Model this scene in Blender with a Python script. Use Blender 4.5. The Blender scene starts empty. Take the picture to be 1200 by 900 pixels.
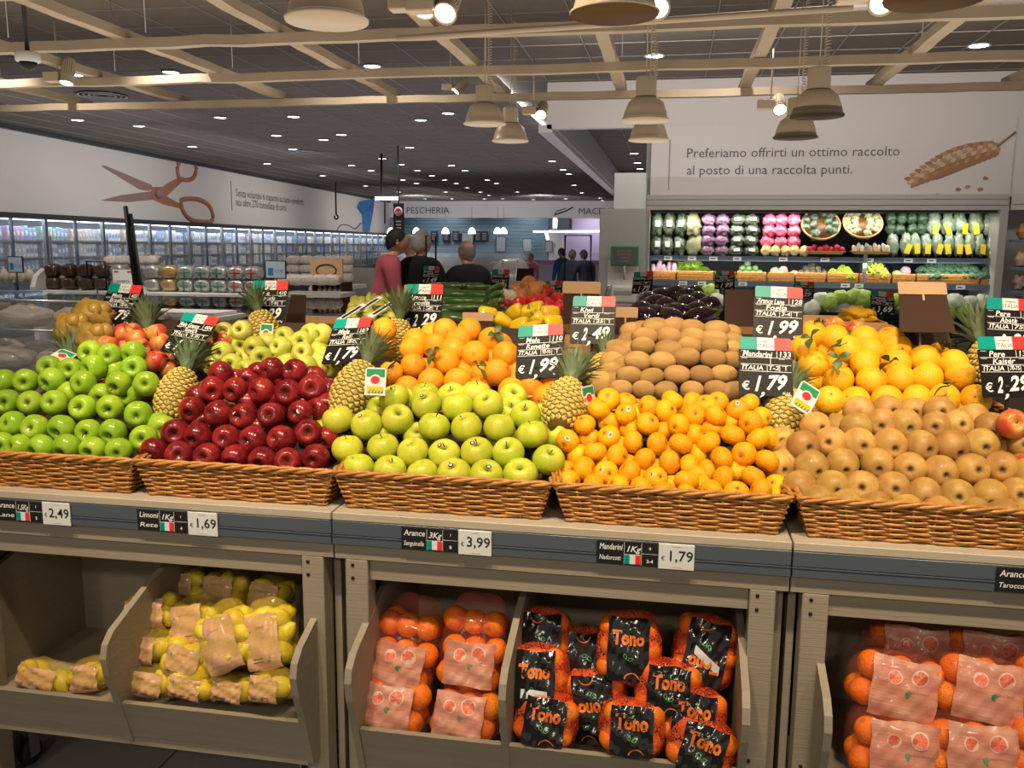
import bpy, bmesh, math, random
from math import sin, cos, pi, radians as RD
from mathutils import Vector, Matrix, Euler
random.seed(7)
SC = bpy.context.scene
COL = SC.collection

# ---------------------------------------------------------------- camera
CAMH, FPX = 1.6, 1020.0
def _basis():
    Y = Vector(((788-600)/FPX, (450-289)/FPX, -1)).normalized()
    d = Vector((1, -0.008, 0)); X = (d - Y*d.dot(Y)).normalized()
    return Matrix((X, Y, X.cross(Y)))
RW = _basis()                                    # camera space -> world
cam = bpy.data.objects.new('camera', bpy.data.cameras.new('camera'))
cam.data.sensor_width = 36; cam.data.lens = FPX/1200*36
cam.data.clip_start = .05; cam.data.clip_end = 200
cam.matrix_world = Matrix.Translation((0, 0, CAMH)) @ RW.to_4x4()
COL.objects.link(cam); SC.camera = cam
CP = Vector((0, 0, CAMH))
def ray(px, py): return RW @ Vector(((px-600)/FPX, (450-py)/FPX, -1))
def onY(px, py, y): r = ray(px, py); return CP + r*(y/r.y)
def onZ(px, py, z): r = ray(px, py); return CP + r*((z-CAMH)/r.z)

# ---------------------------------------------------------------- world and exposure
W = bpy.data.worlds.new('shop_ambient'); SC.world = W; W.use_nodes = True
W.node_tree.nodes['Background'].inputs[0].default_value = (1.0, .90, .80, 1)
W.node_tree.nodes['Background'].inputs[1].default_value = .33
SC.view_settings.view_transform = 'Standard'; SC.view_settings.look = 'None'
SC.view_settings.exposure = 0.0; SC.view_settings.gamma = 1
SC.cycles.max_bounces = 6; SC.cycles.transparent_max_bounces = 16; SC.cycles.sample_clamp_indirect = 4

def spot(loc, target, power, color, angle=60, blend=.6, size=.05):
    l = bpy.data.lights.new('spot_lamp', 'SPOT'); l.energy = power; l.color = color
    l.spot_size = RD(angle); l.spot_blend = blend; l.shadow_soft_size = size
    o = bpy.data.objects.new('spot_lamp', l); COL.objects.link(o); o.location = loc
    o.rotation_euler = (Vector(target)-Vector(loc)).to_track_quat('-Z', 'Y').to_euler()
def area(loc, target, power, color, sx, sy, spread=180):
    l = bpy.data.lights.new('area_lamp', 'AREA'); l.energy = power; l.color = color
    l.shape = 'RECTANGLE'; l.size = sx; l.size_y = sy; l.spread = RD(spread)
    o = bpy.data.objects.new('area_lamp', l); COL.objects.link(o); o.location = loc
    o.rotation_euler = (Vector(target)-Vector(loc)).to_track_quat('-Z', 'Y').to_euler()
WARM = (1, .80, .56); COOL = (.80, .88, 1)
# track spots over the fruit stand (behind and above the customer's head), aimed at the produce
for x in (-1.9, -1.15, -.4, .35, 1.1):
    spot((x+.1, 1.15, 2.75), (x+.1, 2.32, 1.10), 116, WARM, 62, .8, .06)
for x in (-1.5, -.5, .5, 1.5):
    spot((x, 2.2, 2.75), (x, 3.0, 1.2), 66, WARM, 64, .8, .06)
# aisle downlights behind the customer
for x in (-2.2, -.7, .8): spot((x, -1.6, 2.7), (x, 2.0, .35), 60, (1, .88, .72), 62, .9, .12)
spot((-3.0, 2.9, 2.9), (-3.1, 3.8, 1.1), 60, (1, .88, .74), 70, .8, .1)  # spot added to brighten the glass counter, no known lamp there
for x in (-5.0, -3.6): spot((x, 5.6, 3.3), (x, 7.1, 1.1), 130, (1, .92, .84), 60, .8, .1)  # pair of spots added to lift the dim promotion shelves
# rows of ceiling downlights over the aisles
for x in (-8, -5.2, -2.4, .4):
    for y in (6.5, 10.5, 15.5, 22, 30):
        if x > 0 and y == 10.5: continue
        spot((x, y, 3.45), (x, y, 0), 95, (1, .90, .78) if y < 12 else (.93, .92, 1), 125, .7, .08)
area((1.2, 7.6, 3.40), (1.6, 10.6, 2.55), 70, (1, .93, .86), 5.0, .3)  # added area light brightening the wheat sign wall evenly, not a fixture
for yy_, pw in ((10, 30), (16, 30), (23, 36), (31, 40)): area((-6.9, yy_, 3.05), (-11.5, yy_+1, 2.4), pw, (1, .95, .91), 5.5, .3, 80)  # added fill lights for the angled left wall, no fixtures there
# added unseen lights facing up, no real fixtures, to brighten beams and dark ceiling
area((-1.5, 4.6, 2.25), (-1.5, 4.6, 3.5), 115, (1, .85, .68), 8, 4.5)
area((-4.5, 16, 2.4), (-4.5, 16, 3.5), 130, (.95, .90, 1), 11, 14)
# refrigerator top strip light, then two lights added to brighten its lower shelves
area((1.50, 10.02, 1.955), (1.50, 10.24, 1.35), 16, (.98, .98, .95), 3.4, .08)
area((1.50, 9.99, 1.42), (1.50, 10.16, 1.15), 9, (.98, .98, .95), 3.4, .05)
area((1.50, 9.97, 1.155), (1.50, 10.1, .9), 7, (.98, .98, .95), 3.4, .05)

# ---------------------------------------------------------------- materials
def mat(name, col, rough=.6, metal=0, noise=0, nscale=8, col2=None, bump=0, bscale=60, stretch=None,
        emit=None, estr=0, coat=0, var=0, alpha=1, trans=0, ior=1.45, sheen=0, spec=.5):
    m = bpy.data.materials.new(name); m.use_nodes = True
    nt = m.node_tree; N = nt.nodes; L = nt.links; b = N['Principled BSDF']
    b.inputs['Roughness'].default_value = rough; b.inputs['Metallic'].default_value = metal
    b.inputs['Coat Weight'].default_value = coat; b.inputs['Coat Roughness'].default_value = .12
    b.inputs['Alpha'].default_value = alpha; b.inputs['Transmission Weight'].default_value = trans
    b.inputs['IOR'].default_value = ior; b.inputs['Specular IOR Level'].default_value = spec
    b.inputs['Sheen Weight'].default_value = sheen
    c = (*col, 1); c2 = (*(col2 or tuple(x*.6 for x in col)), 1)
    tc = N.new('ShaderNodeTexCoord'); src = tc.outputs['Object']
    if stretch:
        mp = N.new('ShaderNodeMapping'); L.new(src, mp.inputs[0]); mp.inputs['Scale'].default_value = stretch; src = mp.outputs[0]
    out = None
    if noise or col2:
        nz = N.new('ShaderNodeTexNoise'); nz.inputs['Scale'].default_value = nscale; nz.inputs['Detail'].default_value = 5
        L.new(src, nz.inputs['Vector'])
        rp = N.new('ShaderNodeValToRGB'); w = .5-.45*(noise or .5)
        rp.color_ramp.elements[0].position = .30; rp.color_ramp.elements[1].position = .70
        rp.color_ramp.elements[0].color = tuple(c[i]+(c2[i]-c[i])*(noise or 1) for i in range(3))+(1,); rp.color_ramp.elements[1].color = c
        L.new(nz.outputs['Fac'], rp.inputs[0]); out = rp.outputs[0]
    if var:
        oi = N.new('ShaderNodeObjectInfo'); hs = N.new('ShaderNodeHueSaturation')
        mr = N.new('ShaderNodeMapRange'); mr.inputs['To Min'].default_value = .5-.10*var; mr.inputs['To Max'].default_value = .5+.08*var
        mv = N.new('ShaderNodeMapRange'); mv.inputs['To Min'].default_value = 1-.35*var; mv.inputs['To Max'].default_value = 1+.25*var
        ml = N.new('ShaderNodeMath'); ml.operation = 'MULTIPLY'; ml.inputs[1].default_value = 7.3
        fr = N.new('ShaderNodeMath'); fr.operation = 'FRACT'
        L.new(oi.outputs['Random'], mr.inputs['Value']); L.new(oi.outputs['Random'], ml.inputs[0]); L.new(ml.outputs[0], fr.inputs[0])
        L.new(fr.outputs[0], mv.inputs['Value'])
        L.new(mr.outputs[0], hs.inputs['Hue']); L.new(mv.outputs[0], hs.inputs['Value'])
        if out: L.new(out, hs.inputs['Color'])
        else: hs.inputs['Color'].default_value = c
        out = hs.outputs[0]
    if out: L.new(out, b.inputs['Base Color'])
    else: b.inputs['Base Color'].default_value = c
    if emit: b.inputs['Emission Color'].default_value = (*emit, 1); b.inputs['Emission Strength'].default_value = estr
    if bump:
        n2 = N.new('ShaderNodeTexNoise'); n2.inputs['Scale'].default_value = bscale; n2.inputs['Detail'].default_value = 3
        L.new(src, n2.inputs['Vector']); bp = N.new('ShaderNodeBump'); bp.inputs['Strength'].default_value = bump
        bp.inputs['Distance'].default_value = .004; L.new(n2.outputs['Fac'], bp.inputs['Height']); L.new(bp.outputs[0], b.inputs['Normal'])
    return m

def fruit_mat(name, base, second, pole, rough=.3, coat=.3, streak=3.0, var=.25, dots=None, bump=.05, bscale=120, mixlo=.42, mixhi=.62):
    """fruit skin: two tones in broad blotches/streaks, a third tone round the stalk hollow, optional pale dots"""
    m = bpy.data.materials.new(name); m.use_nodes = True
    nt = m.node_tree; N = nt.nodes; L = nt.links; b = N['Principled BSDF']
    b.inputs['Roughness'].default_value = rough; b.inputs['Coat Weight'].default_value = coat*.4; b.inputs['Coat Roughness'].default_value = .12; b.inputs['Specular IOR Level'].default_value = .32
    tc = N.new('ShaderNodeTexCoord'); oi = N.new('ShaderNodeObjectInfo')
    ad = N.new('ShaderNodeVectorMath'); ad.operation = 'ADD'; L.new(tc.outputs['Object'], ad.inputs[0])
    ml = N.new('ShaderNodeVectorMath'); ml.operation = 'SCALE'; ml.inputs['Scale'].default_value = 30
    cx = N.new('ShaderNodeCombineXYZ')
    for i in range(3): L.new(oi.outputs['Random'], cx.inputs[i])
    L.new(cx.outputs[0], ml.inputs[0]); L.new(ml.outputs[0], ad.inputs[1])
    mp = N.new('ShaderNodeMapping'); mp.inputs['Scale'].default_value = (22, 22, 22/streak); L.new(ad.outputs[0], mp.inputs[0])
    nz = N.new('ShaderNodeTexNoise'); nz.inputs['Scale'].default_value = 1; nz.inputs['Detail'].default_value = 4; L.new(mp.outputs[0], nz.inputs['Vector'])
    rp = N.new('ShaderNodeValToRGB'); rp.color_ramp.elements[0].position = mixlo; rp.color_ramp.elements[1].position = mixhi
    rp.color_ramp.elements[0].color = (*base, 1); rp.color_ramp.elements[1].color = (*second, 1); L.new(nz.outputs['Fac'], rp.inputs[0])
    # stalk hollow tone: distance from the axis near the top
    sx = N.new('ShaderNodeSeparateXYZ'); L.new(tc.outputs['Object'], sx.inputs[0])
    x2 = N.new('ShaderNodeVectorMath'); x2.operation = 'MULTIPLY'; x2.inputs[1].default_value = (1, 1, 0); L.new(tc.outputs['Object'], x2.inputs[0])
    ln = N.new('ShaderNodeVectorMath'); ln.operation = 'LENGTH'; L.new(x2.outputs[0], ln.inputs[0])
    mr = N.new('ShaderNodeMapRange'); mr.inputs['From Min'].default_value = .012; mr.inputs['From Max'].default_value = .003; L.new(ln.outputs['Value'], mr.inputs['Value'])
    mx = N.new('ShaderNodeMix'); mx.data_type = 'RGBA'; L.new(mr.outputs[0], mx.inputs['Factor']); L.new(rp.outputs[0], mx.inputs['A']); mx.inputs['B'].default_value = (*pole, 1)
    out = mx.outputs['Result']
    if dots:
        vo = N.new('ShaderNodeTexVoronoi'); vo.inputs['Scale'].default_value = 150; L.new(tc.outputs['Object'], vo.inputs['Vector'])
        lt = N.new('ShaderNodeMath'); lt.operation = 'LESS_THAN'; lt.inputs[1].default_value = .13; L.new(vo.outputs['Distance'], lt.inputs[0])
        m2 = N.new('ShaderNodeMix'); m2.data_type = 'RGBA'; L.new(lt.outputs[0], m2.inputs['Factor']); L.new(out, m2.inputs['A']); m2.inputs['B'].default_value = (*dots, 1)
        out = m2.outputs['Result']
    hs = N.new('ShaderNodeHueSaturation'); r1 = N.new('ShaderNodeMapRange'); r2 = N.new('ShaderNodeMapRange')
    r1.inputs['To Min'].default_value = .5-.03*var; r1.inputs['To Max'].default_value = .5+.03*var
    r2.inputs['To Min'].default_value = 1-.6*var; r2.inputs['To Max'].default_value = 1+.35*var
    k = N.new('ShaderNodeMath'); k.operation = 'MULTIPLY'; k.inputs[1].default_value = 9.7; fr = N.new('ShaderNodeMath'); fr.operation = 'FRACT'
    L.new(oi.outputs['Random'], r1.inputs['Value']); L.new(oi.outputs['Random'], k.inputs[0]); L.new(k.outputs[0], fr.inputs[0]); L.new(fr.outputs[0], r2.inputs['Value'])
    L.new(r1.outputs[0], hs.inputs['Hue']); L.new(r2.outputs[0], hs.inputs['Value']); L.new(out, hs.inputs['Color']); L.new(hs.outputs[0], b.inputs['Base Color'])
    n2 = N.new('ShaderNodeTexNoise'); n2.inputs['Scale'].default_value = bscale; L.new(tc.outputs['Object'], n2.inputs['Vector'])
    bp = N.new('ShaderNodeBump'); bp.inputs['Strength'].default_value = bump*4; bp.inputs['Distance'].default_value = .002
    L.new(n2.outputs['Fac'], bp.inputs['Height']); L.new(bp.outputs[0], b.inputs['Normal'])
    return m

def film_mat(name, col, alpha=.3, rough=.15):
    return mat(name, col, rough=.12, alpha=alpha, bump=1.0, bscale=22, coat=1)

def net_mat(name, col, scale=260):
    """knitted plastic net: real holes between the threads"""
    m = mat(name, col, rough=.4); nt = m.node_tree; N = nt.nodes; L = nt.links
    tc = N.new('ShaderNodeTexCoord'); vo = N.new('ShaderNodeTexVoronoi'); vo.feature = 'DISTANCE_TO_EDGE'; vo.inputs['Scale'].default_value = scale
    L.new(tc.outputs['Object'], vo.inputs['Vector']); lt = N.new('ShaderNodeMath'); lt.operation = 'LESS_THAN'; lt.inputs[1].default_value = .09
    L.new(vo.outputs['Distance'], lt.inputs[0]); L.new(lt.outputs[0], N['Principled BSDF'].inputs['Alpha'])
    return m

M = {}
M['oakpaint'] = mat('greige_painted_wood', (.34, .29, .215), .55, noise=.5, nscale=5, col2=(.27, .225, .16), stretch=(.6, 3, 14), bump=.25, bscale=20)
M['oaklip'] = mat('pale_greige_wood', (.50, .43, .33), .5, noise=.5, nscale=6, col2=(.40, .34, .25), stretch=(.6, 6, 14), bump=.15, bscale=20)
M['screw'] = mat('dark_screw', (.03, .025, .02), .5, .6)
M['rail'] = mat('blue_grey_plastic_rail', (.085, .105, .125), .28, coat=.2)
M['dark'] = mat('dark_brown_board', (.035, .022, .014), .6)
M['boardbrown'] = mat('brown_board_panel', (.045, .020, .010), .6, noise=.3, nscale=9, spec=.2)
M['kraft'] = mat('kraft_card', (.50, .31, .17), .7, noise=.3, nscale=14)
M['tanwood'] = mat('thin_tan_crate_wood', (.62, .36, .15), .6, noise=.6, nscale=5, col2=(.48, .26, .10), stretch=(1, 3, 10))
M['wicker'] = mat('honey_wicker', (.62, .29, .07), .36, noise=.9, nscale=40, col2=(.36, .14, .025), bump=.4, bscale=180, coat=.2)
M['wickerdark'] = mat('dark_wicker', (.20, .085, .022), .5, noise=.6, nscale=30)
M['stem'] = mat('dry_brown_stalk', (.09, .05, .02), .7)
M['leaf'] = mat('citrus_leaf', (.05, .11, .022), .4, noise=.6, nscale=40, col2=(.10, .13, .03))
M['pineleaf'] = mat('pineapple_crown_leaf', (.20, .26, .13), .5, noise=.8, nscale=30, col2=(.08, .13, .06), var=.2)
M['white'] = mat('white_print', (.75, .75, .73), .5)
M['chalk'] = mat('white_marker', (.85, .85, .82), .5)
M['black'] = mat('black_matte', (.012, .012, .012), .5)
M['blackgloss'] = mat('black_gloss_board', (.010, .009, .008), .42, spec=.25)
M['green'] = mat('flag_teal_green', (.0, .30, .24), .35)
M['flagw'] = mat('flag_white', (.78, .78, .76), .35)
M['red'] = mat('flag_red', (.80, .045, .04), .35)
M['greenprint'] = mat('green_print', (.02, .28, .11), .5)
M['redprint'] = mat('red_print', (.62, .03, .04), .5)
M['tag'] = mat('white_price_tag', (.72, .73, .72), .4)
M['ink'] = mat('dark_ink', (.02, .02, .022), .6)
M['greyink'] = mat('grey_ink', (.10, .095, .095), .6)
M['floor'] = mat('grey_floor_tile', (.30, .29, .27), .35, noise=.5, nscale=2.5, bump=.05)
M['grout'] = mat('dark_grout', (.12, .115, .11), .8)
M['wallw'] = mat('white_wall_panel', (.66, .625, .60), .6, noise=.12, nscale=.8)
M['wallpink'] = mat('warm_white_sign_panel', (.68, .63, .60), .55, noise=.12, nscale=.7)
M['wallgrey'] = mat('light_grey_panel', (.36, .36, .345), .6, noise=.15, nscale=1.5)
M['ceil'] = mat('charcoal_ceiling_tile', (.20, .165, .138), .8, noise=.25, nscale=8, var=.12)
M['ceilgrid'] = mat('ceiling_grid_bar', (.27, .255, .245), .5)
M['beam'] = mat('pale_timber_beam', (.40, .33, .24), .6, noise=.7, nscale=3, col2=(.29, .23, .16), stretch=(1, 1, 1), bump=.4, bscale=16)
M['cream'] = mat('cream_lamp_enamel', (.42, .35, .26), .4)
M['lampin'] = mat('warm_lamp_inside', (.80, .60, .36), .5)
M['bulb'] = mat('lit_bulb', (1, 1, 1), .5, emit=(1, .93, .80), estr=14)
M['downlit'] = mat('lit_downlight', (1, 1, 1), .5, emit=(1, .98, .96), estr=9)
M['led'] = mat('led_strip', (1, 1, 1), .5, emit=(.85, .92, 1), estr=7)
M['ledviolet'] = mat('violet_led_strip', (1, 1, 1), .5, emit=(.85, .78, 1), estr=3)
M['ringw'] = mat('white_trim_ring', (.55, .54, .53), .4)
M['metal'] = mat('brushed_steel', (.45, .46, .47), .3, .9)
M['alu'] = mat('pale_aluminium_frame', (.42, .40, .375), .4, .3)
M['fridgein'] = mat('dark_fridge_lining', (.045, .05, .055), .5)
M['shelf'] = mat('blue_grey_shelf_edge', (.10, .125, .165), .35, .1)
M['freezin'] = mat('white_freezer_lining', (.26, .30, .37), .5)
M['glass'] = mat('clear_glass', (.85, .92, .95), .03, alpha=.10, spec=.6)
M['shelfw'] = mat('white_metal_shelf', (.58, .58, .57), .4)
M['rubber'] = mat('black_rubber', (.02, .02, .02), .7)
M['paper'] = mat('peach_paper_band', (.74, .44, .25), .55, noise=.8, nscale=9, col2=(.56, .30, .15), stretch=(1, 2, 16), bump=.2, bscale=30)
M['paperred'] = mat('pink_paper_band', (.70, .36, .25), .42, noise=.8, nscale=7, col2=(.50, .19, .12), stretch=(1, 2, 16), bump=.25, bscale=30, coat=.4)
M['lemon'] = fruit_mat('lemon_skin', (.82, .60, .03), (.74, .62, .05), (.60, .55, .10), rough=.35, var=.15, bump=.15, bscale=260)
M['filmy'] = film_mat('yellow_net_film', (.85, .62, .08), .24)
M['filmr'] = film_mat('pink_bag_film', (.9, .20, .11), .12)
M['netr'] = net_mat('red_net', (.80, .10, .03), 190)
M['filmk'] = mat('black_film_band', (.012, .011, .012), .16, bump=.7, bscale=22, coat=.6)
M['orprint'] = mat('orange_print', (.80, .19, .02), .5)
M['grprint'] = mat('leaf_green_print', (.10, .48, .10), .5)
M['orslice'] = mat('printed_orange_flesh', (.78, .10, .05), .5, noise=.7, nscale=60, col2=(.85, .30, .16))
M['rind'] = mat('printed_orange_rind', (.82, .62, .48), .5)
# fruit
M['gapple'] = fruit_mat('green_apple_skin', (.25, .44, .018), (.36, .55, .035), (.06, .11, .01), .24, .4, 2, .25, dots=(.50, .62, .16))
M['rapple'] = fruit_mat('dark_red_apple_skin', (.15, .008, .012), (.30, .018, .018), (.10, .03, .012), .22, .5, 5, .14, dots=(.45, .12, .08))
M['yapple'] = fruit_mat('yellow_green_apple_skin', (.47, .53, .03), (.62, .60, .06), (.14, .12, .03), .36, .2, 2, .22, dots=(.26, .30, .05))
M['mandarin'] = fruit_mat('mandarin_skin', (.94, .40, .004), (.96, .50, .008), (.70, .22, .01), .30, .25, 1, .18, bump=.35, bscale=300)
M['orange'] = fruit_mat('orange_skin', (.90, .33, .012), (.95, .42, .02), (.75, .28, .02), .36, .2, 1, .18, bump=.3, bscale=320)
M['yorange'] = fruit_mat('golden_orange_skin', (.93, .45, .012), (.95, .50, .02), (.70, .36, .03), .36, .2, 1, .12, bump=.3, bscale=320)
M['bagorange'] = fruit_mat('deep_orange_skin', (.88, .16, .008), (.92, .24, .01), (.6, .14, .01), .35, .2, 1, .15, bump=.3, bscale=320)
M['pear'] = fruit_mat('russet_pear_skin', (.42, .225, .055), (.58, .34, .09), (.07, .035, .015), .45, .12, 1.3, .3, dots=(.26, .13, .04))
M['kiwi'] = fruit_mat('kiwi_skin', (.38, .21, .065), (.50, .30, .10), (.14, .07, .03), .65, 0, 2.5, .28, bump=.3, bscale=500)
M['ggold'] = fruit_mat('pale_green_apple_skin', (.48, .50, .06), (.62, .59, .11), (.12, .09, .03), .36, .2, 2, .3, dots=(.38, .34, .10))
M['gala'] = fruit_mat('red_yellow_apple_skin', (.60, .06, .035), (.78, .44, .10), (.60, .42, .10), .25, .4, 3, .3, mixlo=.40, mixhi=.66)
M['pine'] = mat('pineapple_eye', (.72, .52, .11), .45, noise=.8, nscale=70, col2=(.46, .38, .08), bump=.3, bscale=120)
M['pinegap'] = mat('pineapple_groove', (.16, .11, .03), .7)
M['bagnet'] = mat('yellow_brown_mesh_bag', (.44, .27, .045), .4, noise=.6, nscale=14, col2=(.26, .15, .03), bump=.6, bscale=40, coat=.3)
M['auber'] = mat('aubergine_skin', (.016, .005, .014), .10, coat=.8)
M['calyx'] = mat('green_calyx', (.10, .17, .04), .6)
M['zucch'] = mat('courgette_skin', (.028, .085, .015), .25, noise=.7, nscale=50, col2=(.06, .15, .03), coat=.4, var=.2)
M['ypep'] = mat('yellow_pepper_skin', (.86, .52, .012), .12, coat=.7, var=.1)
M['rpep'] = mat('red_pepper_skin', (.62, .012, .012), .12, coat=.7, var=.1)
M['onion'] = mat('copper_onion_skin', (.62, .22, .07), .35, noise=.6, nscale=30, col2=(.72, .33, .13), var=.15)
M['garlic'] = mat('white_bulb_skin', (.70, .62, .50), .5, noise=.4, nscale=30)
M['radish'] = mat('radish_skin', (.5, .02, .05), .3)

# ---------------------------------------------------------------- mesh builder
class MB:
    def __init__(s): s.v = []; s.f = []; s.mi = []; s.sm = []
    def add(s, vs, fs, mi=0, smooth=False, X=None):
        o = len(s.v)
        s.v += [tuple(X @ Vector(p)) for p in vs] if X is not None else [tuple(p) for p in vs]
        for i, f in enumerate(fs): s.f.append([o+k for k in f]); s.mi.append(mi[i] if isinstance(mi, list) else mi); s.sm.append(smooth)
        return s
    def box(s, x0, x1, y0, y1, z0, z1, mi=0, X=None, b=0):
        if b:
            # chamfered box: each face inset by b
            P = []
            for ax in range(3):
                pass
            vs = []; idx = {}
            xs, ys, zs = (x0, x1), (y0, y1), (z0, z1)
            for i in (0, 1):
                for j in (0, 1):
                    for k in (0, 1):
                        sx, sy, sz = (1, -1)[i], (1, -1)[j], (1, -1)[k]
                        for a in range(3):
                            d = [b*sx, b*sy, b*sz]; d[a] = 0
                            idx[(i, j, k, a)] = len(vs); vs.append((xs[i]+d[0], ys[j]+d[1], zs[k]+d[2]))
            fs = []
            def F(*q): fs.append([idx[t] for t in q])
            for i in (0, 1): F((i,0,0,0),(i,1,0,0),(i,1,1,0),(i,0,1,0))
            for j in (0, 1): F((0,j,0,1),(1,j,0,1),(1,j,1,1),(0,j,1,1))
            for k in (0, 1): F((0,0,k,2),(1,0,k,2),(1,1,k,2),(0,1,k,2))
            for i in (0, 1):
                for j in (0, 1): F((i,j,0,0),(i,j,1,0),(i,j,1,1),(i,j,0,1))
                for k in (0, 1): F((i,0,k,0),(i,1,k,0),(i,1,k,2),(i,0,k,2))
            for j in (0, 1):
                for k in (0, 1): F((0,j,k,1),(1,j,k,1),(1,j,k,2),(0,j,k,2))
            for i in (0, 1):
                for j in (0, 1):
                    for k in (0, 1): F((i,j,k,0),(i,j,k,1),(i,j,k,2))
            return s.add(vs, fs, mi, False, X)
        vs = [(x, y, z) for x in (x0, x1) for y in (y0, y1) for z in (z0, z1)]
        fs = [(0,1,3,2),(4,6,7,5),(0,4,5,1),(2,3,7,6),(0,2,6,4),(1,5,7,3)]
        return s.add(vs, fs, mi, False, X)
    def lathe(s, prof, n=20, mi=0, X=None, lobe=None, smooth=True):
        vs = []; fs = []; m = len(prof)
        for i, (r, z) in enumerate(prof):
            for k in range(n):
                a = 2*pi*k/n; q = r*(lobe(a, i/(m-1)) if lobe else 1); vs.append((q*cos(a), q*sin(a), z))
        for i in range(m-1):
            for k in range(n): fs.append((i*n+k, i*n+(k+1) % n, (i+1)*n+(k+1) % n, (i+1)*n+k))
        if prof[0][0] > 1e-5: fs.append(tuple(range(n))[::-1])
        if prof[-1][0] > 1e-5: fs.append(tuple((m-1)*n+k for k in range(n)))
        return s.add(vs, fs, mi, smooth, X)
    def tube(s, pts, rad, n=6, mi=0, X=None, caps=True, closed=False):
        pts = [Vector(p) for p in pts]; m = len(pts); vs = []; fs = []
        if not isinstance(rad, (list, tuple)): rad = [rad]*m
        up = Vector((0, 0, 1))
        for i, p in enumerate(pts):
            if closed: t = pts[(i+1) % m]-pts[i-1]
            else: t = pts[min(i+1, m-1)]-pts[max(i-1, 0)]
            t.normalize()
            u = up if abs(t.dot(up)) < .95 else Vector((0, 1, 0))
            a = t.cross(u).normalized(); b = a.cross(t)
            for k in range(n):
                w = 2*pi*k/n; vs.append(p+a*(rad[i]*cos(w))+b*(rad[i]*sin(w)))
        for i in range(m if closed else m-1):
            j = (i+1) % m
            for k in range(n): fs.append((i*n+k, i*n+(k+1) % n, j*n+(k+1) % n, j*n+k))
        if caps and not closed: fs.append(tuple(range(n))[::-1]); fs.append(tuple((m-1)*n+k for k in range(n)))
        return s.add(vs, fs, mi, True, X)
    def ball(s, c, r, n=14, m=9, mi=0, X=None):
        if not isinstance(r, (tuple, list)): r = (r, r, r)
        vs = []; fs = []
        for i in range(m+1):
            t = pi*i/m
            for k in range(n): a = 2*pi*k/n; vs.append((c[0]+r[0]*sin(t)*cos(a), c[1]+r[1]*sin(t)*sin(a), c[2]+r[2]*cos(t)))
        for i in range(m):
            for k in range(n): fs.append((i*n+k, (i+1)*n+k, (i+1)*n+(k+1) % n, i*n+(k+1) % n))
        return s.add(vs, fs, mi, True, X)
    def prism(s, pts, y0, y1, mi=0, X=None):
        """outline in x,z extruded along y"""
        n = len(pts); vs = [(x, y0, z) for x, z in pts]+[(x, y1, z) for x, z in pts]
        fs = [tuple(range(n)), tuple(range(2*n-1, n-1, -1))]+[(i, i+n, (i+1) % n+n, (i+1) % n) for i in range(n)]
        return s.add(vs, fs, mi, False, X)
    def mesh(s, name, mats):
        me = bpy.data.meshes.new(name); me.from_pydata(s.v, [], s.f)
        for m in (mats if isinstance(mats, (list, tuple)) else [mats]): me.materials.append(M[m] if isinstance(m, str) else m)
        me.polygons.foreach_set('material_index', s.mi); me.polygons.foreach_set('use_smooth', s.sm)
        bm = bmesh.new(); bm.from_mesh(me); bmesh.ops.recalc_face_normals(bm, faces=bm.faces); bm.to_mesh(me); bm.free()
        me.update(); return me

def ob(name, me, parent=None, loc=(0, 0, 0), rot=None, mats=None):
    if isinstance(me, MB): me = me.mesh(name, mats)
    o = bpy.data.objects.new(name, me); COL.objects.link(o); o.location = loc
    if rot is not None: o.rotation_euler = rot
    if parent: o.parent = parent
    return o
def tag(o, label=None, cat=None, group=None, kind=None):
    if label: o['label'] = label
    if cat: o['category'] = cat
    if group: o['group'] = group
    if kind: o['kind'] = kind
    return o
def empty(name, loc=(0, 0, 0), rz=0, label=None, cat=None, group=None):
    o = bpy.data.objects.new(name, None); COL.objects.link(o); o.location = loc; o.rotation_euler = (0, 0, rz); o.empty_display_size = .05
    return tag(o, label, cat, group)
def copy_tree(o, parent=None):
    c = o.copy(); COL.objects.link(c)
    if parent: c.parent = parent
    for ch in o.children: copy_tree(ch, c)
    return c
def aim(axis, spin=None):
    q = Vector(axis).to_track_quat('Z', 'Y').to_matrix().to_4x4()
    return q @ Matrix.Rotation(random.uniform(0, 2*pi) if spin is None else spin, 4, 'Z')
ORD = ['first', 'second', 'third', 'fourth', 'fifth', 'sixth', 'seventh', 'eighth', 'ninth', 'tenth', 'eleventh', 'twelfth',
       'thirteenth', 'fourteenth', 'fifteenth', 'sixteenth', 'seventeenth', 'eighteenth', 'nineteenth', 'twentieth']
def ordn(i):
    if i < 20: return ORD[i]
    t = (i+1)//10; return ('twent', 'thirt', 'fort', 'fift')[t-2]+('ieth' if (i+1) % 10 == 0 else 'y-'+ORD[(i+1) % 10-1])

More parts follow.
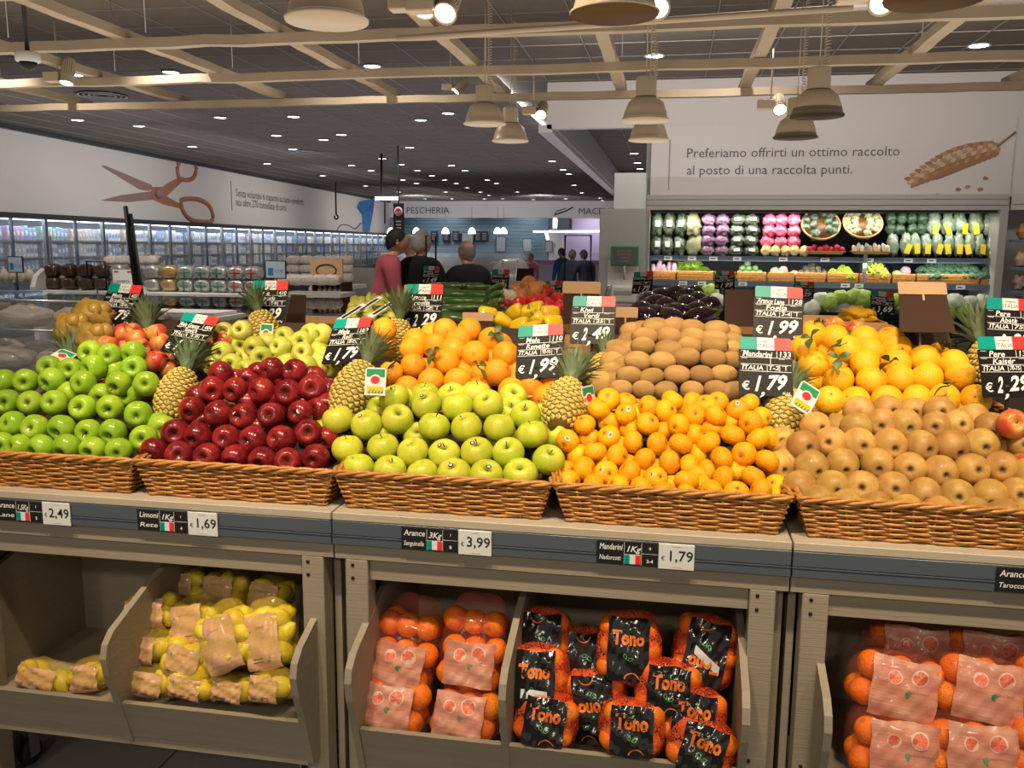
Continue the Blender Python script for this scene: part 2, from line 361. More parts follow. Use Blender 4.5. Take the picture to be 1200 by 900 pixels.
_tc = {}
def text_geo(s, size=1, shear=0, bold=0, align='CENTER'):
    """flat letter faces (x, y) of a string, cached"""
    k = (s, shear, bold, align)
    if k not in _tc:
        c = bpy.data.curves.new('t', 'FONT'); c.body = s; c.size = 1; c.shear = shear; c.offset = bold; c.align_x = align; c.align_y = 'CENTER'; c.resolution_u = 2
        o = bpy.data.objects.new('t', c); COL.objects.link(o); bpy.context.view_layer.update()
        me = bpy.data.meshes.new_from_object(o.evaluated_get(bpy.context.evaluated_depsgraph_get()))
        _tc[k] = ([tuple(v.co[:2]) for v in me.vertices], [tuple(p.vertices) for p in me.polygons])
        bpy.data.objects.remove(o); bpy.data.meshes.remove(me); bpy.data.curves.remove(c)
    v, f = _tc[k]
    return [(x*size, y*size) for x, y in v], f
def put_text(mb, s, x, z, size, y=0, mi=0, shear=0, bold=0, align='CENTER', X=None, wid=None, rot=0, jit=0):
    """lettering standing in the x-z plane, read from -y; wid squeezes the line to that width"""
    v, f = text_geo(s, size, shear, bold, align)
    if wid and v:
        w = max(p[0] for p in v)-min(p[0] for p in v)
        k = wid/w if w > 1e-6 else 1; v = [(a*k, b) for a, b in v]
    cr, sr = cos(rot), sin(rot)
    mb.add([(x+a*cr-b*sr, y, z+a*sr+b*cr) for a, b in v], f, mi, False, X)

# ================================================================ structure
CZ = 3.5
WY = 10.6                                   # wall with the refrigerators and the wheat sign
# floor with recessed joints: large tiles near the stand, each its own piece
fl = MB().box(-18, 8, -3, 44, -.06, -.008); FL = tag(ob('floor', fl, mats='grout'), kind='structure')
tm = MB().box(-.297, .297, -.297, .297, -.02, 0, b=.002).mesh('tile', 'floor'); rest = MB()
for i in range(-12, 10):
    for j in range(0, 60):
        x, y = i*.6, j*.6+.9
        if j < 6: ob('tile', tm, FL, (x, y, 0))
        else: rest.box(x-.297, x+.297, y-.297, y+.297, -.02, 0)
tag(ob('distant_tile', rest, FL, mats='floor'), kind='stuff')

# suspended ceiling: bars and tiles
ce = MB().box(-18, 8, -3, 44, CZ+.02, CZ+.08); CE = tag(ob('ceiling', ce, mats='dark'), kind='structure')
tm = MB().box(-.288, .288, -.288, .288, CZ+.004, CZ+.018).mesh('ceiling_tile', 'ceil'); rest = MB(); n = 0
gb = MB()
for i in range(-28, 13): gb.box(i*.6-.307, i*.6-.293, 2, 40, CZ-.002, CZ+.012)
for j in range(0, 64): gb.box(-17, 8, j*.6+3.6-.307, j*.6+3.6-.293 if j < 18 else j*.6+3.6-.298, CZ-.001, CZ+.010)
tag(ob('grid_bar', gb, CE, mats='ceilgrid'), kind='stuff')
for j in range(0, 62):
    for i in range(-28, 12):
        x, y = i*.6, j*.6+3.6
        if y > 11 and x > 1: continue
        if 3.4 < y < 14 and -.62*y-.5 < x < .45*y+.4 and n < 290: ob('ceiling_tile', tm, CE, (x, y, 0)); n += 1
        else: rest.box(x-.288, x+.288, y-.288, y+.288, CZ+.004, CZ+.018)
tag(ob('distant_ceiling_tile', rest, CE, mats='ceil'), kind='stuff')

# wall with passage: bulkhead above, sign panel over the refrigerator
wl = MB()
wl.box(-1.52, 6, WY, WY+.12, 2.97, CZ)               # bulkhead
wl.box(-.28, 3.62, WY-.03, WY+.12, 2.17, 2.972)      # sign panel
wl.box(3.62, 6.2, WY, WY+.12, 2.17, 2.97)
wl.box(-.28, 6.2, WY+.9, WY+1.0, 0, CZ)
tag(ob('wall_back', wl, mats='wallpink'), kind='structure')
# ceiling break and side bulkhead running away behind the passage
bk = MB(); bk.box(-1.62, -1.46, WY, 38, 2.93, 3.02); bk.box(-1.52, -1.44, WY+.12, 38, 3.0, CZ)
tag(ob('trim_1', bk, mats='wallw'), kind='structure')
wr = MB().box(-.34, -.24, WY+.12, 38.5, 0, CZ); tag(ob('wall_right', wr, mats='wallgrey'), kind='structure')
# left wall, slightly angled
LW = Matrix.Translation((-10.9, 13, 0)) @ Matrix.Rotation(math.atan(.064), 4, 'Z')
def LWp(s, d, z): return LW @ Vector((d, s, z))      # s along the wall, d out from it
lw = MB(); lw.box(-.2, 0, -16, 27, 2.08, CZ, X=LW); lw.box(-1.4, -1.2, -16, 27, 0, 2.2, X=LW); lw.box(0, .10, -16, 27, CZ-.07, CZ, mi=1, X=LW)
tag(ob('wall_left', lw, mats=['wallw', 'fridgein']), kind='structure')
fb = MB().box(-18, 6, 42, 42.2, 0, CZ); fb.box(-15, 6, 37.9, 38.1, 2.78, CZ)
tag(ob('wall_far', fb, mats='wallw'), kind='structure')
M['bluetile'] = mat('blue_grey_tiled_wall', (.16, .25, .30), .4, noise=.5, nscale=3, stretch=(.4, 1, 8))
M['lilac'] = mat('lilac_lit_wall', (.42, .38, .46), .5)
bw = MB()
for k in range(12): bw.box(-16, -5.85, 41.7, 41.78, .9+k*.17, 1.06+k*.17)
tag(ob('tiled_wall', bw, mats='bluetile'), kind='structure')
tag(ob('wall_pillar', MB().box(-5.7, -4.9, 40.9, 41.8, 0, 2.8), mats='wallw'), kind='structure')
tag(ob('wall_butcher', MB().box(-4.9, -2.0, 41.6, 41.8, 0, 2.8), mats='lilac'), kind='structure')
for x in (-11, -7): spot((x, 39.6, 3.3), (x, 41.7, 1.7), 150, (.85, .93, 1), 120, .9, .2)
spot((-3.6, 40, 3.2), (-3.6, 41.7, 1.5), 200, (.88, .80, 1), 120, .9, .2)
for x in (-10, -5): spot((x, 33, 3.2), (x, 38, 3.1), 260, (.95, .92, 1), 120, .9, .2)

# print on the walls (flat print, a hair proud of the panel)
t = MB(); put_text(t, 'PESCHERIA', (onY(501, 247, 37.85)).x, onY(501, 247, 37.85).z, .40, y=37.85)
tag(ob('fish_lettering', t, mats='greyink'), 'grey PESCHERIA lettering on the far fascia', 'lettering', kind=None)
t = MB(); p = onY(697, 248, 37.85); put_text(t, 'MACELLERIA', p.x+.42, p.z, .40, y=37.85); p = onY(659, 248, 37.85); t.tube([p+Vector((-.35, 0, -.14)), p+Vector((.2, 0, .05)), p+Vector((.45, 0, .2))], .03, 4); t.tube([p+Vector((-.35, 0, -.14)), p+Vector((-.25, 0, .02)), p+Vector((.15, 0, .14))], .02, 4)
tag(ob('butcher_lettering', t, mats='greyink'), 'grey MACELLERIA lettering with a cleaver mark on the far fascia', 'lettering')
p = onY(465, 45, 3.7); q = onY(1000, 9, 3.5); tag(ob('lighting_track', MB().tube([p, q], .012, 6), mats='cream'), 'thin cream lighting track crossing between the timber beams', 'lighting track')
t = MB(); yy = WY-.034; p = onY(805, 180, yy); q = onY(1054, 180, yy); put_text(t, 'Preferiamo offrirti un ottimo raccolto', (p.x+q.x)/2, p.z, .15, y=yy, wid=q.x-p.x)
p = onY(805, 200, yy); q = onY(999, 200, yy); put_text(t, 'al posto di una raccolta punti.', (p.x+q.x)/2, p.z, .15, y=yy, wid=q.x-p.x)
for k in range(26):
    p = onY(785.3-.25*k*.3, 165+k*2.25, yy); t.box(p.x-.007, p.x+.007, yy-.002, yy, p.z-.006, p.z+.006)
tag(ob('wheat_sign_lettering', t, mats='greyink'), 'two lines of dark grey lettering on the white panel above the vegetables', 'lettering')
# wheat ear print: kernels overlapping along a bent stalk, stray grains below
M['wheat'] = mat('printed_wheat', (.50, .30, .15), .6, noise=.8, nscale=14, col2=(.36, .18, .08)); M['wheat2'] = mat('printed_wheat_dark', (.34, .17, .08), .6); 
M['wheat3'] = mat('printed_wheat_light', (.62, .42, .24), .6); M['softshadow'] = mat('printed_soft_grey', (.40, .36, .35), .6)
t = MB()
def W2(px, py): p = onY(px, py, yy); return p.x, p.z
def kern(mb, px, py, L, w, a, d, mi=0):
    x, z = W2(px, py); pts = []
    for k in range(10):
        th = 2*pi*k/10; u = L*cos(th); v = w*sin(th)*(1-.35*cos(th)); pts.append((x+u*cos(a)-v*sin(a), z+u*sin(a)+v*cos(a)))
    mb.prism(pts, yy-.002-d, yy-.0005, mi)
x0, z0 = W2(1187, 158); pts = [W2(*p) for p in [(1190, 155), (1178, 164), (1168, 172)]]
t.tube([(x, yy-.004, z) for x, z in pts], [.012, .012, .016], 6, 1)
for k in range(17):
    f = k/16; g = 3.5+7.5*sin(pi*min(1, f*.85+.14))
    for q_, r_ in enumerate((-1, -.5, 0, .5, 1)):
        cx = 1164-f*97+r_*3.2+(3 if q_ % 2 else 0); cy = 174+f*39-5*sin(pi*f)+(-.9 if q_ % 2 else 0)
        kern(t, cx, cy+r_*g, .040, .021, RD(205+r_*30), .003*(2-abs(r_))+.0004*k, (0, 2, 0, 1, 1)[q_] if k % 2 else (1, 0, 2, 0, 1)[q_])
t.prism([W2(1066, 209), W2(1072, 214), W2(1100, 210), W2(1140, 194), W2(1166, 175), W2(1160, 173), W2(1120, 186), W2(1080, 203)], yy-.0012, yy-.0004, 1)
for px, py, a in ((1123, 222, 0), (1134, 219, .3), (1149, 222, .1), (1155, 209, -.2), (1098, 229, .4), (1133, 232, -.1)): kern(t, px, py, .03, .02, a, .003, 1 if px % 2 else 0)
tag(ob('wheat_ear_print', t, mats=['wheat', 'wheat2', 'wheat3']), 'brown wheat ear with loose grains printed on the white wall panel', 'wall print')
# scissors print on the angled left wall
M['copper'] = mat('printed_copper', (.44, .19, .12), .5, noise=.5, nscale=3, col2=(.30, .12, .08)); M['blade'] = mat('printed_blade', (.30, .19, .18), .5, noise=.3, nscale=2)
LN = LW.to_3x3() @ Vector((1, 0, 0)); LP = LW @ Vector((0, 0, 0))
def onL(px, py, d=0.0):
    r = ray(px, py); t_ = ((LP-CP).dot(LN)+d)/r.dot(LN); p = LW.inverted() @ (CP+r*t_); return p.y, p.z
def lwpoly(mb, pp, d, mi, th=.004):
    pts = [onL(*p) for p in pp]; n = len(pts)
    vs = [(d, s, z) for s, z in pts]+[(d+th, s, z) for s, z in pts]
    mb.add(vs, [tuple(range(n)), tuple(range(2*n-1, n-1, -1))]+[(i, i+n, (i+1) % n+n, (i+1) % n) for i in range(n)], mi, False, LW)
def lwloop(mb, pp, w, d, mi, closed=True):
    pts = [(d, *onL(*p)) for p in pp]
    # smooth the loop
    P = [Vector(p) for p in pts]; Q = []; n = len(P)
    for i in range(n if closed else n-1):
        a, b, c, e = P[(i-1) % n], P[i], P[(i+1) % n], P[(i+2) % n]
        if not closed: a = P[max(i-1, 0)]; e = P[min(i+2, n-1)]
        for k in range(4):
            u = k/4; Q.append(.5*((2*b)+(-a+c)*u+(2*a-5*b+4*c-e)*u*u+(-a+3*b-3*c+e)*u*u*u))
    if not closed: Q.append(P[-1])
    mb.tube([LW @ q for q in Q], w, 6, mi, closed=closed)
t = MB()
lwpoly(t, [(118, 194.5), (123, 194), (178, 217), (175, 224), (163, 222)], .004, 1)
lwpoly(t, [(117, 235), (140, 229), (178, 224), (179, 234), (150, 237)], .005, 1)
lwpoly(t, [(176, 219), (190, 219), (199, 213), (207, 209), (213, 213), (203, 222), (195, 230), (205, 236), (215, 240), (210, 244), (192, 240), (178, 234)], .008, 0)
lwloop(t, [(209, 208), (207, 196), (211, 188), (219, 186.5), (226, 190), (229, 198), (226, 208), (218, 211)], .055, .012, 0)
lwloop(t, [(211, 236), (219, 233), (232, 234), (243, 240), (248, 250), (247, 259), (236, 260), (222, 257), (214, 248)], .06, .012, 0)
t.ball(LWp(*[onL(184, 227)[0], .02, onL(184, 227)[1]]), .12, mi=1)
tag(ob('scissors_print', t, mats=['copper', 'blade']), 'large copper coloured open scissors printed on the white wall band', 'wall print')
t = MB()
for txt, a, b, dy in (('Senza volantini ti risparmi su tutti i prodotti,', (276, 226), (356, 239), 0), ('noi oltre 270 tonnellate di carta.', (276, 237), (336, 246), 0)):
    s0, z0 = onL(*a); s1, z1 = onL(*b); v, f = text_geo(txt, 1, align='LEFT'); w = max(p[0] for p in v)
    t.add([(.006, s0+(s1-s0)*p[0]/w, (z0+(z1-z0)*0) + p[1]*.30) for p in v], f, 0, False, LW)
s0, z0 = onL(270, 212); s1, z1 = onL(270, 247); t.box(.004, .008, s0, s0+.03, z1, z0, X=LW)
tag(ob('scissors_sign_lettering', t, mats='greyink'), 'grey two line lettering beside the copper scissors on the angled wall', 'lettering')
M['bluep'] = mat('printed_blue', (.03, .20, .52), .5); M['bluep2'] = mat('printed_deep_blue', (.02, .12, .36), .5)
t = MB()
lwpoly(t, [(418, 243), (421, 236), (439, 233), (437, 250), (432, 275), (425, 275), (424, 252)], .004, 0)
lwpoly(t, [(424, 252), (431, 243), (438.6, 233.5), (436.8, 250), (430, 246)], .009, 1); lwpoly(t, [(418.6, 241), (426, 249), (425, 252), (418.4, 244)], .010, 1)
lwloop(t, [(394, 271), (399, 264), (408, 264), (416, 268), (423, 261)], .02, .006, 2, False)
tag(ob('folded_ribbon_print', t, mats=['bluep', 'bluep2', 'greyink']), 'blue folded ribbon printed at the far end of the white wall', 'wall print')

# ================================================================ timber lattice under the ceiling
LZ = 2.765
def beam(mb, a, b, w, h, n=14, seed=0):
    r = random.Random(seed); a = Vector(a); b = Vector(b); d = b-a; side = Vector((-d.y, d.x, 0)).normalized(); vs = []; fs = []
    for i in range(n+1):
        p = a+d*(i/n); j1 = r.uniform(-.004, .004); j2 = r.uniform(-.005, .005)
        for sx, sz in ((-1, -1), (1, -1), (1, 1), (-1, 1)): vs.append(p+side*(sx*w/2+j1)+Vector((0, 0, sz*h/2+j2)))
    for i in range(n):
        for k in range(4): fs.append((i*4+k, i*4+(k+1) % 4, i*4+4+(k+1) % 4, i*4+4+k))
    fs += [(3, 2, 1, 0), (4*n, 4*n+1, 4*n+2, 4*n+3)]
    mb.add(vs, fs)
LAT = empty('timber_lattice', (0, 0, LZ), label='pale rough timber beam lattice hanging under the charcoal ceiling', cat='ceiling lattice')
ci = 0
for y in (1.70, 2.78, 3.86, 4.94, 6.02, 7.10):
    m = MB(); beam(m, (-8, y, 0), (5.2, y, 0), .062, .056, 60, int(y*10)); ob('beam', m, LAT, mats='beam')
for x in (-7.0, -6.1, -5.2, -4.22, -3.27, -2.30, -1.38, -.44, .50, 1.45, 2.40, 3.35):
    m = MB(); beam(m, (x, .8, .056), (x, 7.3, .056), .078, .055, 36, int(x*13)); ob('beam', m, LAT, mats='beam')
rods = MB()
for y in (3.95, 5.03, 6.11):
    for x in (-5.2, -4.22, -3.27, -2.30, -1.38, -.44, .50, 1.45): rods.tube([(x+.06, y+.06, .1), (x+.06, y+.06, CZ-LZ)], .004, 5)
tag(ob('suspension_rods', rods, LAT, mats='metal'), kind='stuff')

# ================================================================ lamps
def pendant(px, yb, D, first=[None]):
    """px: centre column, yb: rim row, D: rim diameter in pixels"""
    Y = .255*1020/D*.985; p = onY(px, yb, Y)
    if first[0] is None:
        r = empty('pendant_lamp')
        b = MB(); b.lathe([(.125, 0), (.128, .008), (.118, .014), (.110, .05), (.092, .095), (.066, .118), (.058, .12)], 28); b.lathe([(.056, .122), (.054, .13), (.054, .22), (.05, .225), (0, .225)], 24)
        ob('shade', b, r, mats='cream')
        b = MB(); b.lathe([(.123, .001), (.105, .05), (.085, .09), (.05, .11), (0, .112)], 28); ob('reflector', b, r, mats='lampin')
        b = MB(); b.lathe([(.0585, .117), (.0585, .124)], 24); ob('seam_ring', b, r, mats='stem')
        b = MB(); b.tube([(0, 0, .225), (0, 0, .9)], .003, 6)
        b.tube([(.03+.012*cos(k*.9), .012*sin(k*.9), .24+k*.0022) for k in range(250)], .0025, 4); ob('cable', b, r, mats='cream')
        first[0] = r
    else: r = copy_tree(first[0])
    r.location = p; return r
PEN = [(383, 26, 97, 'cream bell lamp cut by the top edge above the copper scissors'), (720, 18, 98, 'large cream bell lamp cut by the top edge above the kiwis'),
       (1095, 1, 100, 'cream bell lamp just entering the picture above the wheat print'), (568, 146, 49, 'cream bell lamp overlapping a second one near the white LED strip'),
       (598, 166, 42, 'cream bell lamp half hidden behind its twin by the LED strip'), (756, 142, 53, 'cream bell lamp in front of the white bulkhead edge'),
       (760, 165, 45, 'small cream bell lamp behind, over the sign panel edge'), (957, 137, 57, 'cream bell lamp in front of the sign panel, left of the wheat'),
       (932, 162, 47, 'cream bell lamp partly hidden behind another above the lettering')]
for px, yb, D, lab in PEN: tag(pendant(px, yb, D), lab, 'lamp', 'bell pendant lamps')

def track_spot(p, target, lab, lit=True, big=1.0):
    r = empty('track_spotlight', p, label=lab, cat='lamp', group='adjustable track spotlights')
    d = (Vector(target)-Vector(p)).normalized(); X = d.to_track_quat('Z', 'Y').to_matrix().to_4x4()
    b = MB(); R = .036*big
    b.lathe([(R*.72, -.13*big), (R*.8, -.12*big), (R*.86, -.02*big), (R, .0), (R*1.08, .012), (R*.9, .012), (R*.88, .004)], 20, X=X)
    for k in range(20): a = 2*pi*k/20; b.box(R*.8, R*.98, -.004, .004, -.115*big, -.03*big, X=X @ Matrix.Rotation(a, 4, 'Z'))
    ob('housing', b, r, mats='cream')
    b = MB(); b.lathe([(R*.87, .006), (R*.6, .012), (0, .014)], 20, X=X); ob('lens', b, r, mats='bulb' if lit else 'lampin')
    b = MB(); b.box(-.12*big, -.03*big, -.03*big, .03*big, .0, .05*big, b=.004); b.tube([(-.05*big, 0, .05*big), (-.05*big, 0, .4)], .006, 6); ob('driver_box', b, r, mats='cream')
for px, py, Y, T, lab, big in ((497, 12, 3.0, (0, -.35, -1), 'cream track spotlight aimed down, beside a brighter one at the top', 1), (522, 14, 2.9, (.0, -.75, -.7), 'bright track spotlight at the top facing the viewer', 1.05),
        (771, 8, 2.9, (0, -.8, -.6), 'bright track spotlight behind the large bell lamp at the top', 1.0), (1033, 2, 2.9, (0, -.8, -.6), 'bright spotlight cut by the top edge above the wheat sign', 1.05),
        (78, 96, 5.6, (0, -.3, -1), 'small lit spotlight hanging beside the dome camera', 1.3), (914, 128, 6.4, (0, -.8, -.6), 'lit spotlight beside the bell lamps before the sign panel', 1.25),
        (634, 134, 6.4, (0, -.8, -.6), 'lit spotlight at the end of the white LED strip', 1.1), (535, 106, 7.2, (-.5, -.3, -.6), 'small spotlight left of the central bell lamps', 1.0)):
    p = onY(px, py, Y); track_spot(p, p+Vector(T), lab, True, big)

DL = [(200, 85), (88, 88), (436, 78), (1147, 54), (197, 121), (91, 141), (163, 148), (258, 138), (292, 119), (344, 137), (324, 159), (379, 164), (225, 172), (343, 175), (400, 158),
      (313, 192), (378, 206), (493, 141), (525, 133), (767, 66), (480, 173), (448, 186), (412, 194), (435, 200), (470, 193), (489, 200), (506, 206), (529, 194), (545, 200), (472, 211), (488, 215),
      (521, 211), (535, 215), (547, 220), (571, 211), (582, 215), (522, 225), (563, 225), (573, 229), (589, 233), (606, 225), (625, 234), (663, 233), (703, 232), (706, 235), (682, 226), (673, 217),
      (647, 189), (660, 199), (667, 204), (743, 180), (747, 191), (750, 198), (568, 233), (530, 233), (467, 225), (498, 233), (428, 218)]
DLR = empty('recessed_downlight'); b = MB(); b.lathe([(.085, 0), (.105, -.006), (.108, 0), (.10, .01)], 18); ob('trim_ring', b, DLR, mats='ringw')
b = MB(); b.lathe([(.088, .0), (.0, .002)], 18); ob('diffuser', b, DLR, mats='downlit')
for i, (px, py) in enumerate(sorted(DL, key=lambda t: t[1])):
    r = DLR if i == 0 else copy_tree(DLR); r.location = onZ(px, py, CZ-.012)
    lab = ('round recessed downlight, %s from the top of the picture' if i < 16 else 'small distant round downlight, %s from the top of the picture') % ordn(i)
    tag(r, lab, 'lamp', 'recessed ceiling downlights')
# LED strip line, dome camera, vents, rods
a = onZ(580, 92, CZ-.03); c = onZ(643, 152, CZ-.03)
m = MB(); d = (c-a)
for k in range(4):
    u0, u1 = (0, .38, .60, .80)[k], (.36, .58, .78, 1)[k]; m.tube([a+d*u0, a+d*u1], .022, 6)
tag(ob('led_strip_lamp', m, mats='led'), 'thin bright white LED strip running away along the ceiling', 'lamp')
r = empty('dome_camera', onY(33, 72, 4.2), label='white dome security camera on a black pole from the ceiling', cat='camera')
b = MB(); b.lathe([(.055, .045), (.062, .04), (.06, .0), (.05, -.005)], 24); ob('housing', b, r, mats='ringw'); b = MB(); b.lathe([(.045, 0), (.04, -.025), (.02, -.04), (0, -.044)], 20); ob('dome', b, r, mats='blackgloss')
b = MB(); b.tube([(0, 0, .04), (0, 0, 1.0)], .012, 10); ob('pole', b, r, mats='black')
for px, py, lab in ((120, 112, 'round slotted ceiling vent near the dome camera'), (357, 178, 'round slotted ceiling vent above the scissors sign')):
    v = empty('ceiling_vent', onZ(px, py, CZ-.01), label=lab, cat='vent', group='round ceiling vents')
    for k in range(4):
        b = MB(); R_ = .28-.065*k; b.lathe([(R_, 0), (R_+.02, -.012), (R_+.035, 0)], 24); ob('ring', b, v, mats='ceilgrid' if k % 2 else 'metal')
def rod(pts, rad, lab, matl='black', hook=False, name='hanging_rod'):
    b = MB(); b.tube(pts, rad, 8)
    if hook: e = Vector(pts[-1]); b.tube([e+Vector((.03*sin(k*.5), 0, -.03+.03*cos(k*.5))) for k in range(12)], rad, 6)
    tag(ob(name, b, mats=matl), lab, 'rod')
p = onY(447, 180, 14); q = onY(447, 236, 14); rod([p, q], .022, 'thin black rod hanging from the ceiling at the end of the white wall')
p = onY(393, 213, 13); q = onY(394, 252, 13); rod([p, q], .013, 'thin black rod with a hooked end before the white wall', hook=True)
p = onY(451, 236, 14); q = onY(451, 262, 14); rod([p, q], .013, 'short black rod below the strip light near the fish counter')
m = MB(); p = onY(440, 232.5, 14); q = onY(466, 232.5, 14); m.tube([p, q], .03, 6); tag(ob('strip_lamp', m, mats='led'), 'short lit strip lamp hanging at the end of the white wall', 'lamp')

# ================================================================ fruit stand
YF = 2.02
MODX = [-1.97, -.83, .30, 1.43]
MODL = ['under the green and red apples', 'under the yellow-green apples and mandarins', 'under the brown pears']
for k in range(3):
    x0, x1 = MODX[k]+.002, MODX[k+1]-.002
    r = empty('display_bench', (x0, YF, 0), label='greige wooden display bench '+MODL[k], cat='bench', group='display bench modules'); w = x1-x0
    ob('front_lip', MB().box(0, w, 0, .30, .905, .926, b=.002), r, mats='oaklip')
    ob('deck', MB().box(0, w, .30, 2.9, .88, .905), r, mats='oakpaint')
    b = MB(); b.box(0, w, .0, .012, .868, .904, b=.001); b.box(0, w, -.002, .012, .842, .864, b=.001); b.box(0, w, .006, .012, .86, .87); b.box(0, w, -.004, .010, .8645, .8665)
    ob('label_rail', b, r, mats='rail')
    ob('beam', MB().box(0, w, .012, .05, .80, .842, b=.001), r, mats='oakpaint')
    ob('beam_backing', MB().box(0, w, .02, .05, .842, .905), r, mats='oakpaint')
    for xa in (0.028, w-.088):
        ob('post', MB().box(xa, xa+.060, .012, .072, 0, .7995, b=.002), r, mats='oakpaint')
        b = MB()
        for z in (.785, .75, .36): b.lathe([(.0045, 0), (.0045, .003), (0, .003)], 10, X=Matrix.Translation((xa+(.018 if xa > .1 else .02), .0125, z)) @ Matrix.Rotation(RD(90), 4, 'X'))
        ob('screws', b, r, mats='screw')
    ob('apron', MB().box(.0885, w-.0885, .028, .05, .742, .7995, b=.001), r, mats='oakpaint')
    ob('side_panel', MB().box(.004, .022, .07, 2.6, 0, .88), r, mats='oakpaint'); ob('side_panel', MB().box(w-.022, w-.004, .07, 2.6, 0, .88), r, mats='oakpaint')
    ob('back_panel', MB().box(.022, w-.022, .95, .97, .12, .88), r, mats='dark')
# labels on the rail
def rail_label(px, lines, kg, cls, num, price, lab, flag=True):
    """black handwritten card followed by a white electronic tag; px = first column of the card"""
    p = onY(px, 620, YF); x0 = p.x; 
    r = empty('rail_label', (x0, YF-.003, .844), label=lab, cat='price label', group='handwritten labels on the rail')
    ob('card', MB().box(0, .145, -.002, 0, 0, .057), r, mats='black')
    b = MB(); put_text(b, lines[0], .034, .043, .021, y=-.0028, shear=.15, bold=.012, wid=.055); put_text(b, lines[1], .032, .016, .017, y=-.0028, shear=.2, bold=.008, wid=.052)
    put_text(b, kg, .086, .040, .021, y=-.0028, shear=.3, bold=.014, wid=.034); put_text(b, cls, .127, .044, .009, y=-.0028, bold=.03); put_text(b, num, .127, .012, .012, y=-.0028, bold=.02)
    for x in (.066, .107): b.box(x-.0004, x+.0004, -.0026, -.002, .001, .056)
    b.box(.066, .107, -.0026, -.002, .026, .0268); b.box(.107, .145, -.0026, -.002, .03, .0306)
    ob('handwriting', b, r, mats='chalk')
    b = MB()
    for k in range(3): b.box(.066+.0133*k, .066+.0133*(k+1), -.0028, -.002, .003, .026, mi=k)
    ob('flag', b, r, mats=['green', 'flagw', 'red'])
    if price:
        t = ob('electronic_tag', MB().box(.147, .231, -.004, 0, -.003, .060, b=.001), r, mats='tag')
        b = MB(); put_text(b, price, .198, .030, .036, y=-.0048, bold=.010); put_text(b, '€', .158, .024, .014, y=-.0048); put_text(b, '- --- ---- -', .19, .054, .006, y=-.0048, bold=.02); put_text(b, '--  ------- ----- -', .19, .003, .005, y=-.0048, bold=.02)
        ob('figures', b, t, mats='ink')
rail_label(-2, ('Arance', 'Lane'), '1,5Kg', 'I', '5', '2,49', 'black card reading Arance with a white 2,49 tag on the rail')
rail_label(163, ('Limoni', 'Rete'), '1Kg', 'I', '4', '1,69', 'black card reading Limoni with a white 1,69 tag on the rail')
rail_label(471, ('Arance', 'Sanguinella'), '3Kg', 'I', '8', '3,99', 'black card reading Arance Sanguinella with a white 3,99 tag')
rail_label(700, ('Mandarini', 'Nadorcott'), '1Kg', 'II', '3-4', '1,79', 'black card reading Mandarini Nadorcott with a white 1,79 tag')
rail_label(1172, ('Arance', 'Tarocco'), '3Kg', 'I', '8', None, 'black card reading Aran Taro cut by the picture edge')

# ---------------------------------------------------------------- wicker baskets
BL, BD, BH = .555, .42, .098
def basket_parts():
    r = empty('wicker_basket')
    def path(z, off=0, n=None):
        tp = .030*(1-z/BH)
        x0, x1, y0, y1 = tp-off, BL-tp+off, tp*.6-off, BD-tp*.6+off
        per = [(x0, y0), (x1, y0), (x1, y1), (x0, y1)]; return per
    def strand(mb, z, ph, rad, step=.0122, amp=.0045, mi=0, tilt=0):
        P = path(z); pts = []; s = 0
        for i in range(4):
            a = Vector(P[i]); b = Vector(P[(i+1) % 4]); L = (b-a).length; n = int(L/step); d = (b-a)/L; nr = Vector((d.y, -d.x))
            for k in range(n):
                q = a+d*(k*L/n); w = amp*cos(pi*k/4+ph)
                zz = z+.0014*sin(k*.37+ph*2+z*90)
                pts.append((q.x+nr.x*w, q.y+nr.y*w, zz))
        mb.tube(pts, rad, 5, mi, closed=True)
    w = MB()
    for k in range(13): strand(w, .005+k*.0068, pi*(k % 2), .0034 if k % 3 else .0039)
    tag(ob('woven_sides', w, r, mats='wicker'), kind='stuff')
    st = MB()
    for zt in (0,):
        P0, P1 = path(0), path(BH)
        for i in range(4):
            a0, b0, a1, b1 = Vector(P0[i]), Vector(P0[(i+1) % 4]), Vector(P1[i]), Vector(P1[(i+1) % 4]); n = max(3, int((b1-a1).length/.05))
            for k in range(n+1):
                u = k/n; p, q = a0.lerp(b0, u), a1.lerp(b1, u); st.tube([(p.x, p.y, 0), (q.x, q.y, BH)], .0032, 5)
    tag(ob('stakes', st, r, mats='wicker'), kind='stuff')
    rm = MB()
    for ph in (0, 2.1, 4.2):
        P = path(BH); pts = []; s = 0
        for i in range(4):
            a = Vector(P[i]); b = Vector(P[(i+1) % 4]); L = (b-a).length; n = int(L/.012); d = (b-a)/L; nr = Vector((d.y, -d.x))
            for k in range(n):
                s += .012; q = a+d*(k*L/n); pts.append((q.x+nr.x*.006*cos(s*42+ph), q.y+nr.y*.006*cos(s*42+ph), BH-.002+.005*sin(s*42+ph)))
        rm.tube(pts, .0052, 5, closed=True)
    ob('braided_rim', rm, r, mats='wicker')
    bt = MB(); P = path(0); bt.box(P[0][0], P[1][0], P[0][1], P[2][1], 0, .006); ob('base', bt, r, mats='wickerdark')
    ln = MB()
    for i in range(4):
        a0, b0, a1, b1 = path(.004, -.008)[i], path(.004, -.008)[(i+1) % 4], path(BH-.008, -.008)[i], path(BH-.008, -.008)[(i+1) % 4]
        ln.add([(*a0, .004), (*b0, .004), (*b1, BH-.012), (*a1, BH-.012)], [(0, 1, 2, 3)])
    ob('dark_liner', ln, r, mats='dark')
    return r
BK = basket_parts()
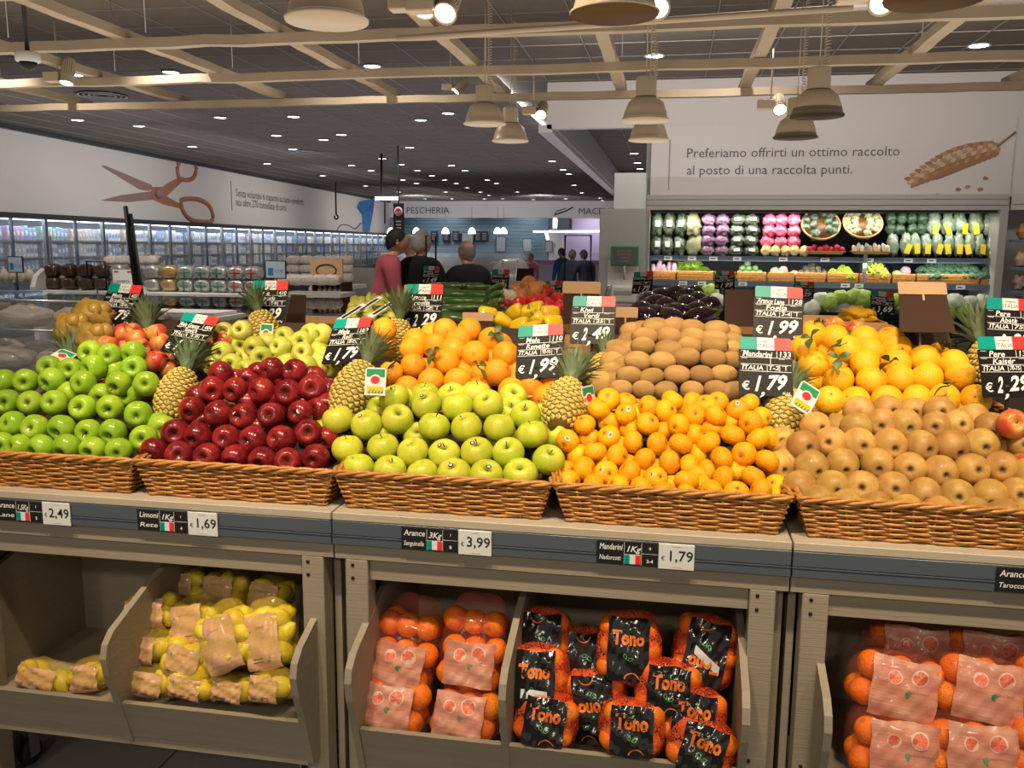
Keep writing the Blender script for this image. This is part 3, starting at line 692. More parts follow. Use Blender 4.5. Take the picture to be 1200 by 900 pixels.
FRONT = [(-1.955, 'green apples'), (-1.392, 'dark red apples'), (-.830, 'yellow-green apples'), (-.262, 'mandarins'), (.312, 'brown pears')]
for i, (x, what) in enumerate(FRONT):
    r = BK if i == 0 else copy_tree(BK)
    r.location = (x, 2.048, .9265); tag(r, 'long honey wicker basket heaped with '+what+' at the front', 'basket', 'front wicker baskets')
SECOND = [(-2.05, 'red and yellow apples'), (-1.45, 'pale green apples'), (-.86, 'leafy oranges'), (-.22, 'kiwis'), (.40, 'golden leafy oranges')]
for i, (x, what) in enumerate(SECOND):
    r = copy_tree(BK); r.location = (x, 2.56, 1.05); tag(r, 'wicker basket under the '+what+' in the second tier', 'basket', 'second tier wicker baskets')
# stepped plinth carrying the rear tiers
r = empty('tiered_plinth', (-2.3, 2.5, .905), label='dark stepped plinth hidden under the rear tiers of fruit', cat='plinth')
ob('second_step', MB().box(0, 4.0, .0, .50, 0, .14), r, mats='dark'); ob('third_step', MB().box(0, 4.0, .50, 1.9, 0, .27), r, mats='dark')

# ---------------------------------------------------------------- fruit shapes
def prof_apple(R, h=.92, dt=.36, db=.24, low=.93, n=14):
    P = []
    for i in range(n+1):
        t = pi*i/n; r = R*sin(t)**.92 if 0 < i < n else 0; z = -R*h*cos(t)
        if t < pi/2: r *= low+(1-low)*sin(t)
        z += R*db*math.exp(-(r/(R*.30))**2)*(1 if t < pi/2 else 0)*1.6 - R*dt*math.exp(-(r/(R*.30))**2)*(1 if t > pi/2 else 0)*1.6
        P.append((r, z))
    return P
def apple_mesh(name, m, R, seed, h=.92):
    rr = random.Random(seed); a0 = rr.uniform(0, 6); e1, e2 = rr.uniform(-.04, .04), rr.uniform(.01, .035)
    return MB().lathe(prof_apple(R, h*rr.uniform(.95, 1.05)), 22, lobe=lambda a, t: 1+e1*cos(a+a0)+e2*cos(5*a+a0)*(1-t)).mesh(name, m)
def sphere_mesh(name, m, R, seed, h=.97, pucker=.05):
    rr = random.Random(seed); e1 = rr.uniform(-.025, .025); e2 = rr.uniform(-.02, .02); P = []
    for i in range(15):
        t = pi*i/14; r = R*sin(t) if 0 < i < 14 else 0; z = -R*h*cos(t)
        z -= R*pucker*math.exp(-(r/(R*.22))**2)*(1 if t > pi/2 else -1)*1.5; P.append((r, z))
    return MB().lathe(P, 22, lobe=lambda a, t: 1+e1*cos(a)+e2*cos(2*a+1)).mesh(name, m)
def pear_mesh(name, m, R, seed):
    rr = random.Random(seed); L = R*rr.uniform(2.3, 2.7); a0 = rr.uniform(0, 6); e = rr.uniform(.02, .05)
    P = [(0, -.80*R), (.07*R, -.80*R), (.13*R, -.90*R), (.28*R, -.955*R), (.5*R, -.90*R), (.75*R, -.70*R), (.93*R, -.38*R), (R, 0), (.96*R, .3*R), (.82*R, .62*R), (.62*R, .95*R), (.46*R, 1.25*R), (.37*R, L*.62), (.30*R, L*.70), (.15*R, L*.745), (0, L*.75)]
    return MB().lathe(P, 22, lobe=lambda a, t: 1+e*cos(a+a0)+.02*cos(4*a+a0)*(1-t)).mesh(name, m)
def kiwi_mesh(name, m, R, seed):
    rr = random.Random(seed); h = rr.uniform(1.22, 1.38); P = []
    for i in range(15):
        t = pi*i/14; r = R*sin(t)**.9 if 0 < i < 14 else 0; P.append((r, -R*h*cos(t)))
    P[-1] = (0, P[-1][1]+.02*R); e = rr.uniform(0, .05)
    return MB().lathe(P, 20, lobe=lambda a, t: 1+e*cos(2*a)).mesh(name, m)
def stem_mesh(R, L=.022, z0=.62):
    b = MB(); b.tube([(0, 0, R*z0), (.002, 0, R*z0+L*.5), (.005, .001, R*z0+L)], [.0016, .0012, .0018], 5); return b.mesh('stalk', 'stem')
def calyx_mesh(R, z=-.70):
    b = MB()
    for k in range(5):
        a = 2*pi*k/5; b.add([(0, 0, z*R), (.0045*cos(a-.4), .0045*sin(a-.4), z*R-.001), (.0065*cos(a), .0065*sin(a), z*R-.003), (.0045*cos(a+.4), .0045*sin(a+.4), z*R-.001)], [(0, 1, 2, 3)])
    return b.mesh('calyx', 'stem')
def sticker_mesh(R, a=.010, bb=.007, axis=(0, -.5, .8), mats=('white', 'redprint', 'ink'), which=0, h=1.0):
    d = Vector(axis).normalized(); X = Matrix.Translation(d*R*1.005) @ d.to_track_quat('Z', 'Y').to_matrix().to_4x4()
    b = MB(); n = 14
    def disc(a_, b_, z, mi):
        vs = [(0, 0, z)]+[(a_*cos(2*pi*k/n), b_*sin(2*pi*k/n), z-.5*(a_*a_*cos(2*pi*k/n)**2+b_*b_*sin(2*pi*k/n)**2)/R) for k in range(n)]
        b.add(vs, [(0, 1+k, 1+(k+1) % n) for k in range(n)], mi, True, X)
    disc(a, bb, .0006, which); disc(a*.55, bb*.5, .0010, 1 if which == 0 else 0)
    return b.mesh('sticker', list(mats))

class Kind:
    def __init__(s, name, meshes, R, extras): s.name, s.meshes, s.R, s.extras = name, meshes, R, extras
def heap(kind, rows, Yr, ref, slope, desc, place, cat, axisf, group, stickers=None, depth=.55, size=None, d=None, top='row up from the basket rim'):
    """rows: lists of (px, py[, 1 if half hidden]) picked off the heap, bottom row first, put on a sloping plane at Yr through the ref pixel"""
    P0 = onY(*ref, Yr); nrm = Vector((0, -slope, 1)).normalized(); out = []
    for ri, row in enumerate(rows):
        row = sorted(row)
        for ci, t in enumerate(row):
            hid = len(t) > 2 and t[2]
            rr = ray(t[0], t[1]); P = P0-nrm*(kind.R*depth*2*(1 if hid else 0))
            q = CP+rr*((P-CP).dot(nrm)/rr.dot(nrm))
            o = ob(kind.name, random.choice(kind.meshes)); X = aim(axisf(hid))
            sc = random.uniform(.96, 1.04)*(size(ri) if size else 1)
            o.matrix_world = Matrix.Translation(q) @ X @ Matrix.Diagonal((sc, sc, sc, 1))
            for nm, me, pr in kind.extras:
                if random.random() < pr: ob(nm, me, o)
            if stickers and not hid and random.random() < stickers[0]:
                # sticker somewhere on the side that faces the aisle
                loc = X.to_3x3().inverted() @ (Vector((random.uniform(-.5, .5), -.75, random.uniform(.1, .9))) if stickers[2] == 0 else Vector((random.uniform(-.3, .3), -.62, .75)))
                ob('sticker', sticker_mesh(kind.R, *stickers[1], axis=loc, which=stickers[2]), o)
            hl = 'half hidden ' if hid else ''
            tag(o, '%s%s, %s from the left, %s %s' % (hl, desc, ordn(ci), ordn(ri), place), cat, group); out.append(o)
    return out
U = random.uniform
def ax_front(hid): return (U(-.45, .45), -1, U(-.35, .5))
def ax_calyx(hid): return (U(-.45, .45), random.choice((1, -1, -1)), U(-.35, .35))
def ax_up(hid): return (U(-.4, .4), U(-.75, .05), 1)
def ax_any(hid): return (U(-1, 1), U(-1, .3), U(-.2, 1))
def ax_side(hid): return (1, U(-.35, .35), U(-.15, .15))
K_ga = Kind('green_apple', [apple_mesh('green_apple', 'gapple', .0395, k) for k in range(3)], .0355, [('stalk', stem_mesh(.0395), .55)])
K_ra = Kind('red_apple', [apple_mesh('red_apple', 'rapple', .0395, k+5, .95) for k in range(3)], .0350, [('stalk', stem_mesh(.0395), .6)])
K_ya = Kind('yellow_apple', [apple_mesh('yellow_apple', 'yapple', .0440, k+9, .90) for k in range(3)], .0395, [('stalk', stem_mesh(.044, .012), .6)])
K_ma = Kind('mandarin', [sphere_mesh('mandarin', 'mandarin', .0315, k, .84, .10) for k in range(3)], .0285, [('stalk_scar', MB().ball((0, 0, .0315*.78), (.0028, .0028, .0012), 8, 5).mesh('scar', 'calyx'), .8)])
K_pe = Kind('pear', [pear_mesh('pear', 'pear', .0415, k) for k in range(3)], .037, [('calyx', calyx_mesh(.0415, -.80), 1), ('stalk', stem_mesh(.0415, .02, 1.85), 1)])
K_or = Kind('orange', [sphere_mesh('orange', 'orange', .0430, k) for k in range(3)], .041, [('stalk_scar', MB().ball((0, 0, .0395), (.003, .003, .0015), 8, 5).mesh('scar', 'calyx'), .8)])
K_yo = Kind('golden_orange', [sphere_mesh('golden_orange', 'yorange', .0440, k+4) for k in range(3)], .041, [('stalk_scar', MB().ball((0, 0, .0395), (.003, .003, .0015), 8, 5).mesh('scar', 'calyx'), .8)])
K_ki = Kind('kiwi', [kiwi_mesh('kiwi', 'kiwi', .0285, k) for k in range(3)], .026, [('tip', MB().ball((0, 0, .037), (.003, .003, .002), 8, 4).mesh('tip', 'stem'), 1)])
K_gg = Kind('pale_green_apple', [apple_mesh('pale_apple', 'ggold', .0385, k+20) for k in range(3)], .0355, [('stalk', stem_mesh(.0355, .018), .7)])
K_gl = Kind('red_yellow_apple', [apple_mesh('red_yellow_apple', 'gala', .0375, k+30) for k in range(3)], .0375, [('stalk', stem_mesh(.0375, .018), .7)])

A = [[(2,522),(22,524),(49,525),(79,525),(109,527),(140,529)],
 [(-12,500),(15,497),(41,502),(73,502),(104,506),(133,506),(168,514),(192,502,1)],
 [(-20,474),(8,471),(36,472),(64,472),(97,478),(130,478),(162,486),(186,498,1)],
 [(30,447),(61,446),(98,449),(139,450),(172,450),(150,462,1),(5,447,1),(80,462,1),(120,464,1)],
 [(58,431,1),(83,433,1),(110,431),(157,432),(134,434,1)],
 [(128,417),(157,414),(106,414,1)]]
heap(K_ga, A, 2.13, (79, 525), .80, 'glossy green apple', 'row up in green heap', 'apple', ax_calyx, 'green apples in the front basket')
B = [[(181,529),(210,533),(243,536),(276,537),(308,540),(337,541),(370,536)],
 [(206,507),(232,511),(265,514),(297,516),(330,515),(362,507),(383,514,1)],
 [(225,480),(256,485),(286,488),(318,487),(352,484),(374,480,1),(240,498,1),(303,502,1)],
 [(250,457),(276,457),(307,458),(338,460),(366,455),(383,458,1),(383,475,1),(232,466,1),(292,472,1),(330,474,1)],
 [(259,439),(291,445,1),(319,433),(346,435),(303,438,1),(321,448,1),(368,444,1),(277,447,1)]]
heap(K_ra, B, 2.13, (276, 537), .80, 'shiny dark red apple', 'row up in red heap', 'apple', ax_calyx, 'dark red apples in the front basket', stickers=(.08, (.0075, .0075), 0))
C_ = [[(420,548),(457,552),(495,555),(532,556),(570,557),(610,556)],
 [(407,526),(449,524),(484,530),(521,532),(559,530),(596,531),(643,539)],
 [(396,492),(430,498),(466,491),(509,500),(547,501),(585,501),(624,509),(650,510,1),(380,505,1),(490,512,1),(448,508,1)],
 [(445,481,1),(500,474),(536,477),(572,474),(616,486),(639,490,1),(599,482,1),(415,478,1),(590,512,1)],
 [(462,466),(498,464,1),(530,465,1),(558,462,1),(601,466,1),(470,470,1)]]
heap(K_ya, C_, 2.13, (532, 556), .80, 'large yellow-green apple', 'row up in yellow-green heap', 'apple', ax_up, 'yellow-green apples in the front basket', stickers=(.6, (.0070, .0060), 2))
def o4(L): return [tuple([650+t[0]/4.138, 450+t[1]/4.138]+list(t[2:])) for t in L]
D_ = [o4([(72,475),(188,497),(305,495),(418,508),(527,535),(640,545),(760,525),(882,530),(1000,520),(1060,560,1)]),
 o4([(145,410),(250,430),(362,428),(492,457),(640,470),(708,495,1),(820,455),(962,450),(1070,495,1),(570,500,1),(420,460,1),(60,425,1)]),
 o4([(112,345,1),(197,328),(305,347),(437,367),(558,378),(652,400,1),(735,422,1),(810,360),(885,420,1),(917,342),(1030,372),(250,385,1),(360,395,1),(500,420,1),(690,455,1)]),
 o4([(62,275),(170,265,1),(262,255),(382,280),(497,290),(612,290),(690,345,1),(745,280),(862,248),(985,268),(1040,260,1),(320,310,1),(560,330,1),(960,310,1)]),
 o4([(145,198),(262,190,1),(365,220,1),(450,193),(525,230,1),(600,198),(680,245,1),(765,215,1),(845,185,1),(950,190)]),
 o4([(215,125),(345,145),(455,110),(540,130),(675,150),(780,155),(888,125),(1000,165,1),(600,120,1),(410,150,1)]),
 o4([(165,105,1),(260,72),(345,90,1),(570,80),(670,90,1),(730,105,1),(790,88,1),(940,95,1)])]
heap(K_ma, D_, 2.12, (775, 580), .80, 'small bright mandarin', 'row up in mandarin heap', 'mandarin', ax_any, 'mandarins in the front basket', stickers=(.16, (.009, .006), 0))
def o5(L): return [tuple([900+t[0]/4, 450+t[1]/4]+list(t[2:])) for t in L]
E_ = [o5([(230,555),(365,570),(505,580),(650,590),(795,605),(965,610),(1108,615),(1225,618)]),
 o5([(147,480),(302,483),(442,487),(587,495),(730,517),(888,527),(1040,528),(1165,520)]),
 o5([(50,390,1),(205,385),(352,372),(512,378),(660,398),(806,412),(952,403),(1092,395),(1215,430)]),
 o5([(60,270,1),(110,300,1),(165,295),(288,275),(427,280),(572,285),(718,295),(862,293),(1000,285),(1110,310,1),(1200,290),(90,370,1),(480,340,1)]),
 o5([(225,200),(345,210,1),(415,205),(530,185),(640,190),(785,200),(880,195),(1040,205),(980,215,1)]),
 o5([(425,130),(560,125,1),(685,135,1),(800,130),(965,160,1)])]
heap(K_pe, E_, 2.13, (1000, 592), .80, 'russet brown pear', 'row up in brown pear heap', 'pear', lambda h: (U(-.35, .35), 1, U(-.3, .25)), 'brown pears in the front basket')
for x, y in ((1187, 497), (1203, 537)):
    q = onY(x, y, 2.28); o = ob('red_yellow_apple', K_gl.meshes[0]); o.matrix_world = Matrix.Translation(q) @ aim((0, -1, .3)) @ Matrix.Diagonal((.98, .98, .98, 1)); ob('stalk', K_gl.extras[0][1], o)
    tag(o, 'pinkish red apple at the picture edge, %s the other beside the brown pears' % ('above' if y < 510 else 'below'), 'apple', 'red apples beside the pears')
# second tier
def o7(L): return [tuple([430+t[0]/5.217, 360+t[1]/5.217]+list(t[2:])) for t in L]
F_ = [o7([(245,500),(392,455),(553,455),(690,500,1),(890,510),(1010,500,1),(1100,560)]),
 o7([(148,405),(285,358),(488,335),(600,400,1),(700,400,1),(795,400),(905,395,1),(1010,480),(1150,465),(350,390,1),(920,450,1)]),
 o7([(275,260),(415,240),(530,262),(662,285),(850,290),(760,320,1),(950,330,1),(590,330,1)]),
 o7([(300,205),(560,200),(760,200),(810,235,1),(105,225,1)]),
 o7([(480,145),(625,145),(105,140),(400,170,1)])]
heap(K_or, F_, 2.60, (530, 447), .75, 'ripe orange', 'row up in middle orange heap', 'orange', ax_any, 'oranges in the middle of the second tier')
def o3(L, ox, oy): return [tuple([ox+t[0]/3, oy+t[1]/3]+list(t[2:])) for t in L]
I_ = [o3([(195,468,1),(262,468),(343,470),(420,472),(513,472),(598,470),(660,475)], 640, 300),
 o3([(292,422),(370,425),(460,418),(547,418),(625,415),(240,440,1),(195,440,1)], 640, 300),
 o3([(322,370),(408,370),(493,357),(588,362),(650,368,1),(270,385,1),(230,405,1)], 640, 300),
 o3([(340,318),(430,332),(505,318),(590,320),(652,325,1),(290,335,1),(250,345,1),(232,370,1)], 640, 300),
 o3([(347,283),(432,284),(515,290),(592,293),(650,300,1),(295,300,1),(255,325,1)], 640, 300),
 o3([(385,250),(450,250),(512,258),(598,262),(305,268,1),(340,262,1),(640,275,1)], 640, 300)]
heap(K_ki, I_, 2.58, (800, 457), .72, 'brown fuzzy kiwi', 'row up in kiwi heap', 'kiwi', ax_side, 'kiwis in the second tier', size=lambda r: 1.0+.035*r)
J_ = [o3([(365,510),(455,510),(568,510),(672,505),(770,500),(880,505),(395,570,1),(820,545,1)], 850, 300),
 o3([(398,435),(513,440),(613,432),(708,428),(825,420),(310,440,1)], 850, 300),
 o3([(308,385),(400,380,1),(490,378),(600,378),(700,365),(800,378)], 850, 300),
 o3([(270,325),(355,335,1),(430,330),(508,335),(600,325),(735,350,1),(560,350,1)], 850, 300),
 o3([(305,275),(385,290),(490,297),(580,298)], 850, 300)]
heap(K_yo, J_, 2.58, (1040, 469), .72, 'golden orange', 'row up in golden orange heap', 'orange', ax_any, 'golden oranges in the second tier', size=lambda r: 1.0)
def o6(L): return [tuple([200+t[0]/4.8, 350+t[1]/4.8]+list(t[2:])) for t in L]
G_ = [o6([(240,372,1),(345,370),(430,405),(760,385),(640,390,1),(830,400,1),(900,380,1)]),
 o6([(290,300),(510,330),(620,275),(740,305),(650,365,1),(560,380,1),(830,360,1),(420,340,1),(850,330,1)]),
 o6([(470,270),(395,262,1),(740,240),(840,235,1),(550,250,1),(830,295,1),(690,270,1)]),
 o6([(300,195),(400,185),(790,200),(850,200),(880,250,1),(640,215,1),(350,240,1)])]
heap(K_gg, G_, 2.64, (300, 425), .70, 'pale green apple', 'row up in pale green heap', 'apple', ax_front, 'pale green apples in the second tier')
def o8(L): return [tuple([60+t[0]/5, 300+t[1]/5]+list(t[2:])) for t in L]
H_ = [o8([(620,615),(700,665,1),(720,600,1),(520,540),(640,510),(560,600,1)]), o8([(330,520),(500,485),(620,452),(560,500,1),(440,540,1)]), o8([(425,455),(1010,497),(950,540,1),(480,450,1)])]
heap(K_gl, H_, 2.64, (184, 423), .60, 'red and yellow apple', 'row up in striped heap', 'apple', ax_any, 'red and yellow apples behind the green ones')
# citrus leaves
lf = empty('leafy_sprig')
def leaf_mb(L=.06, w=.018):
    b = MB(); vs = []; fs = []; n = 6
    for i in range(n+1):
        t = i/n; ww = w*sin(pi*min(1, t*1.02))**.8; z = .008*sin(pi*t); vs += [(-ww, t*L, z), (0, t*L, z-.003), (ww, t*L, z)]
    for i in range(n): fs += [(i*3, i*3+1, i*3+4, i*3+3), (i*3+1, i*3+2, i*3+5, i*3+4)]
    return b.add(vs, fs, 0, True)
ob('leaf', leaf_mb(.045, .013), lf, mats='leaf'); ob('leaf', leaf_mb(.036, .011), lf, (0, 0, .004), (0.3, 0, 1.9), 'leaf'); ob('leaf', leaf_mb(.034, .010), lf, (0, 0, .002), (.2, 0, -1.6), 'leaf')
b = MB(); b.tube([(0, -.02, 0), (0, 0, 0), (.004, .012, .003)], .0015, 5); ob('twig', b, lf, mats='stem')
SP = [(951, 396, 2.66, 2.5, 'by the first golden orange'), (985, 405, 2.62, 1.2, 'drooping over the golden oranges'), (983, 420, 2.60, 2.9, 'between two golden oranges'), (1043, 425, 2.58, .5, 'in the gap of the golden heap'), (1112, 452, 2.52, 1.3, 'at the end of the golden oranges'),
      (509, 414, 2.62, 2.6, 'dark and dry on the middle oranges'), (560, 430, 2.60, 4.2, 'beside the central orange'), (580, 392, 2.72, 4.0, 'behind the top of the orange heap'), (463, 424, 2.58, 1.4, 'at the edge of the middle oranges'), (1108, 406, 2.75, 4.6, 'behind the golden oranges'), (962, 381, 2.8, 1.0, 'above the golden heap'), (1000, 393, 2.8, 2.0, 'near the crate behind the golden heap')]
for i, (px, py, Y, a, lab) in enumerate(SP):
    r = lf if i == 0 else copy_tree(lf); r.location = onY(px, py, Y); r.rotation_euler = (RD(-35+random.uniform(-20, 20)), RD(random.uniform(-20, 20)), a)
    tag(r, 'green citrus leaf sprig '+lab, 'leaf sprig', 'citrus leaves among the oranges')

# ---------------------------------------------------------------- pineapples
def pineapple_body():
    b = MB(); H, R = .155, .062; rows = 14; n = 13
    prof = lambda t: R*(max(0, sin(pi*(.06+.88*t)))**.45)*(1.0-.10*t)
    b.lathe([(0.0, 0)]+[(prof(i/16)*.93, H*i/16) for i in range(17)]+[(0, H)], 22, mi=1)
    for i in range(rows):
        t = (i+.5)/rows; r = prof(t); z = H*t; dz = H/rows*.56
        for k in range(n):
            a = 2*pi*(k+.5*(i % 2))/n; wa = pi/n*1.02
            def P(da, dzz, o): q = (prof(min(1, max(0, t+dzz/H)))*.93+o); return (q*cos(a+da), q*sin(a+da), z+dzz)
            vs = [P(-wa, 0, .001), P(0, -dz, .001), P(wa, 0, .001), P(0, dz, .001), P(-wa*.62, 0, .0045), P(0, -dz*.62, .0045), P(wa*.62, 0, .0045), P(0, dz*.62, .0045), P(0, dz*.1, .0055)]
            b.add(vs, [(0, 1, 5, 4), (1, 2, 6, 5), (2, 3, 7, 6), (3, 0, 4, 7), (4, 5, 8), (5, 6, 8), (6, 7, 8), (7, 4, 8)], 0, True); b.add([P(-wa*.16, 0, .0052), P(0, -dz*.2, .0052), P(wa*.16, 0, .0052), P(0, dz*.3, .0085)], [(0, 1, 3), (1, 2, 3), (2, 0, 3)], 2)
    return b.mesh('body', ['pine', 'pinegap', 'stem'])
def crown_mesh(seed, H=.115, n=84):
    rr = random.Random(seed); b = MB()
    for k in range(n):
        f = k/n; a = k*2.399; L = H*(.55+.5*sin(pi*min(1, f*1.1+.1)))*rr.uniform(.85, 1.1); out = (1-f)*1.0+.05; vs = []; fs = []; m = 6; w = .0105*(1-.35*f)
        for i in range(m+1):
            t = i/m; rad = .008+L*t*sin(out*(.35+.65*t)); z = .002+f*.03+L*t*cos(out*(.35+.65*t)*.9); ww = w*(1-t**1.6)
            ca, sa = cos(a), sin(a); vs += [(rad*ca+ww*sa, rad*sa-ww*ca, z), (rad*ca*.96, rad*sa*.96, z-.002), (rad*ca-ww*sa, rad*sa+ww*ca, z)]
        for i in range(m): fs += [(i*3, i*3+1, i*3+4, i*3+3), (i*3+1, i*3+2, i*3+5, i*3+4)]
        b.add(vs, fs, 0, True)
    return b.mesh('crown', 'pineleaf')
PB = pineapple_body(); CR = [crown_mesh(k) for k in range(3)]
def fruit_tag_mesh():
    b = MB(); b.prism([(-.030, -.038), (.030, -.038), (.030, .032), (.024, .038), (-.024, .038), (-.030, .032)], -.0008, .0008, 0)
    b.box(-.026, .026, -.0014, -.0009, .012, .034, 1); b.prism([(.017*cos(k*pi/8), .004+.015*sin(k*pi/8)) for k in range(16)], -.0022, -.0015, 0); b.prism([(.013*cos(k*pi/8), .004+.011*sin(k*pi/8)) for k in range(16)], -.003, -.0023, 2)
    b.box(-.024, .024, -.0014, -.0009, -.032, -.014, 3)
    for k in range(5): b.prism([(-.02+k*.009, -.032), (-.014+k*.009, -.032), (-.012+k*.009, -.020)], -.0024, -.0015, 1)
    return b.mesh('paper_tag', ['white', 'greenprint', 'redprint', 'ypep'])
FT = fruit_tag_mesh()
def pineapple(base, top, Y, Yt, lab, cr=0, crs=1.0, tagp=None, tagrot=(0, 0, 0)):
    """base and top: pixels of the body's bottom end and of its crown end, at depths Y and Yt"""
    a = onY(*base, Y); c = onY(*top, Yt); r = empty('pineapple', a, label=lab, cat='pineapple', group='whole pineapples between the heaps')
    d = c-a; X = d.to_track_quat('Z', 'Y').to_matrix().to_4x4(); s = d.length/.155
    bo = ob('body', PB, r); bo.matrix_local = X @ Matrix.Rotation(U(0, 6), 4, 'Z') @ Matrix.Diagonal((min(s, 1.05), min(s, 1.05), s, 1))
    co = ob('crown', CR[cr], r); co.matrix_local = Matrix.Translation(d) @ X @ Matrix.Diagonal((crs, crs, crs, 1))
    if tagp:
        t = ob('paper_tag', FT, r); t.location = onY(*tagp)-a; t.rotation_euler = tagrot
    return r
pineapple((197, 492), (217, 436), 2.30, 2.42, 'golden pineapple between the green and the red apples', 0, 1.0)
pineapple((400, 486), (428, 428), 2.30, 2.42, 'pineapple with a paper tag between red and yellow-green apples', 1, .95, (440, 447, 2.25), (RD(-12), 0, 0))
c_ = pineapple((655, 500), (668, 450), 2.28, 2.42, 'pale pineapple between yellow-green apples and mandarins', 2, .95, (690, 468, 2.36), (RD(-10), 0, RD(62)))
pineapple((915, 512), (924, 462), 2.40, 2.55, 'dark pineapple between mandarins and brown pears', 1, .85, (944, 466, 2.36), (RD(-20), RD(32), RD(10)))
pineapple((60, 460), (78, 424), 2.55, 2.66, 'pineapple lying behind the green apples with its tag showing', 2, 1.05, (72, 418, 2.45), (RD(-70), RD(18), RD(0)))
pineapple((176, 425), (173, 388), 2.85, 2.92, 'pineapple standing behind the striped apples', 0, 1.05)
pineapple((318, 420), (303, 366), 2.95, 3.0, 'pineapple behind the pale green apples, beside a price card', 1, .9, (312, 392, 2.78), (RD(-10), 0, RD(-20)))
pineapple((462, 425), (468, 375), 2.90, 2.95, 'pineapple crown beside the tilted 2,29 price card', 2, 1.0)
pineapple((702, 455), (708, 418), 2.75, 2.85, 'pineapple half hidden under the kiwi price card', 0, .7)
pineapple((1168, 455), (1152, 405), 2.72, 2.85, 'pineapple beside the golden oranges with a tall crown', 1, 1.15)
# mesh bags of fruit on the far left
def lumpy(mb, c, r, seed, mi=0, n=22, m=14, amp=.12, fr=3.0):
    from mathutils import noise as NZ
    vs = []; fs = []
    for i in range(m+1):
        t = pi*i/m
        for k in range(n):
            a = 2*pi*k/n; d = Vector((sin(t)*cos(a), sin(t)*sin(a), cos(t))); q = 1+amp*NZ.noise(d*fr+Vector((seed*3.7, seed, 0)))*2
            vs.append((c[0]+r[0]*d.x*q, c[1]+r[1]*d.y*q, c[2]+r[2]*d.z*q))
    for i in range(m):
        for k in range(n): fs.append((i*n+k, (i+1)*n+k, (i+1)*n+(k+1) % n, i*n+(k+1) % n))
    return mb.add(vs, fs, mi, True)
for i, (px, py, Y, rx) in enumerate(((108, 372, 2.85, .075), (84, 386, 2.75, .062), (112, 398, 2.72, .065))):
    r = empty('fruit_bag', onY(px, py, Y), label='yellow-brown mesh fruit bag, %s of three behind the green apples' % ('topmost', 'outermost', 'lowest')[i], cat='bag', group='mesh bags of fruit')
    for k in range(7): o = ob('fruit', MB().ball((0, 0, 0), (.03, .028, .03), 12, 8), r, (rx*.62*cos(k*.9), rx*.4*sin(k*.9), .03*cos(k*2.1)), mats='bagnet')
    b = MB(); lumpy(b, (0, 0, 0), (rx, rx*.8, rx*.85), i, amp=.16, fr=2.5); ob('mesh_film', b, r, mats='filmy' if i == 9 else 'bagnet')
# sloping false bottoms that carry the heaps
r = empty('sloping_riser', (0, 0, 0), label='dark sloping boards hidden beneath the heaps of fruit', cat='riser')
for y0, z0, y1, sl, xs, dz in ((2.14, 1.02, 2.42, .80, [(x+.05, x+BL-.05) for x, w in FRONT], .135), (2.62, 1.17, 3.0, .73, [(x+.05, x+BL-.05) for x, w in SECOND], .135)):
    for a, b_ in xs:
        m = MB(); za, zb = z0-dz, z0+sl*(y1-y0)-dz; m.add([(x, y, z) for x in (a, b_) for y, z in ((y0, za), (y1, zb), (y1, zb-.012), (y0, za-.012))], [(0, 1, 2, 3), (7, 6, 5, 4), (0, 4, 5, 1), (1, 5, 6, 2), (2, 6, 7, 3), (3, 7, 4, 0)]); ob('riser_board', m, r, mats='dark')

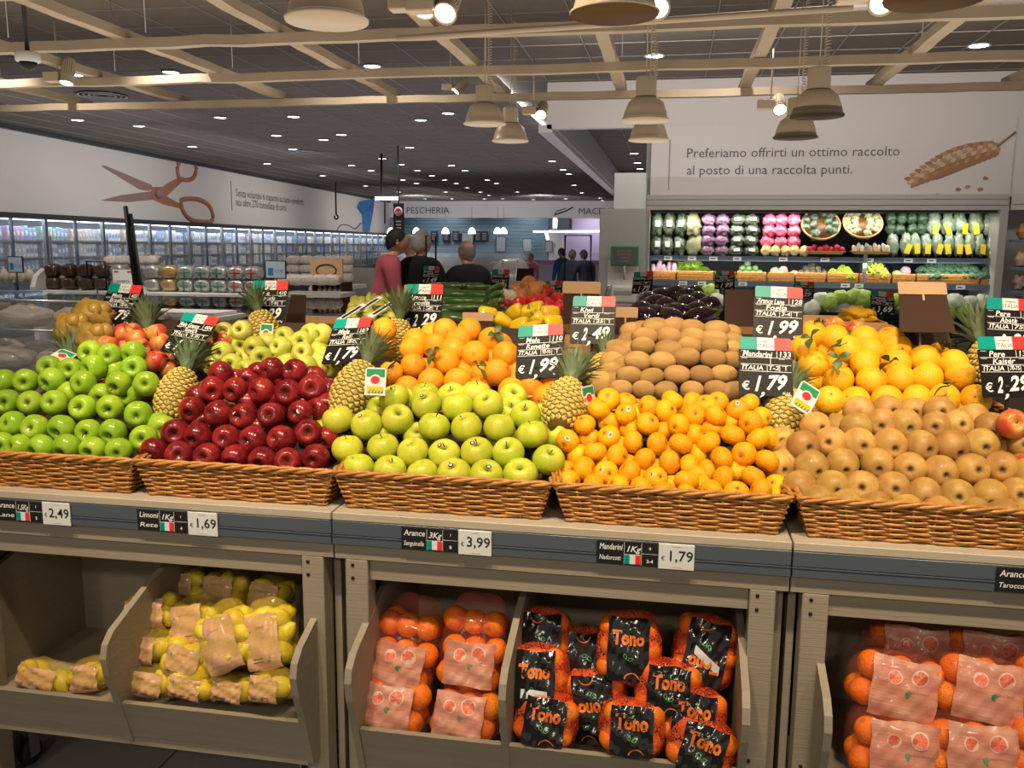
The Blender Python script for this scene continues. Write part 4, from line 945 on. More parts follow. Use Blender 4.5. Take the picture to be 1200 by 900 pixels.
# ================================================================ price signs
SW, SH = .148, .168
def sign_mat4(loc, a, b, c): return Matrix.Translation(loc) @ Matrix.Rotation(a, 4, 'Z') @ Matrix.Rotation(b, 4, 'X') @ Matrix.Rotation(c, 4, 'Y')
def rounded(x0, x1, z0, z1, r, top=True, bot=True, n=4):
    P = []
    for cx, cz, a0, on in ((x1-r, z1-r, 0, top), (x0+r, z1-r, 90, top), (x0+r, z0+r, 180, bot), (x1-r, z0+r, 270, bot)):
        if on: P += [(cx+r*cos(RD(a0+90*k/n)), cz+r*sin(RD(a0+90*k/n))) for k in range(n+1)]
        else: P.append((cx+(r if a0 in (0, 270) else -r), cz+(r if a0 in (0, 90) else -r)))
    return P
_fl = {}
def price_sign(q, s, lines, num, org, price, lab, pole=.14, group='chalkboard price cards on poles'):
    r = empty('price_card', q[:3], label=lab, cat='price sign', group=group); X = sign_mat4((0, 0, 0), *q[3:6]) @ Matrix.Diagonal((s, s, s, 1))
    w, h = SW/2, SH/2; fz = h-.036
    if 'b' not in _fl:
        b = MB(); b.prism(rounded(-w, w, -h, fz, .006, top=False), -.0015, .0015); _fl['b'] = b.mesh('board', 'blackgloss')
        b = MB(); x0, x1 = -w*.96, w*.96; d = (x1-x0)/3
        b.prism([(x0, fz), (x0+d, fz), (x0+d, h), (x0+.006, h), (x0+.002, h-.002), (x0, h-.006)], -.003, -.0005, 0); b.box(x0+d, x0+2*d, -.003, -.0005, fz, h, 1)
        b.prism([(x1-d, fz), (x1, fz), (x1, h-.006), (x1-.002, h-.002), (x1-.006, h), (x1-d, h)], -.003, -.0005, 2)
        put_text(b, 'origine', 0, h-.010, .012, y=-.0034, mi=3); put_text(b, 'ITALIA', 0, h-.025, .016, y=-.0034, mi=3); _fl['f'] = b.mesh('flag_strip', ['green', 'flagw', 'red', 'greyink'])
        b = MB(); t = .0007
        for z in (fz-.022, fz-.042, fz-.062): b.box(-w+.004, w-.004, -.0021, -.0015, z-t, z+t)
        b.box(w*.42-t, w*.42+t, -.0021, -.0015, fz-.021, fz-.002); b.box(w*.18-t, w*.18+t, -.0021, -.0015, fz-.041, fz-.023); b.box(w*.05-t, w*.05+t, -.0021, -.0015, fz-.061, fz-.043); b.box(w*.52-t, w*.52+t, -.0021, -.0015, fz-.061, fz-.043)
        for x, z in ((-w*.8, fz-.004), (-w*.8, fz-.025), (w*.6, fz-.025), (-w*.8, fz-.045), (w*.2, fz-.045), (w*.7, fz-.045)): b.box(x-.008, x+.008, -.0021, -.0015, z-.0006, z+.0006)
        _fl['r'] = b.mesh('ruled_lines', 'white')
    bo = ob('board', _fl['b'], r); bo.matrix_local = X; ob('flag_strip', _fl['f'], bo); ob('ruled_lines', _fl['r'], bo)
    b = MB(); y = -.0024
    put_text(b, lines[0], -w*.32, fz-.013, .023, y=y, shear=.18, bold=.016, wid=min(w*1.1, .011*len(lines[0])), rot=-.03)
    if num: put_text(b, num, w*.71, fz-.012, .022, y=y, shear=.1, bold=.014, wid=w*.42)
    put_text(b, lines[1], -w*.10, fz-.033, .022, y=y, shear=.2, bold=.014, wid=min(w*1.1, .0105*len(lines[1])), rot=.02)
    put_text(b, 'ITALIA', -w*.50, fz-.053, .018, y=y, shear=.15, bold=.016, wid=w*.78); put_text(b, org, w*.29, fz-.052, .017, y=y, shear=.15, bold=.016, wid=w*.36); put_text(b, 'I', w*.74, fz-.052, .016, y=y, bold=.02)
    put_text(b, '€', -w*.74, -h+.026, .034, y=y, bold=.012)
    e, c_ = price.split(',')
    put_text(b, e, -w*.36, -h+.032, .060, y=y, shear=.35, bold=.030, wid=.018); put_text(b, ',', -w*.13, -h+.018, .050, y=y, shear=.4, bold=.03); put_text(b, c_, w*.32, -h+.037, .056, y=y, shear=.35, bold=.030, wid=w*.80, rot=.08)
    put_text(b, 'al kg', w*.74, -h+.010, .011, y=y, shear=.1, bold=.01)
    ob('handwriting', b, bo, mats='chalk')
    foot = X @ Vector((0, .004, -h+.02)); b = MB(); b.tube([foot, foot+Vector((0, .006, -.06)), foot+Vector((.004, .01, -pole))], .0045*s, 6); b.tube([X @ Vector((-.012, .003, -h+.03)), X @ Vector((.012, .003, -h+.03))], .006*s, 6); ob('pole', b, r, mats='black')
    return r
SG = [((-2.072,3.014,1.366,-0.025,-0.544,0.048), 1, ('Mele', 'Braeburn'), '407', '80-85', '1,79', 'price card reading 1,79 tilted above the striped apples and mesh bags'),
((-1.572,2.656,1.297,-0.078,-0.758,0.131), 1, ('Mele Granny', 'Smith'), '404', '80-85', '1,59', 'price card reading Mele Granny Smith, partly behind a pineapple crown'),
((-1.503,3.101,1.379,-0.026,-0.323,-0.001), 1, ('Pere', 'Decana'), '410', '75-80', '2,29', 'price card reading Pere 2,29 beside the dark angled card back'),
((-1.017,2.645,1.292,-0.315,-0.623,-0.112), 1, ('Mele', 'Red'), '109', '80-85', '1,79', 'price card reading Mele Red 1,79 behind the dark red apples'),
((-0.878,3.042,1.377,-0.141,-0.285,-0.014), 1, ('Arance', 'Foglia'), '111', '2', '2,29', 'price card reading Arance 2,29 behind the middle oranges'),
((-0.384,2.594,1.284,-0.180,-0.426,-0.108), 1, ('Mele', 'Renette'), '110', '90-95', '1,99', 'price card reading Mele Renette 1,99 over the yellow-green apples'),
((-0.252,2.906,1.355,-0.020,-0.415,-0.004), 1, ('Kiwi', 'Verdi'), '', '25', '2,49', 'greyed price card reading Kiwi Verdi 2,49 beside the kiwis'),
((0.326,2.769,1.402,0.059,-0.385,0.038), 1, ('Arance Lane', 'Foglia'), '128', '3-4', '1,99', 'price card reading Arance Lane 1,99 behind the mandarin card'),
((0.267,2.486,1.272,0.140,-0.418,0.037), 1, ('Mandarini', ''), '133', '1-2', '1,79', 'price card reading Mandarini 1,79 in front of the dark pineapple'),
((1.010,2.841,1.373,0.171,-0.329,0.044), 1, ('Pere', 'Abate'), '135', '75', '2,29', 'price card reading Pere Abate at the edge, above another card'),
((0.896,2.523,1.287,0.221,-0.367,-0.005), 1, ('Pere', 'Kaiser'), '134', '70-75', '2,29', 'price card reading Pere Kaiser 2,2 cut by the picture edge'),
((-1.451,5.198,1.415,0.044,-0.474,0), .72, ('Zucchine', 'Scure'), '210', '14-21', '1,49', 'small price card in front of the man with grey hair'),
((-0.901,4.605,1.413,-0.287,-0.242,-0.014), .72, ('Finocchi', ''), '205', '1', '2,49', 'small price card reading 2,49 above the courgettes and garlic'),
((-0.624,4.623,1.360,-0.268,-0.501,-0.089), .72, ('Peperoni', 'Rossi'), '218', '70', '2,49', 'small price card reading 2,49 beside the red peppers'),
((-0.146,4.616,1.413,-0.274,-0.406,-0.055), .72, ('Radicchio', ''), '232', '1', '1,79', 'small price card reading 1,79 above the aubergines'),
((0.288,4.909,1.421,-0.096,-0.659,-0.021), .72, ('Insalata', 'Riccia'), '224', '1', '1,99', 'small price card reading 1,99 before the limes basket'),
((0.703,4.912,1.375,-0.097,-0.799,0.043), .72, ('Cavolfiori', ''), '226', '1', '2,29', 'small price card half hidden behind the Arance Lane card'),
((0.954,4.228,1.353,0.132,-0.601,0.123), .72, ('Carciofi', 'Romani'), '216', '1', '3,69', 'small price card reading 3,69 beside the brown card back'),
((0.179,4.228,1.311,0.211,-0.761,0.118), .72, ('Melanzane', ''), '219', '1', '0,99', 'small price card reading 0,99 beside the shiny aubergines')]
for q, s, ln, num, org, pr, lab in SG: price_sign(q, s, ln, num, org, pr, lab, .16 if s == 1 else .30)

# backs and blank holders: brown boards with a kraft strip
def card_back(c, Y, w, h, lab, strip=.25, yaw=0, tilt=.25, sw=1.0, trap=0, pole=True):
    p = onY(*c, Y); r = empty('blank_card_holder', p, label=lab, cat='sign holder', group='brown blank card holders'); X = sign_mat4((0, 0, 0), yaw, -tilt, 0)
    w, h = w*Y/FPX, h*Y/FPX; z = h/2-h*strip
    b = MB(); b.prism([(-w/2-trap, -h/2), (w/2+trap, -h/2), (w/2, z), (-w/2, z)], -.002, .002, X=X); bo = ob('board', b, r, mats='boardbrown')
    if strip: b = MB(); b.prism(rounded(-w/2*sw, w/2*sw, z, h/2, .006, bot=False), -.004, .0, X=X); b.prism([(-.003, z-.02), (.003, z-.02), (.003, z), (-.003, z)], -.004, -.002, X=X); ob('kraft_strip', b, r, mats='kraft')
    if pole: b = MB(); b.tube([(0, .01, -h/2+.01), (0, .015, -h/2-.10)], .004, 6); ob('pole', b, r, mats='metal')
card_back((1083, 360), 2.72, 50, 60, 'large brown card back with kraft top beside the golden oranges', .25, .1, .5, 1.04, .012)
card_back((1088, 392), 2.80, 40, 26, 'lower brown card back behind the golden oranges', 0, .1, .5, 1, .01, False)
card_back((866, 361), 3.0, 32, 42, 'plain dark card back between kiwis and the Arance Lane card', 0, .1, .2)
card_back((681, 355), 3.3, 42, 50, 'wide brown card back with kraft top above the kiwi card', .28, .0, .15, 1.06, 0, False)
card_back((733, 376), 3.1, 27, 32, 'small brown card back with kraft top next to the kiwi card', .38, .0, .1, 1.04, 0, False)
card_back((615, 322), 4.4, 20, 15, 'tiny dark card back on a pole above the onions', 0, -.1, .2)
card_back((348, 362), 3.35, 20, 36, 'brown angled card back beside the Pere 2,29 card', 0, -.1, .3, 1, .012, False)
card_back((560, 377), 3.1, 38, 22, 'low kraft card between the oranges and the yellow peppers', .45, 0, .2, 1, 0, False)
card_back((484, 350), 3.4, 26, 34, 'brown card back with kraft edge behind the Arance card', .3, -.1, .3, 1, 0, False)

# ================================================================ vegetables of the third tier
def tray(p, w, d, h, lab, matl='tanwood', n=2, name='produce_crate', grp='thin wooden produce crates'):
    r = empty(name, p, label=lab, cat='crate', group=grp)
    for k in range(n):
        z0 = h*k/n+.003; z1 = h*(k+1)/n-.003
        ob('side_board', MB().box(-w/2, w/2, 0, .006, z0, z1), r, mats=matl); ob('side_board', MB().box(-w/2, w/2, d-.006, d, z0, z1), r, mats=matl)
        ob('end_board', MB().box(-w/2, -w/2+.006, .006, d-.006, z0, z1), r, mats=matl); ob('end_board', MB().box(w/2-.006, w/2, .006, d-.006, z0, z1), r, mats=matl)
    ob('floor_board', MB().box(-w/2, w/2, 0, d, 0, .004), r, mats=matl); return r
for x, w, y, lab in ((-1.52, .36, 3.15, 'crate under the tray of small yellow-green pears'), (-.93, .46, 3.40, 'thin wooden crate under the stacked courgettes'), (-.48, .40, 3.20, 'thin wooden crate under the yellow and red peppers'), (.10, .52, 3.30, 'thin wooden crate under the aubergines')):
    tray((x, y, 1.176), w, .55, .10, lab)
p = onY(985, 372, 3.05); tray((p.x, 3.05, 1.24), .30, .28, .12, 'open tan crate with yellow paper behind the golden oranges'); tray((p.x, 3.02, 1.16), .36, .34, .075, 'lower tan crate carrying the paper lined one')
b = MB(); lumpy(b, (p.x+.09, 3.22, 1.36), (.06, .10, .035), 4, amp=.3); tag(ob('lining_paper', b, mats='yorange'), 'crumpled yellow lining paper in the tan crate', 'paper')
for x, y, w in ((977, 384, 1), (1002, 388, 1), (1041, 394, 1.05)):
    o = ob('red_yellow_apple', K_gl.meshes[1]); o.matrix_world = Matrix.Translation(onY(x, y, 2.98)) @ aim((U(-.3, .3), -.5, 1)) @ Matrix.Diagonal((w, w, w, 1))
    tag(o, 'rosy apple peeping over the golden oranges %s' % {977: 'by the leaf sprig', 1002: 'under the middle of the tan crate', 1041: 'nearest the brown card back'}[x], 'apple', 'rosy apples behind the golden oranges')
def zucc(L=.19, R=.019):
    b = MB(); P = [(0, 0), (.7*R, .004), (R, .02), (1.02*R, L*.5), (.85*R, L*.86), (.45*R, L*.95), (.5*R, L), (0, L)]; b.lathe(P, 12, lobe=lambda a, t: 1+.05*cos(6*a)); return b.mesh('courgette', 'zucch')
ZM = zucc(); tip = MB().lathe([(.007, .185), (.008, .2), (0, .201)], 8).mesh('cut_stalk', 'calyx'); k = 0
for ri, (y, n0, xs) in enumerate(((372, 3, (505, 530, 552)), (363, 4, (500, 526, 552, 572)), (354, 4, (498, 523, 552, 574)), (345, 4, (500, 526, 553, 576)), (337, 3, (512, 538, 556)))):
    for ci, x in enumerate(xs):
        o = ob('courgette', ZM); q = onY(x-14, y, 3.42+ri*.09); ob('cut_stalk', tip, o); end = x > 570
        o.location = q; o.rotation_euler = (0, RD(90+U(-6, 6)), RD(U(-12, 12))) if not end else (RD(75), 0, RD(30))
        if end: o.location = onY(x-4, y, 3.3+ri*.09)
        tag(o, 'dark green courgette, %s from the left in the %s layer up' % (ordn(ci), ordn(ri)), 'courgette', 'stacked courgettes')
def pepper_mesh(m, seed):
    rr = random.Random(seed); R = .043; a0 = rr.uniform(0, 6); b = MB()
    P = [(0, -.05), (.35*R, -.054), (.68*R, -.044), (.85*R, -.02), (.97*R, .01), (R, .03), (.92*R, .048), (.6*R, .056), (.25*R, .048), (0, .044)]
    b.lathe(P, 24, lobe=lambda a, t: 1+.12*cos(3*a+a0)*(1.1-t*.6)+.03*cos(a)); return b.mesh('pepper', m)
PST = MB(); PST.lathe([(.014, .044), (.006, .050), (.005, .075), (0, .076)], 8); PST = PST.mesh('pepper_stalk', 'calyx')
for cl, m, pts in (('yellow', 'ypep', [(572, 364, 3.25), (590, 373, 3.15), (603, 362, 3.35), (609, 378, 3.1), (618, 366, 3.3), (627, 358, 3.4), (634, 372, 3.15), (648, 374, 3.12), (645, 362, 3.3), (622, 381, 3.05)]),
                   ('red', 'rpep', [(612, 352, 3.6), (625, 352, 3.55), (636, 349, 3.65), (645, 356, 3.5), (655, 360, 3.4), (606, 357, 3.55), (640, 340, 3.8), (654, 350, 3.6)])):
    ms = [pepper_mesh(m, k) for k in range(3)]
    for i, (x, y, Y) in enumerate(sorted(pts)):
        o = ob(cl+'_pepper', random.choice(ms)); o.matrix_world = Matrix.Translation(onY(x, y+4, Y)) @ aim((U(-1, 1), -.2, U(-.2, .8))) @ Matrix.Diagonal((.68, .68, .68, 1)); ob('pepper_stalk', PST, o)
        tag(o, 'glossy %s pepper, %s from the left of the %s ones' % (cl, ordn(i), cl), 'pepper', cl+' peppers in the third tier')
OM = MB().lathe([(0, -.034), (.012, -.034), (.03, -.022), (.038, 0), (.033, .02), (.018, .033), (.006, .042), (.004, .055), (0, .055)], 16).mesh('onion', 'onion')
for i, (x, y) in enumerate([(606, 341), (620, 333), (633, 339), (618, 346), (631, 345), (612, 348), (626, 340)]):
    o = ob('onion', OM); o.matrix_world = Matrix.Translation(onY(x, y, 3.85-.02*i)) @ aim((U(-.6, .6), -.8, .5)); tag(o, 'copper skinned onion, %s in the pile beside the red peppers' % ordn(i), 'onion', 'copper onions')
GM = MB().lathe([(0, -.025), (.015, -.025), (.03, -.008), (.028, .008), (.012, .022), (.005, .04), (0, .04)], 16, lobe=lambda a, t: 1+.08*cos(7*a)).mesh('garlic', 'garlic')
for i, (x, y) in enumerate([(579, 352), (597, 346), (592, 350), (602, 350), (584, 343)]):
    o = ob('garlic_bulb', GM); o.matrix_world = Matrix.Translation(onY(x, y, 3.72)) @ aim((U(-.6, .6), -.6, .7)); tag(o, 'white garlic bulb, %s from the left end of the handful by the onions' % ordn([579, 584, 592, 597, 602].index(x)), 'garlic', 'garlic bulbs')
for i, (x, y) in enumerate([(584, 356), (589, 359), (595, 355), (587, 353), (599, 356)]): tag(ob('radish', MB().ball((0, 0, 0), .016, 12, 8), None, onY(x, y, 3.66), mats='radish'), 'small red radish between garlic and yellow peppers, %s from the left' % ordn([584, 587, 589, 595, 599].index(x)), 'radish', 'red radishes')
def auber(seed):
    b = MB(); P = [(0, -.075), (.02, -.073), (.042, -.055), (.050, -.025), (.047, .01), (.036, .045), (.020, .07), (.014, .085), (0, .088)]; b.lathe(P, 18); return b.mesh('aubergine', 'auber')
AM = auber(0); AC = MB().lathe([(.024, .058), (.018, .08), (.008, .09), (.006, .115), (0, .116)], 10, lobe=lambda a, t: 1+.2*cos(5*a)*(1-t)).mesh('green_cap', 'calyx')
for i, (x, y) in enumerate(sorted([(545, 240), (520, 315), (640, 280), (640, 215), (700, 210), (790, 265), (730, 320), (800, 205), (855, 240), (830, 320), (498, 345), (680, 350), (880, 345), (590, 330), (760, 225), (570, 270), (900, 300)])):
    o = ob('aubergine', AM); Y = 3.45+(350-y)*.0028; o.matrix_world = Matrix.Translation(onY(660+x/5.4545, 310+y/5.4545, Y)) @ aim((U(-1, 1), U(.0, 1), U(-.3, .35))); ob('green_cap', AC, o)
    tag(o, 'glossy black aubergine, %s from the left in the pile behind the kiwis' % ordn(i), 'aubergine', 'aubergines in the third tier')
# small pears in white banded trays behind the red card
SPM = [pear_mesh('small_pear', 'ggold', .026, k+3) for k in range(2)]; n = 0
for row in range(4):
    for cidx in range(7):
        x, y = 410+cidx*8.2+row*2, 372-row*6.5+U(-1, 1); o = ob('small_pear', random.choice(SPM)); o.matrix_world = Matrix.Translation(onY(x, y, 3.28+row*.10)) @ aim((U(-1, 1), U(-1, 1), U(-.3, 1))) @ Matrix.Diagonal((.9, .9, .9, 1))
        tag(o, 'small yellow-green pear, %s along the %s row behind the Mele Red card' % (ordn(cidx), ordn(row)), 'pear', 'small pears in the third tier')
for i, (x, y, Y) in enumerate(((412, 366, 3.2), (432, 357, 3.3), (448, 362, 3.25))):
    o = ob('tray_label', MB().box(-.012, .012, -.07, .07, -.001, .001), None, onY(x, y, Y), (RD(25), RD(15), RD(-25)), 'white'); ob('dark_stripe', MB().box(-.006, .006, -.05, .05, .001, .0016), o, mats='ink')
    tag(o, 'white label strip with a dark line, %s from the left on the small pears' % ordn(i), 'label', 'label strips on the small pears')

# ================================================================ wheeled crates below the stand and their bags
CRP = [(2.50, .72), (2.30, .705), (2.10, .655), (1.935, .592), (1.905, .565), (1.895, .53), (1.905, .48), (1.935, .40), (1.985, .245), (2.50, .245)]
def wheeled_crate(x0, x1, divs, lab):
    r = empty('wheeled_crate', (x0, 0, 0), label=lab, cat='crate', group='wheeled wooden crates under the stand'); w = x1-x0; T = .018
    def panel(name, x): b = MB(); b.add([(x, y, z) for y, z in CRP]+[(x+T, y, z) for y, z in CRP], [tuple(range(10)), tuple(range(19, 9, -1))]+[(i, i+10, (i+1) % 10+10, (i+1) % 10) for i in range(10)]); ob(name, b, r, mats='oakpaint')
    panel('side_panel', 0); panel('side_panel', w-T)
    for d in divs: panel('divider', d-x0)
    b = MB(); y0, z0, y1, z1 = 1.985, .262, 1.945, .382; b.add([(x, y, z) for x in (T+.001, w-T-.001) for y, z in ((y0, z0), (y1, z1), (y1+.018, z1), (y0+.018, z0))], [(0, 1, 2, 3), (7, 6, 5, 4), (0, 4, 5, 1), (1, 5, 6, 2), (2, 6, 7, 3), (3, 7, 4, 0)]); ob('front_board', b, r, mats='oakpaint')
    ob('bottom_board', MB().box(T, w-T, 1.99, 2.5, .235, .258), r, mats='oakpaint'); ob('back_board', MB().box(T, w-T, 2.48, 2.5, .26, .70), r, mats='oakpaint'); ob('shelf_board', MB().box(T, w-T, 2.0, 2.48, .30, .312), r, mats='oakpaint')
    for x in (.022, w-.10):
        for y in (2.18, 2.42):
            c = ob('caster', MB().box(x-.02, x+.02, y-.03, y+.03, .228, .234), r, mats='metal'); b = MB(); b.box(x-.020, x-.017, y-.02, y+.02, .03, .228); b.box(x+.017, x+.020, y-.02, y+.02, .03, .228); ob('fork', b, c, mats='metal')
            b = MB(); RX = Matrix.Translation((x, y, .0405)) @ Matrix.Rotation(RD(90), 4, 'Y'); b.lathe([(.022, -.014), (.036, -.014), (.040, -.008), (.040, .008), (.036, .014), (.022, .014)], 20, X=RX); ob('wheel', b, c, mats='rubber'); b = MB(); b.lathe([(0, -.012), (.022, -.012), (.022, .012), (0, .012)], 16, X=RX); ob('hub', b, c, mats='metal')
wheeled_crate(-1.925, -.882, (-1.425,), 'greige wheeled crate holding bags of lemons under the apples')
wheeled_crate(-.757, .212, (-.37,), 'greige wheeled crate with blood oranges and black banded bags')
wheeled_crate(.372, 1.36, (), 'greige wheeled crate full of pink banded orange bags')
ob('slip', MB().box(-.93, -.885, 2.06, 2.062, .70, .73), None, mats='white').name = 'paper_slip'; tag(bpy.data.objects['paper_slip'], 'small white paper slip under the apron beside the lemon bags', 'label')

BO = {'o': sphere_mesh('bag_orange', 'bagorange', .0335, 3), 'm': sphere_mesh('bag_mandarin', 'bagorange', .0265, 5),
      'l': MB().lathe([(0, -.040), (.006, -.038), (.013, -.031), (.024, -.018), (.0275, 0), (.024, .018), (.013, .031), (.006, .037), (0, .041)], 16).mesh('lemon', 'lemon')}
def bag(px, py, Y, w, h, d, kind, lab, roll=0, tilt=12, flip=False, yaw=0, band=(.0, .0), bz=-.1, seed=0, sticker=False, grp='', bx=0):
    """kind: o blood orange, m net with black band, l lemons; band = half sizes as a share of w and h; bz shifts it along the bag"""
    rr = random.Random(seed*7+1); r = empty('bag_of_lemons' if kind == 'l' else 'bag_of_oranges', onY(px, py, Y), label=lab, cat='bag', group=grp)
    X = Matrix.Rotation(RD(yaw), 4, 'Z') @ Matrix.Rotation(RD(-tilt), 4, 'X') @ Matrix.Rotation(RD(roll), 4, 'Y')
    core = ob('film' if kind != 'm' else 'net', hull(w, h, d, seed, kind), r); core.matrix_local = X
    R = {'o': .0335, 'm': .0265, 'l': .0265}[kind]; nx = max(2, round(w/(2*R)+.15)); nz = max(1, round(h/(2*R)-.1)); nm = {'o': 'orange', 'm': 'orange', 'l': 'lemon'}[kind]
    for i in range(nx):
        for k in range(nz):
            for j in range(2 if d > R*3.2 else 1):
                x = (i+.5)/nx*w-w/2; z = (k+.5)/nz*h-h/2; sh = .5*R*(k % 2); yy = -d/2+R*1.05+j*R*1.5
                ex = 1-.10*abs(z/(h/2))**2
                if j == 1 and (i+k) % 2: continue
                if j == 0 and abs(x) < w*band[0]*.55 and abs(z-bz*h) < h*band[1]*.5 and nx > 2: continue
                o = ob(nm, BO[kind], r); o.matrix_local = X @ Matrix.Translation((x*ex+(sh-R*.25)*.6, yy+rr.uniform(-.004, .004)+.006*abs(x/w), z*.94+rr.uniform(-.006, .006))) @ Matrix.Rotation(rr.uniform(0, 3), 4, 'X') @ Matrix.Rotation(rr.uniform(0, 3), 4, 'Y')
    # wrap band following the front of the bag
    bw, bh = w*band[0], h*band[1]; nr = random.Random(seed)
    a1, a2, a3 = nr.uniform(0, 6), nr.uniform(0, 6), nr.uniform(.6, 1.2)
    def S(u, v, off=0):            # u, v in -1..1
        x = u*bw+bx*w; z = bz*h+v*bh; y = -d*(.58 if kind == 'm' else .55)*max(.0, 1-abs(x/(w*.56))**3)**.40*max(.05, 1-abs(z/(h*.60))**4)**.3-.004
        y += .0030*sin(u*5*a3+a1)+.0026*sin(v*7+u*3+a2)+.0016*sin(u*13-v*9+a1)
        return (x, y-off, z)
    b = MB(); n, m = 18, 14; vs = []; fs = []
    for j in range(m+1):
        for i in range(n+1): u = i/n*2-1; v = j/m*2-1; vs.append(S(u*(1+.02*sin(v*6+a1)), v*(1+.03*sin(u*4+a2))))
    for j in range(m):
        for i in range(n): fs.append((j*(n+1)+i, j*(n+1)+i+1, (j+1)*(n+1)+i+1, (j+1)*(n+1)+i))
    b.add(vs, fs, 0, True); bm_ = {'o': 'paperred', 'm': 'filmk', 'l': 'paper'}[kind]; bo = ob('paper_band' if kind != 'm' else 'printed_band', b, r, mats=bm_); bo.matrix_local = X
    sg = -1 if flip else 1; t = MB()
    def lay(vs2, fs2, mi, off=.0012): t.add([S(sg*x/bw, sg*z/bh, off) for x, z in vs2], fs2, mi, False)
    def ring(cx, cz, r0, r1, a0=0, a1_=360, mi=0, n=20, sq=1, off=.0012):
        vs2 = []
        for k in range(n+1): a = RD(a0+(a1_-a0)*k/n); vs2 += [(cx+r0*cos(a), cz+r0*sq*sin(a)), (cx+r1*cos(a), cz+r1*sq*sin(a))]
        lay(vs2, [(2*k, 2*k+1, 2*k+3, 2*k+2) for k in range(n)], mi, off)
    def leafp(cx, cz, L, a, mi, solid=False):
        pts = []; n2 = 8
        for k in range(n2+1): tt = k/n2; pts.append((tt*L, .28*L*sin(pi*tt)))
        for k in range(n2+1): tt = 1-k/n2; pts.append((tt*L, -.28*L*sin(pi*tt)))
        P = [(cx+x*cos(a)-z*sin(a), cz+x*sin(a)+z*cos(a)) for x, z in pts]
        if solid: lay(P, [tuple(range(len(P)))], mi)
        else:
            c2 = (cx+L/2*cos(a), cz+L/2*sin(a)); Q = [(c2[0]+(x-c2[0])*.72, c2[1]+(z-c2[1])*.72) for x, z in P]; k2 = len(P)
            lay(P+Q, [(i, (i+1) % k2, (i+1) % k2+k2, i+k2) for i in range(k2)], mi)
    if kind == 'm':
        v, f = text_geo('Tono', .046, 0, .045); ww = max(p[0] for p in v)-min(p[0] for p in v); kx = min(1.2, bw*1.55/ww); lay([(x*kx, z+bh*.35) for x, z in v], f, 0)
        leafp(-bw*.05, -bh*.30, .016, RD(115), 1); leafp(0, -bh*.32, .016, RD(20), 1); ring(bw*.25, -bh*.95, .017, .020, 20, 170, 0); leafp(0, bh*.62, .008, RD(40), 1, True)
        ob('print', t, bo, mats=['orprint', 'grprint'])
        if sticker: b = MB(); b.add([S(u*.55*sticker[2]+sticker[0], v*.14+sticker[1]+u*sticker[3], .0022) for v in (-1, 1) for u in (-1, 0, 1)], [(0, 1, 4, 3), (1, 2, 5, 4)]); ob('price_sticker', b, bo, mats='tag')
    elif kind == 'o':
        for cx, cz, q in ((-bw*.35, bh*.38, .0165), (bw*.38, bh*.50, .020)):
            ring(cx, cz, 0, q, 0, 360, 1, off=.0011); ring(cx, cz, 0, q*.82, 0, 360, 0, off=.0018)
            for k in range(8): a = RD(45*k+10); lay([(cx, cz), (cx+q*.78*cos(a-.03), cz+q*.78*sin(a-.03)), (cx+q*.78*cos(a+.03), cz+q*.78*sin(a+.03))], [(0, 1, 2)], 1, .0024)
        leafp(-bw*.02, -bh*.02, .016, RD(-50), 2, True); leafp(0, bh*.0, .014, RD(-15), 2, True); put = text_geo('Frutta & Natura', .0075, 0, .01); lay([(x+bw*.38, z+bh*.02) for x, z in put[0]], put[1], 3)
        for k in range(4): lay([(-bw*.97, -bh*(.15+k*.22)), (bw*.97, -bh*(.15+k*.22)-.004), (bw*.97, -bh*(.15+k*.22)-.0048), (-bw*.97, -bh*(.15+k*.22)-.0008)], [(0, 1, 2, 3)], 3, .0008)
        ob('print', t, bo, mats=['orslice', 'rind', 'greenprint', 'copper'])
    else:
        for k in range(5): z = bh*(.5-.25*k); lay([(-bw*.97, z), (bw*.97, z-.003), (bw*.97, z-.0037), (-bw*.97, z-.0007)], [(0, 1, 2, 3)], 2, .0008)
        put = text_geo('Limoni', .011, .2, .01); lay([(x, z+bh*.55) for x, z in put[0]], put[1], 2); leafp(-bw*.55, bh*.35, .009, RD(110), 1, True)
        for z in (-.55, -.68): lay([(-bw*.6, bh*z), (bw*.5, bh*z), (bw*.5, bh*z-.0018), (-bw*.6, bh*z-.0018)], [(0, 1, 2, 3)], 0)
        ob('print', t, bo, mats=['ink', 'greenprint', 'copper'])
_h = {}
def hull(w, h, d, seed, kind):
    k = (round(w, 2), round(h, 2), round(d, 2), seed % 3, kind)
    if k not in _h:
        from mathutils import noise as NZ
        b = MB(); vs = []; fs = []; n, m = 26, 16
        for i in range(m+1):
            t = pi*i/m
            for j in range(n):
                a = 2*pi*j/n; e = lambda c, q: math.copysign(abs(c)**q, c)
                x, y, z = e(cos(a), .7)*e(sin(t), .6), e(sin(a), .7)*e(sin(t), .6), e(cos(t), .75); q = 1+.05*NZ.noise(Vector((x*2.4, y*2.4, z*2.4+seed*5)))*2
                if kind != 'm' and z > .75: z *= 1.22; x *= 1.0; y *= .45
                vs.append((x*w*.54*q, y*d*(.53 if kind == 'm' else .64)*q, z*h*.55*q))
        for i in range(m):
            for j in range(n): fs.append((i*n+j, (i+1)*n+j, (i+1)*n+(j+1) % n, i*n+(j+1) % n))
        b.add(vs, fs, 0, True); _h[k] = b.mesh('hull', {'o': 'filmr', 'm': 'netr', 'l': 'filmy'}[kind])
    return _h[k]
G1 = 'bags of blood oranges'
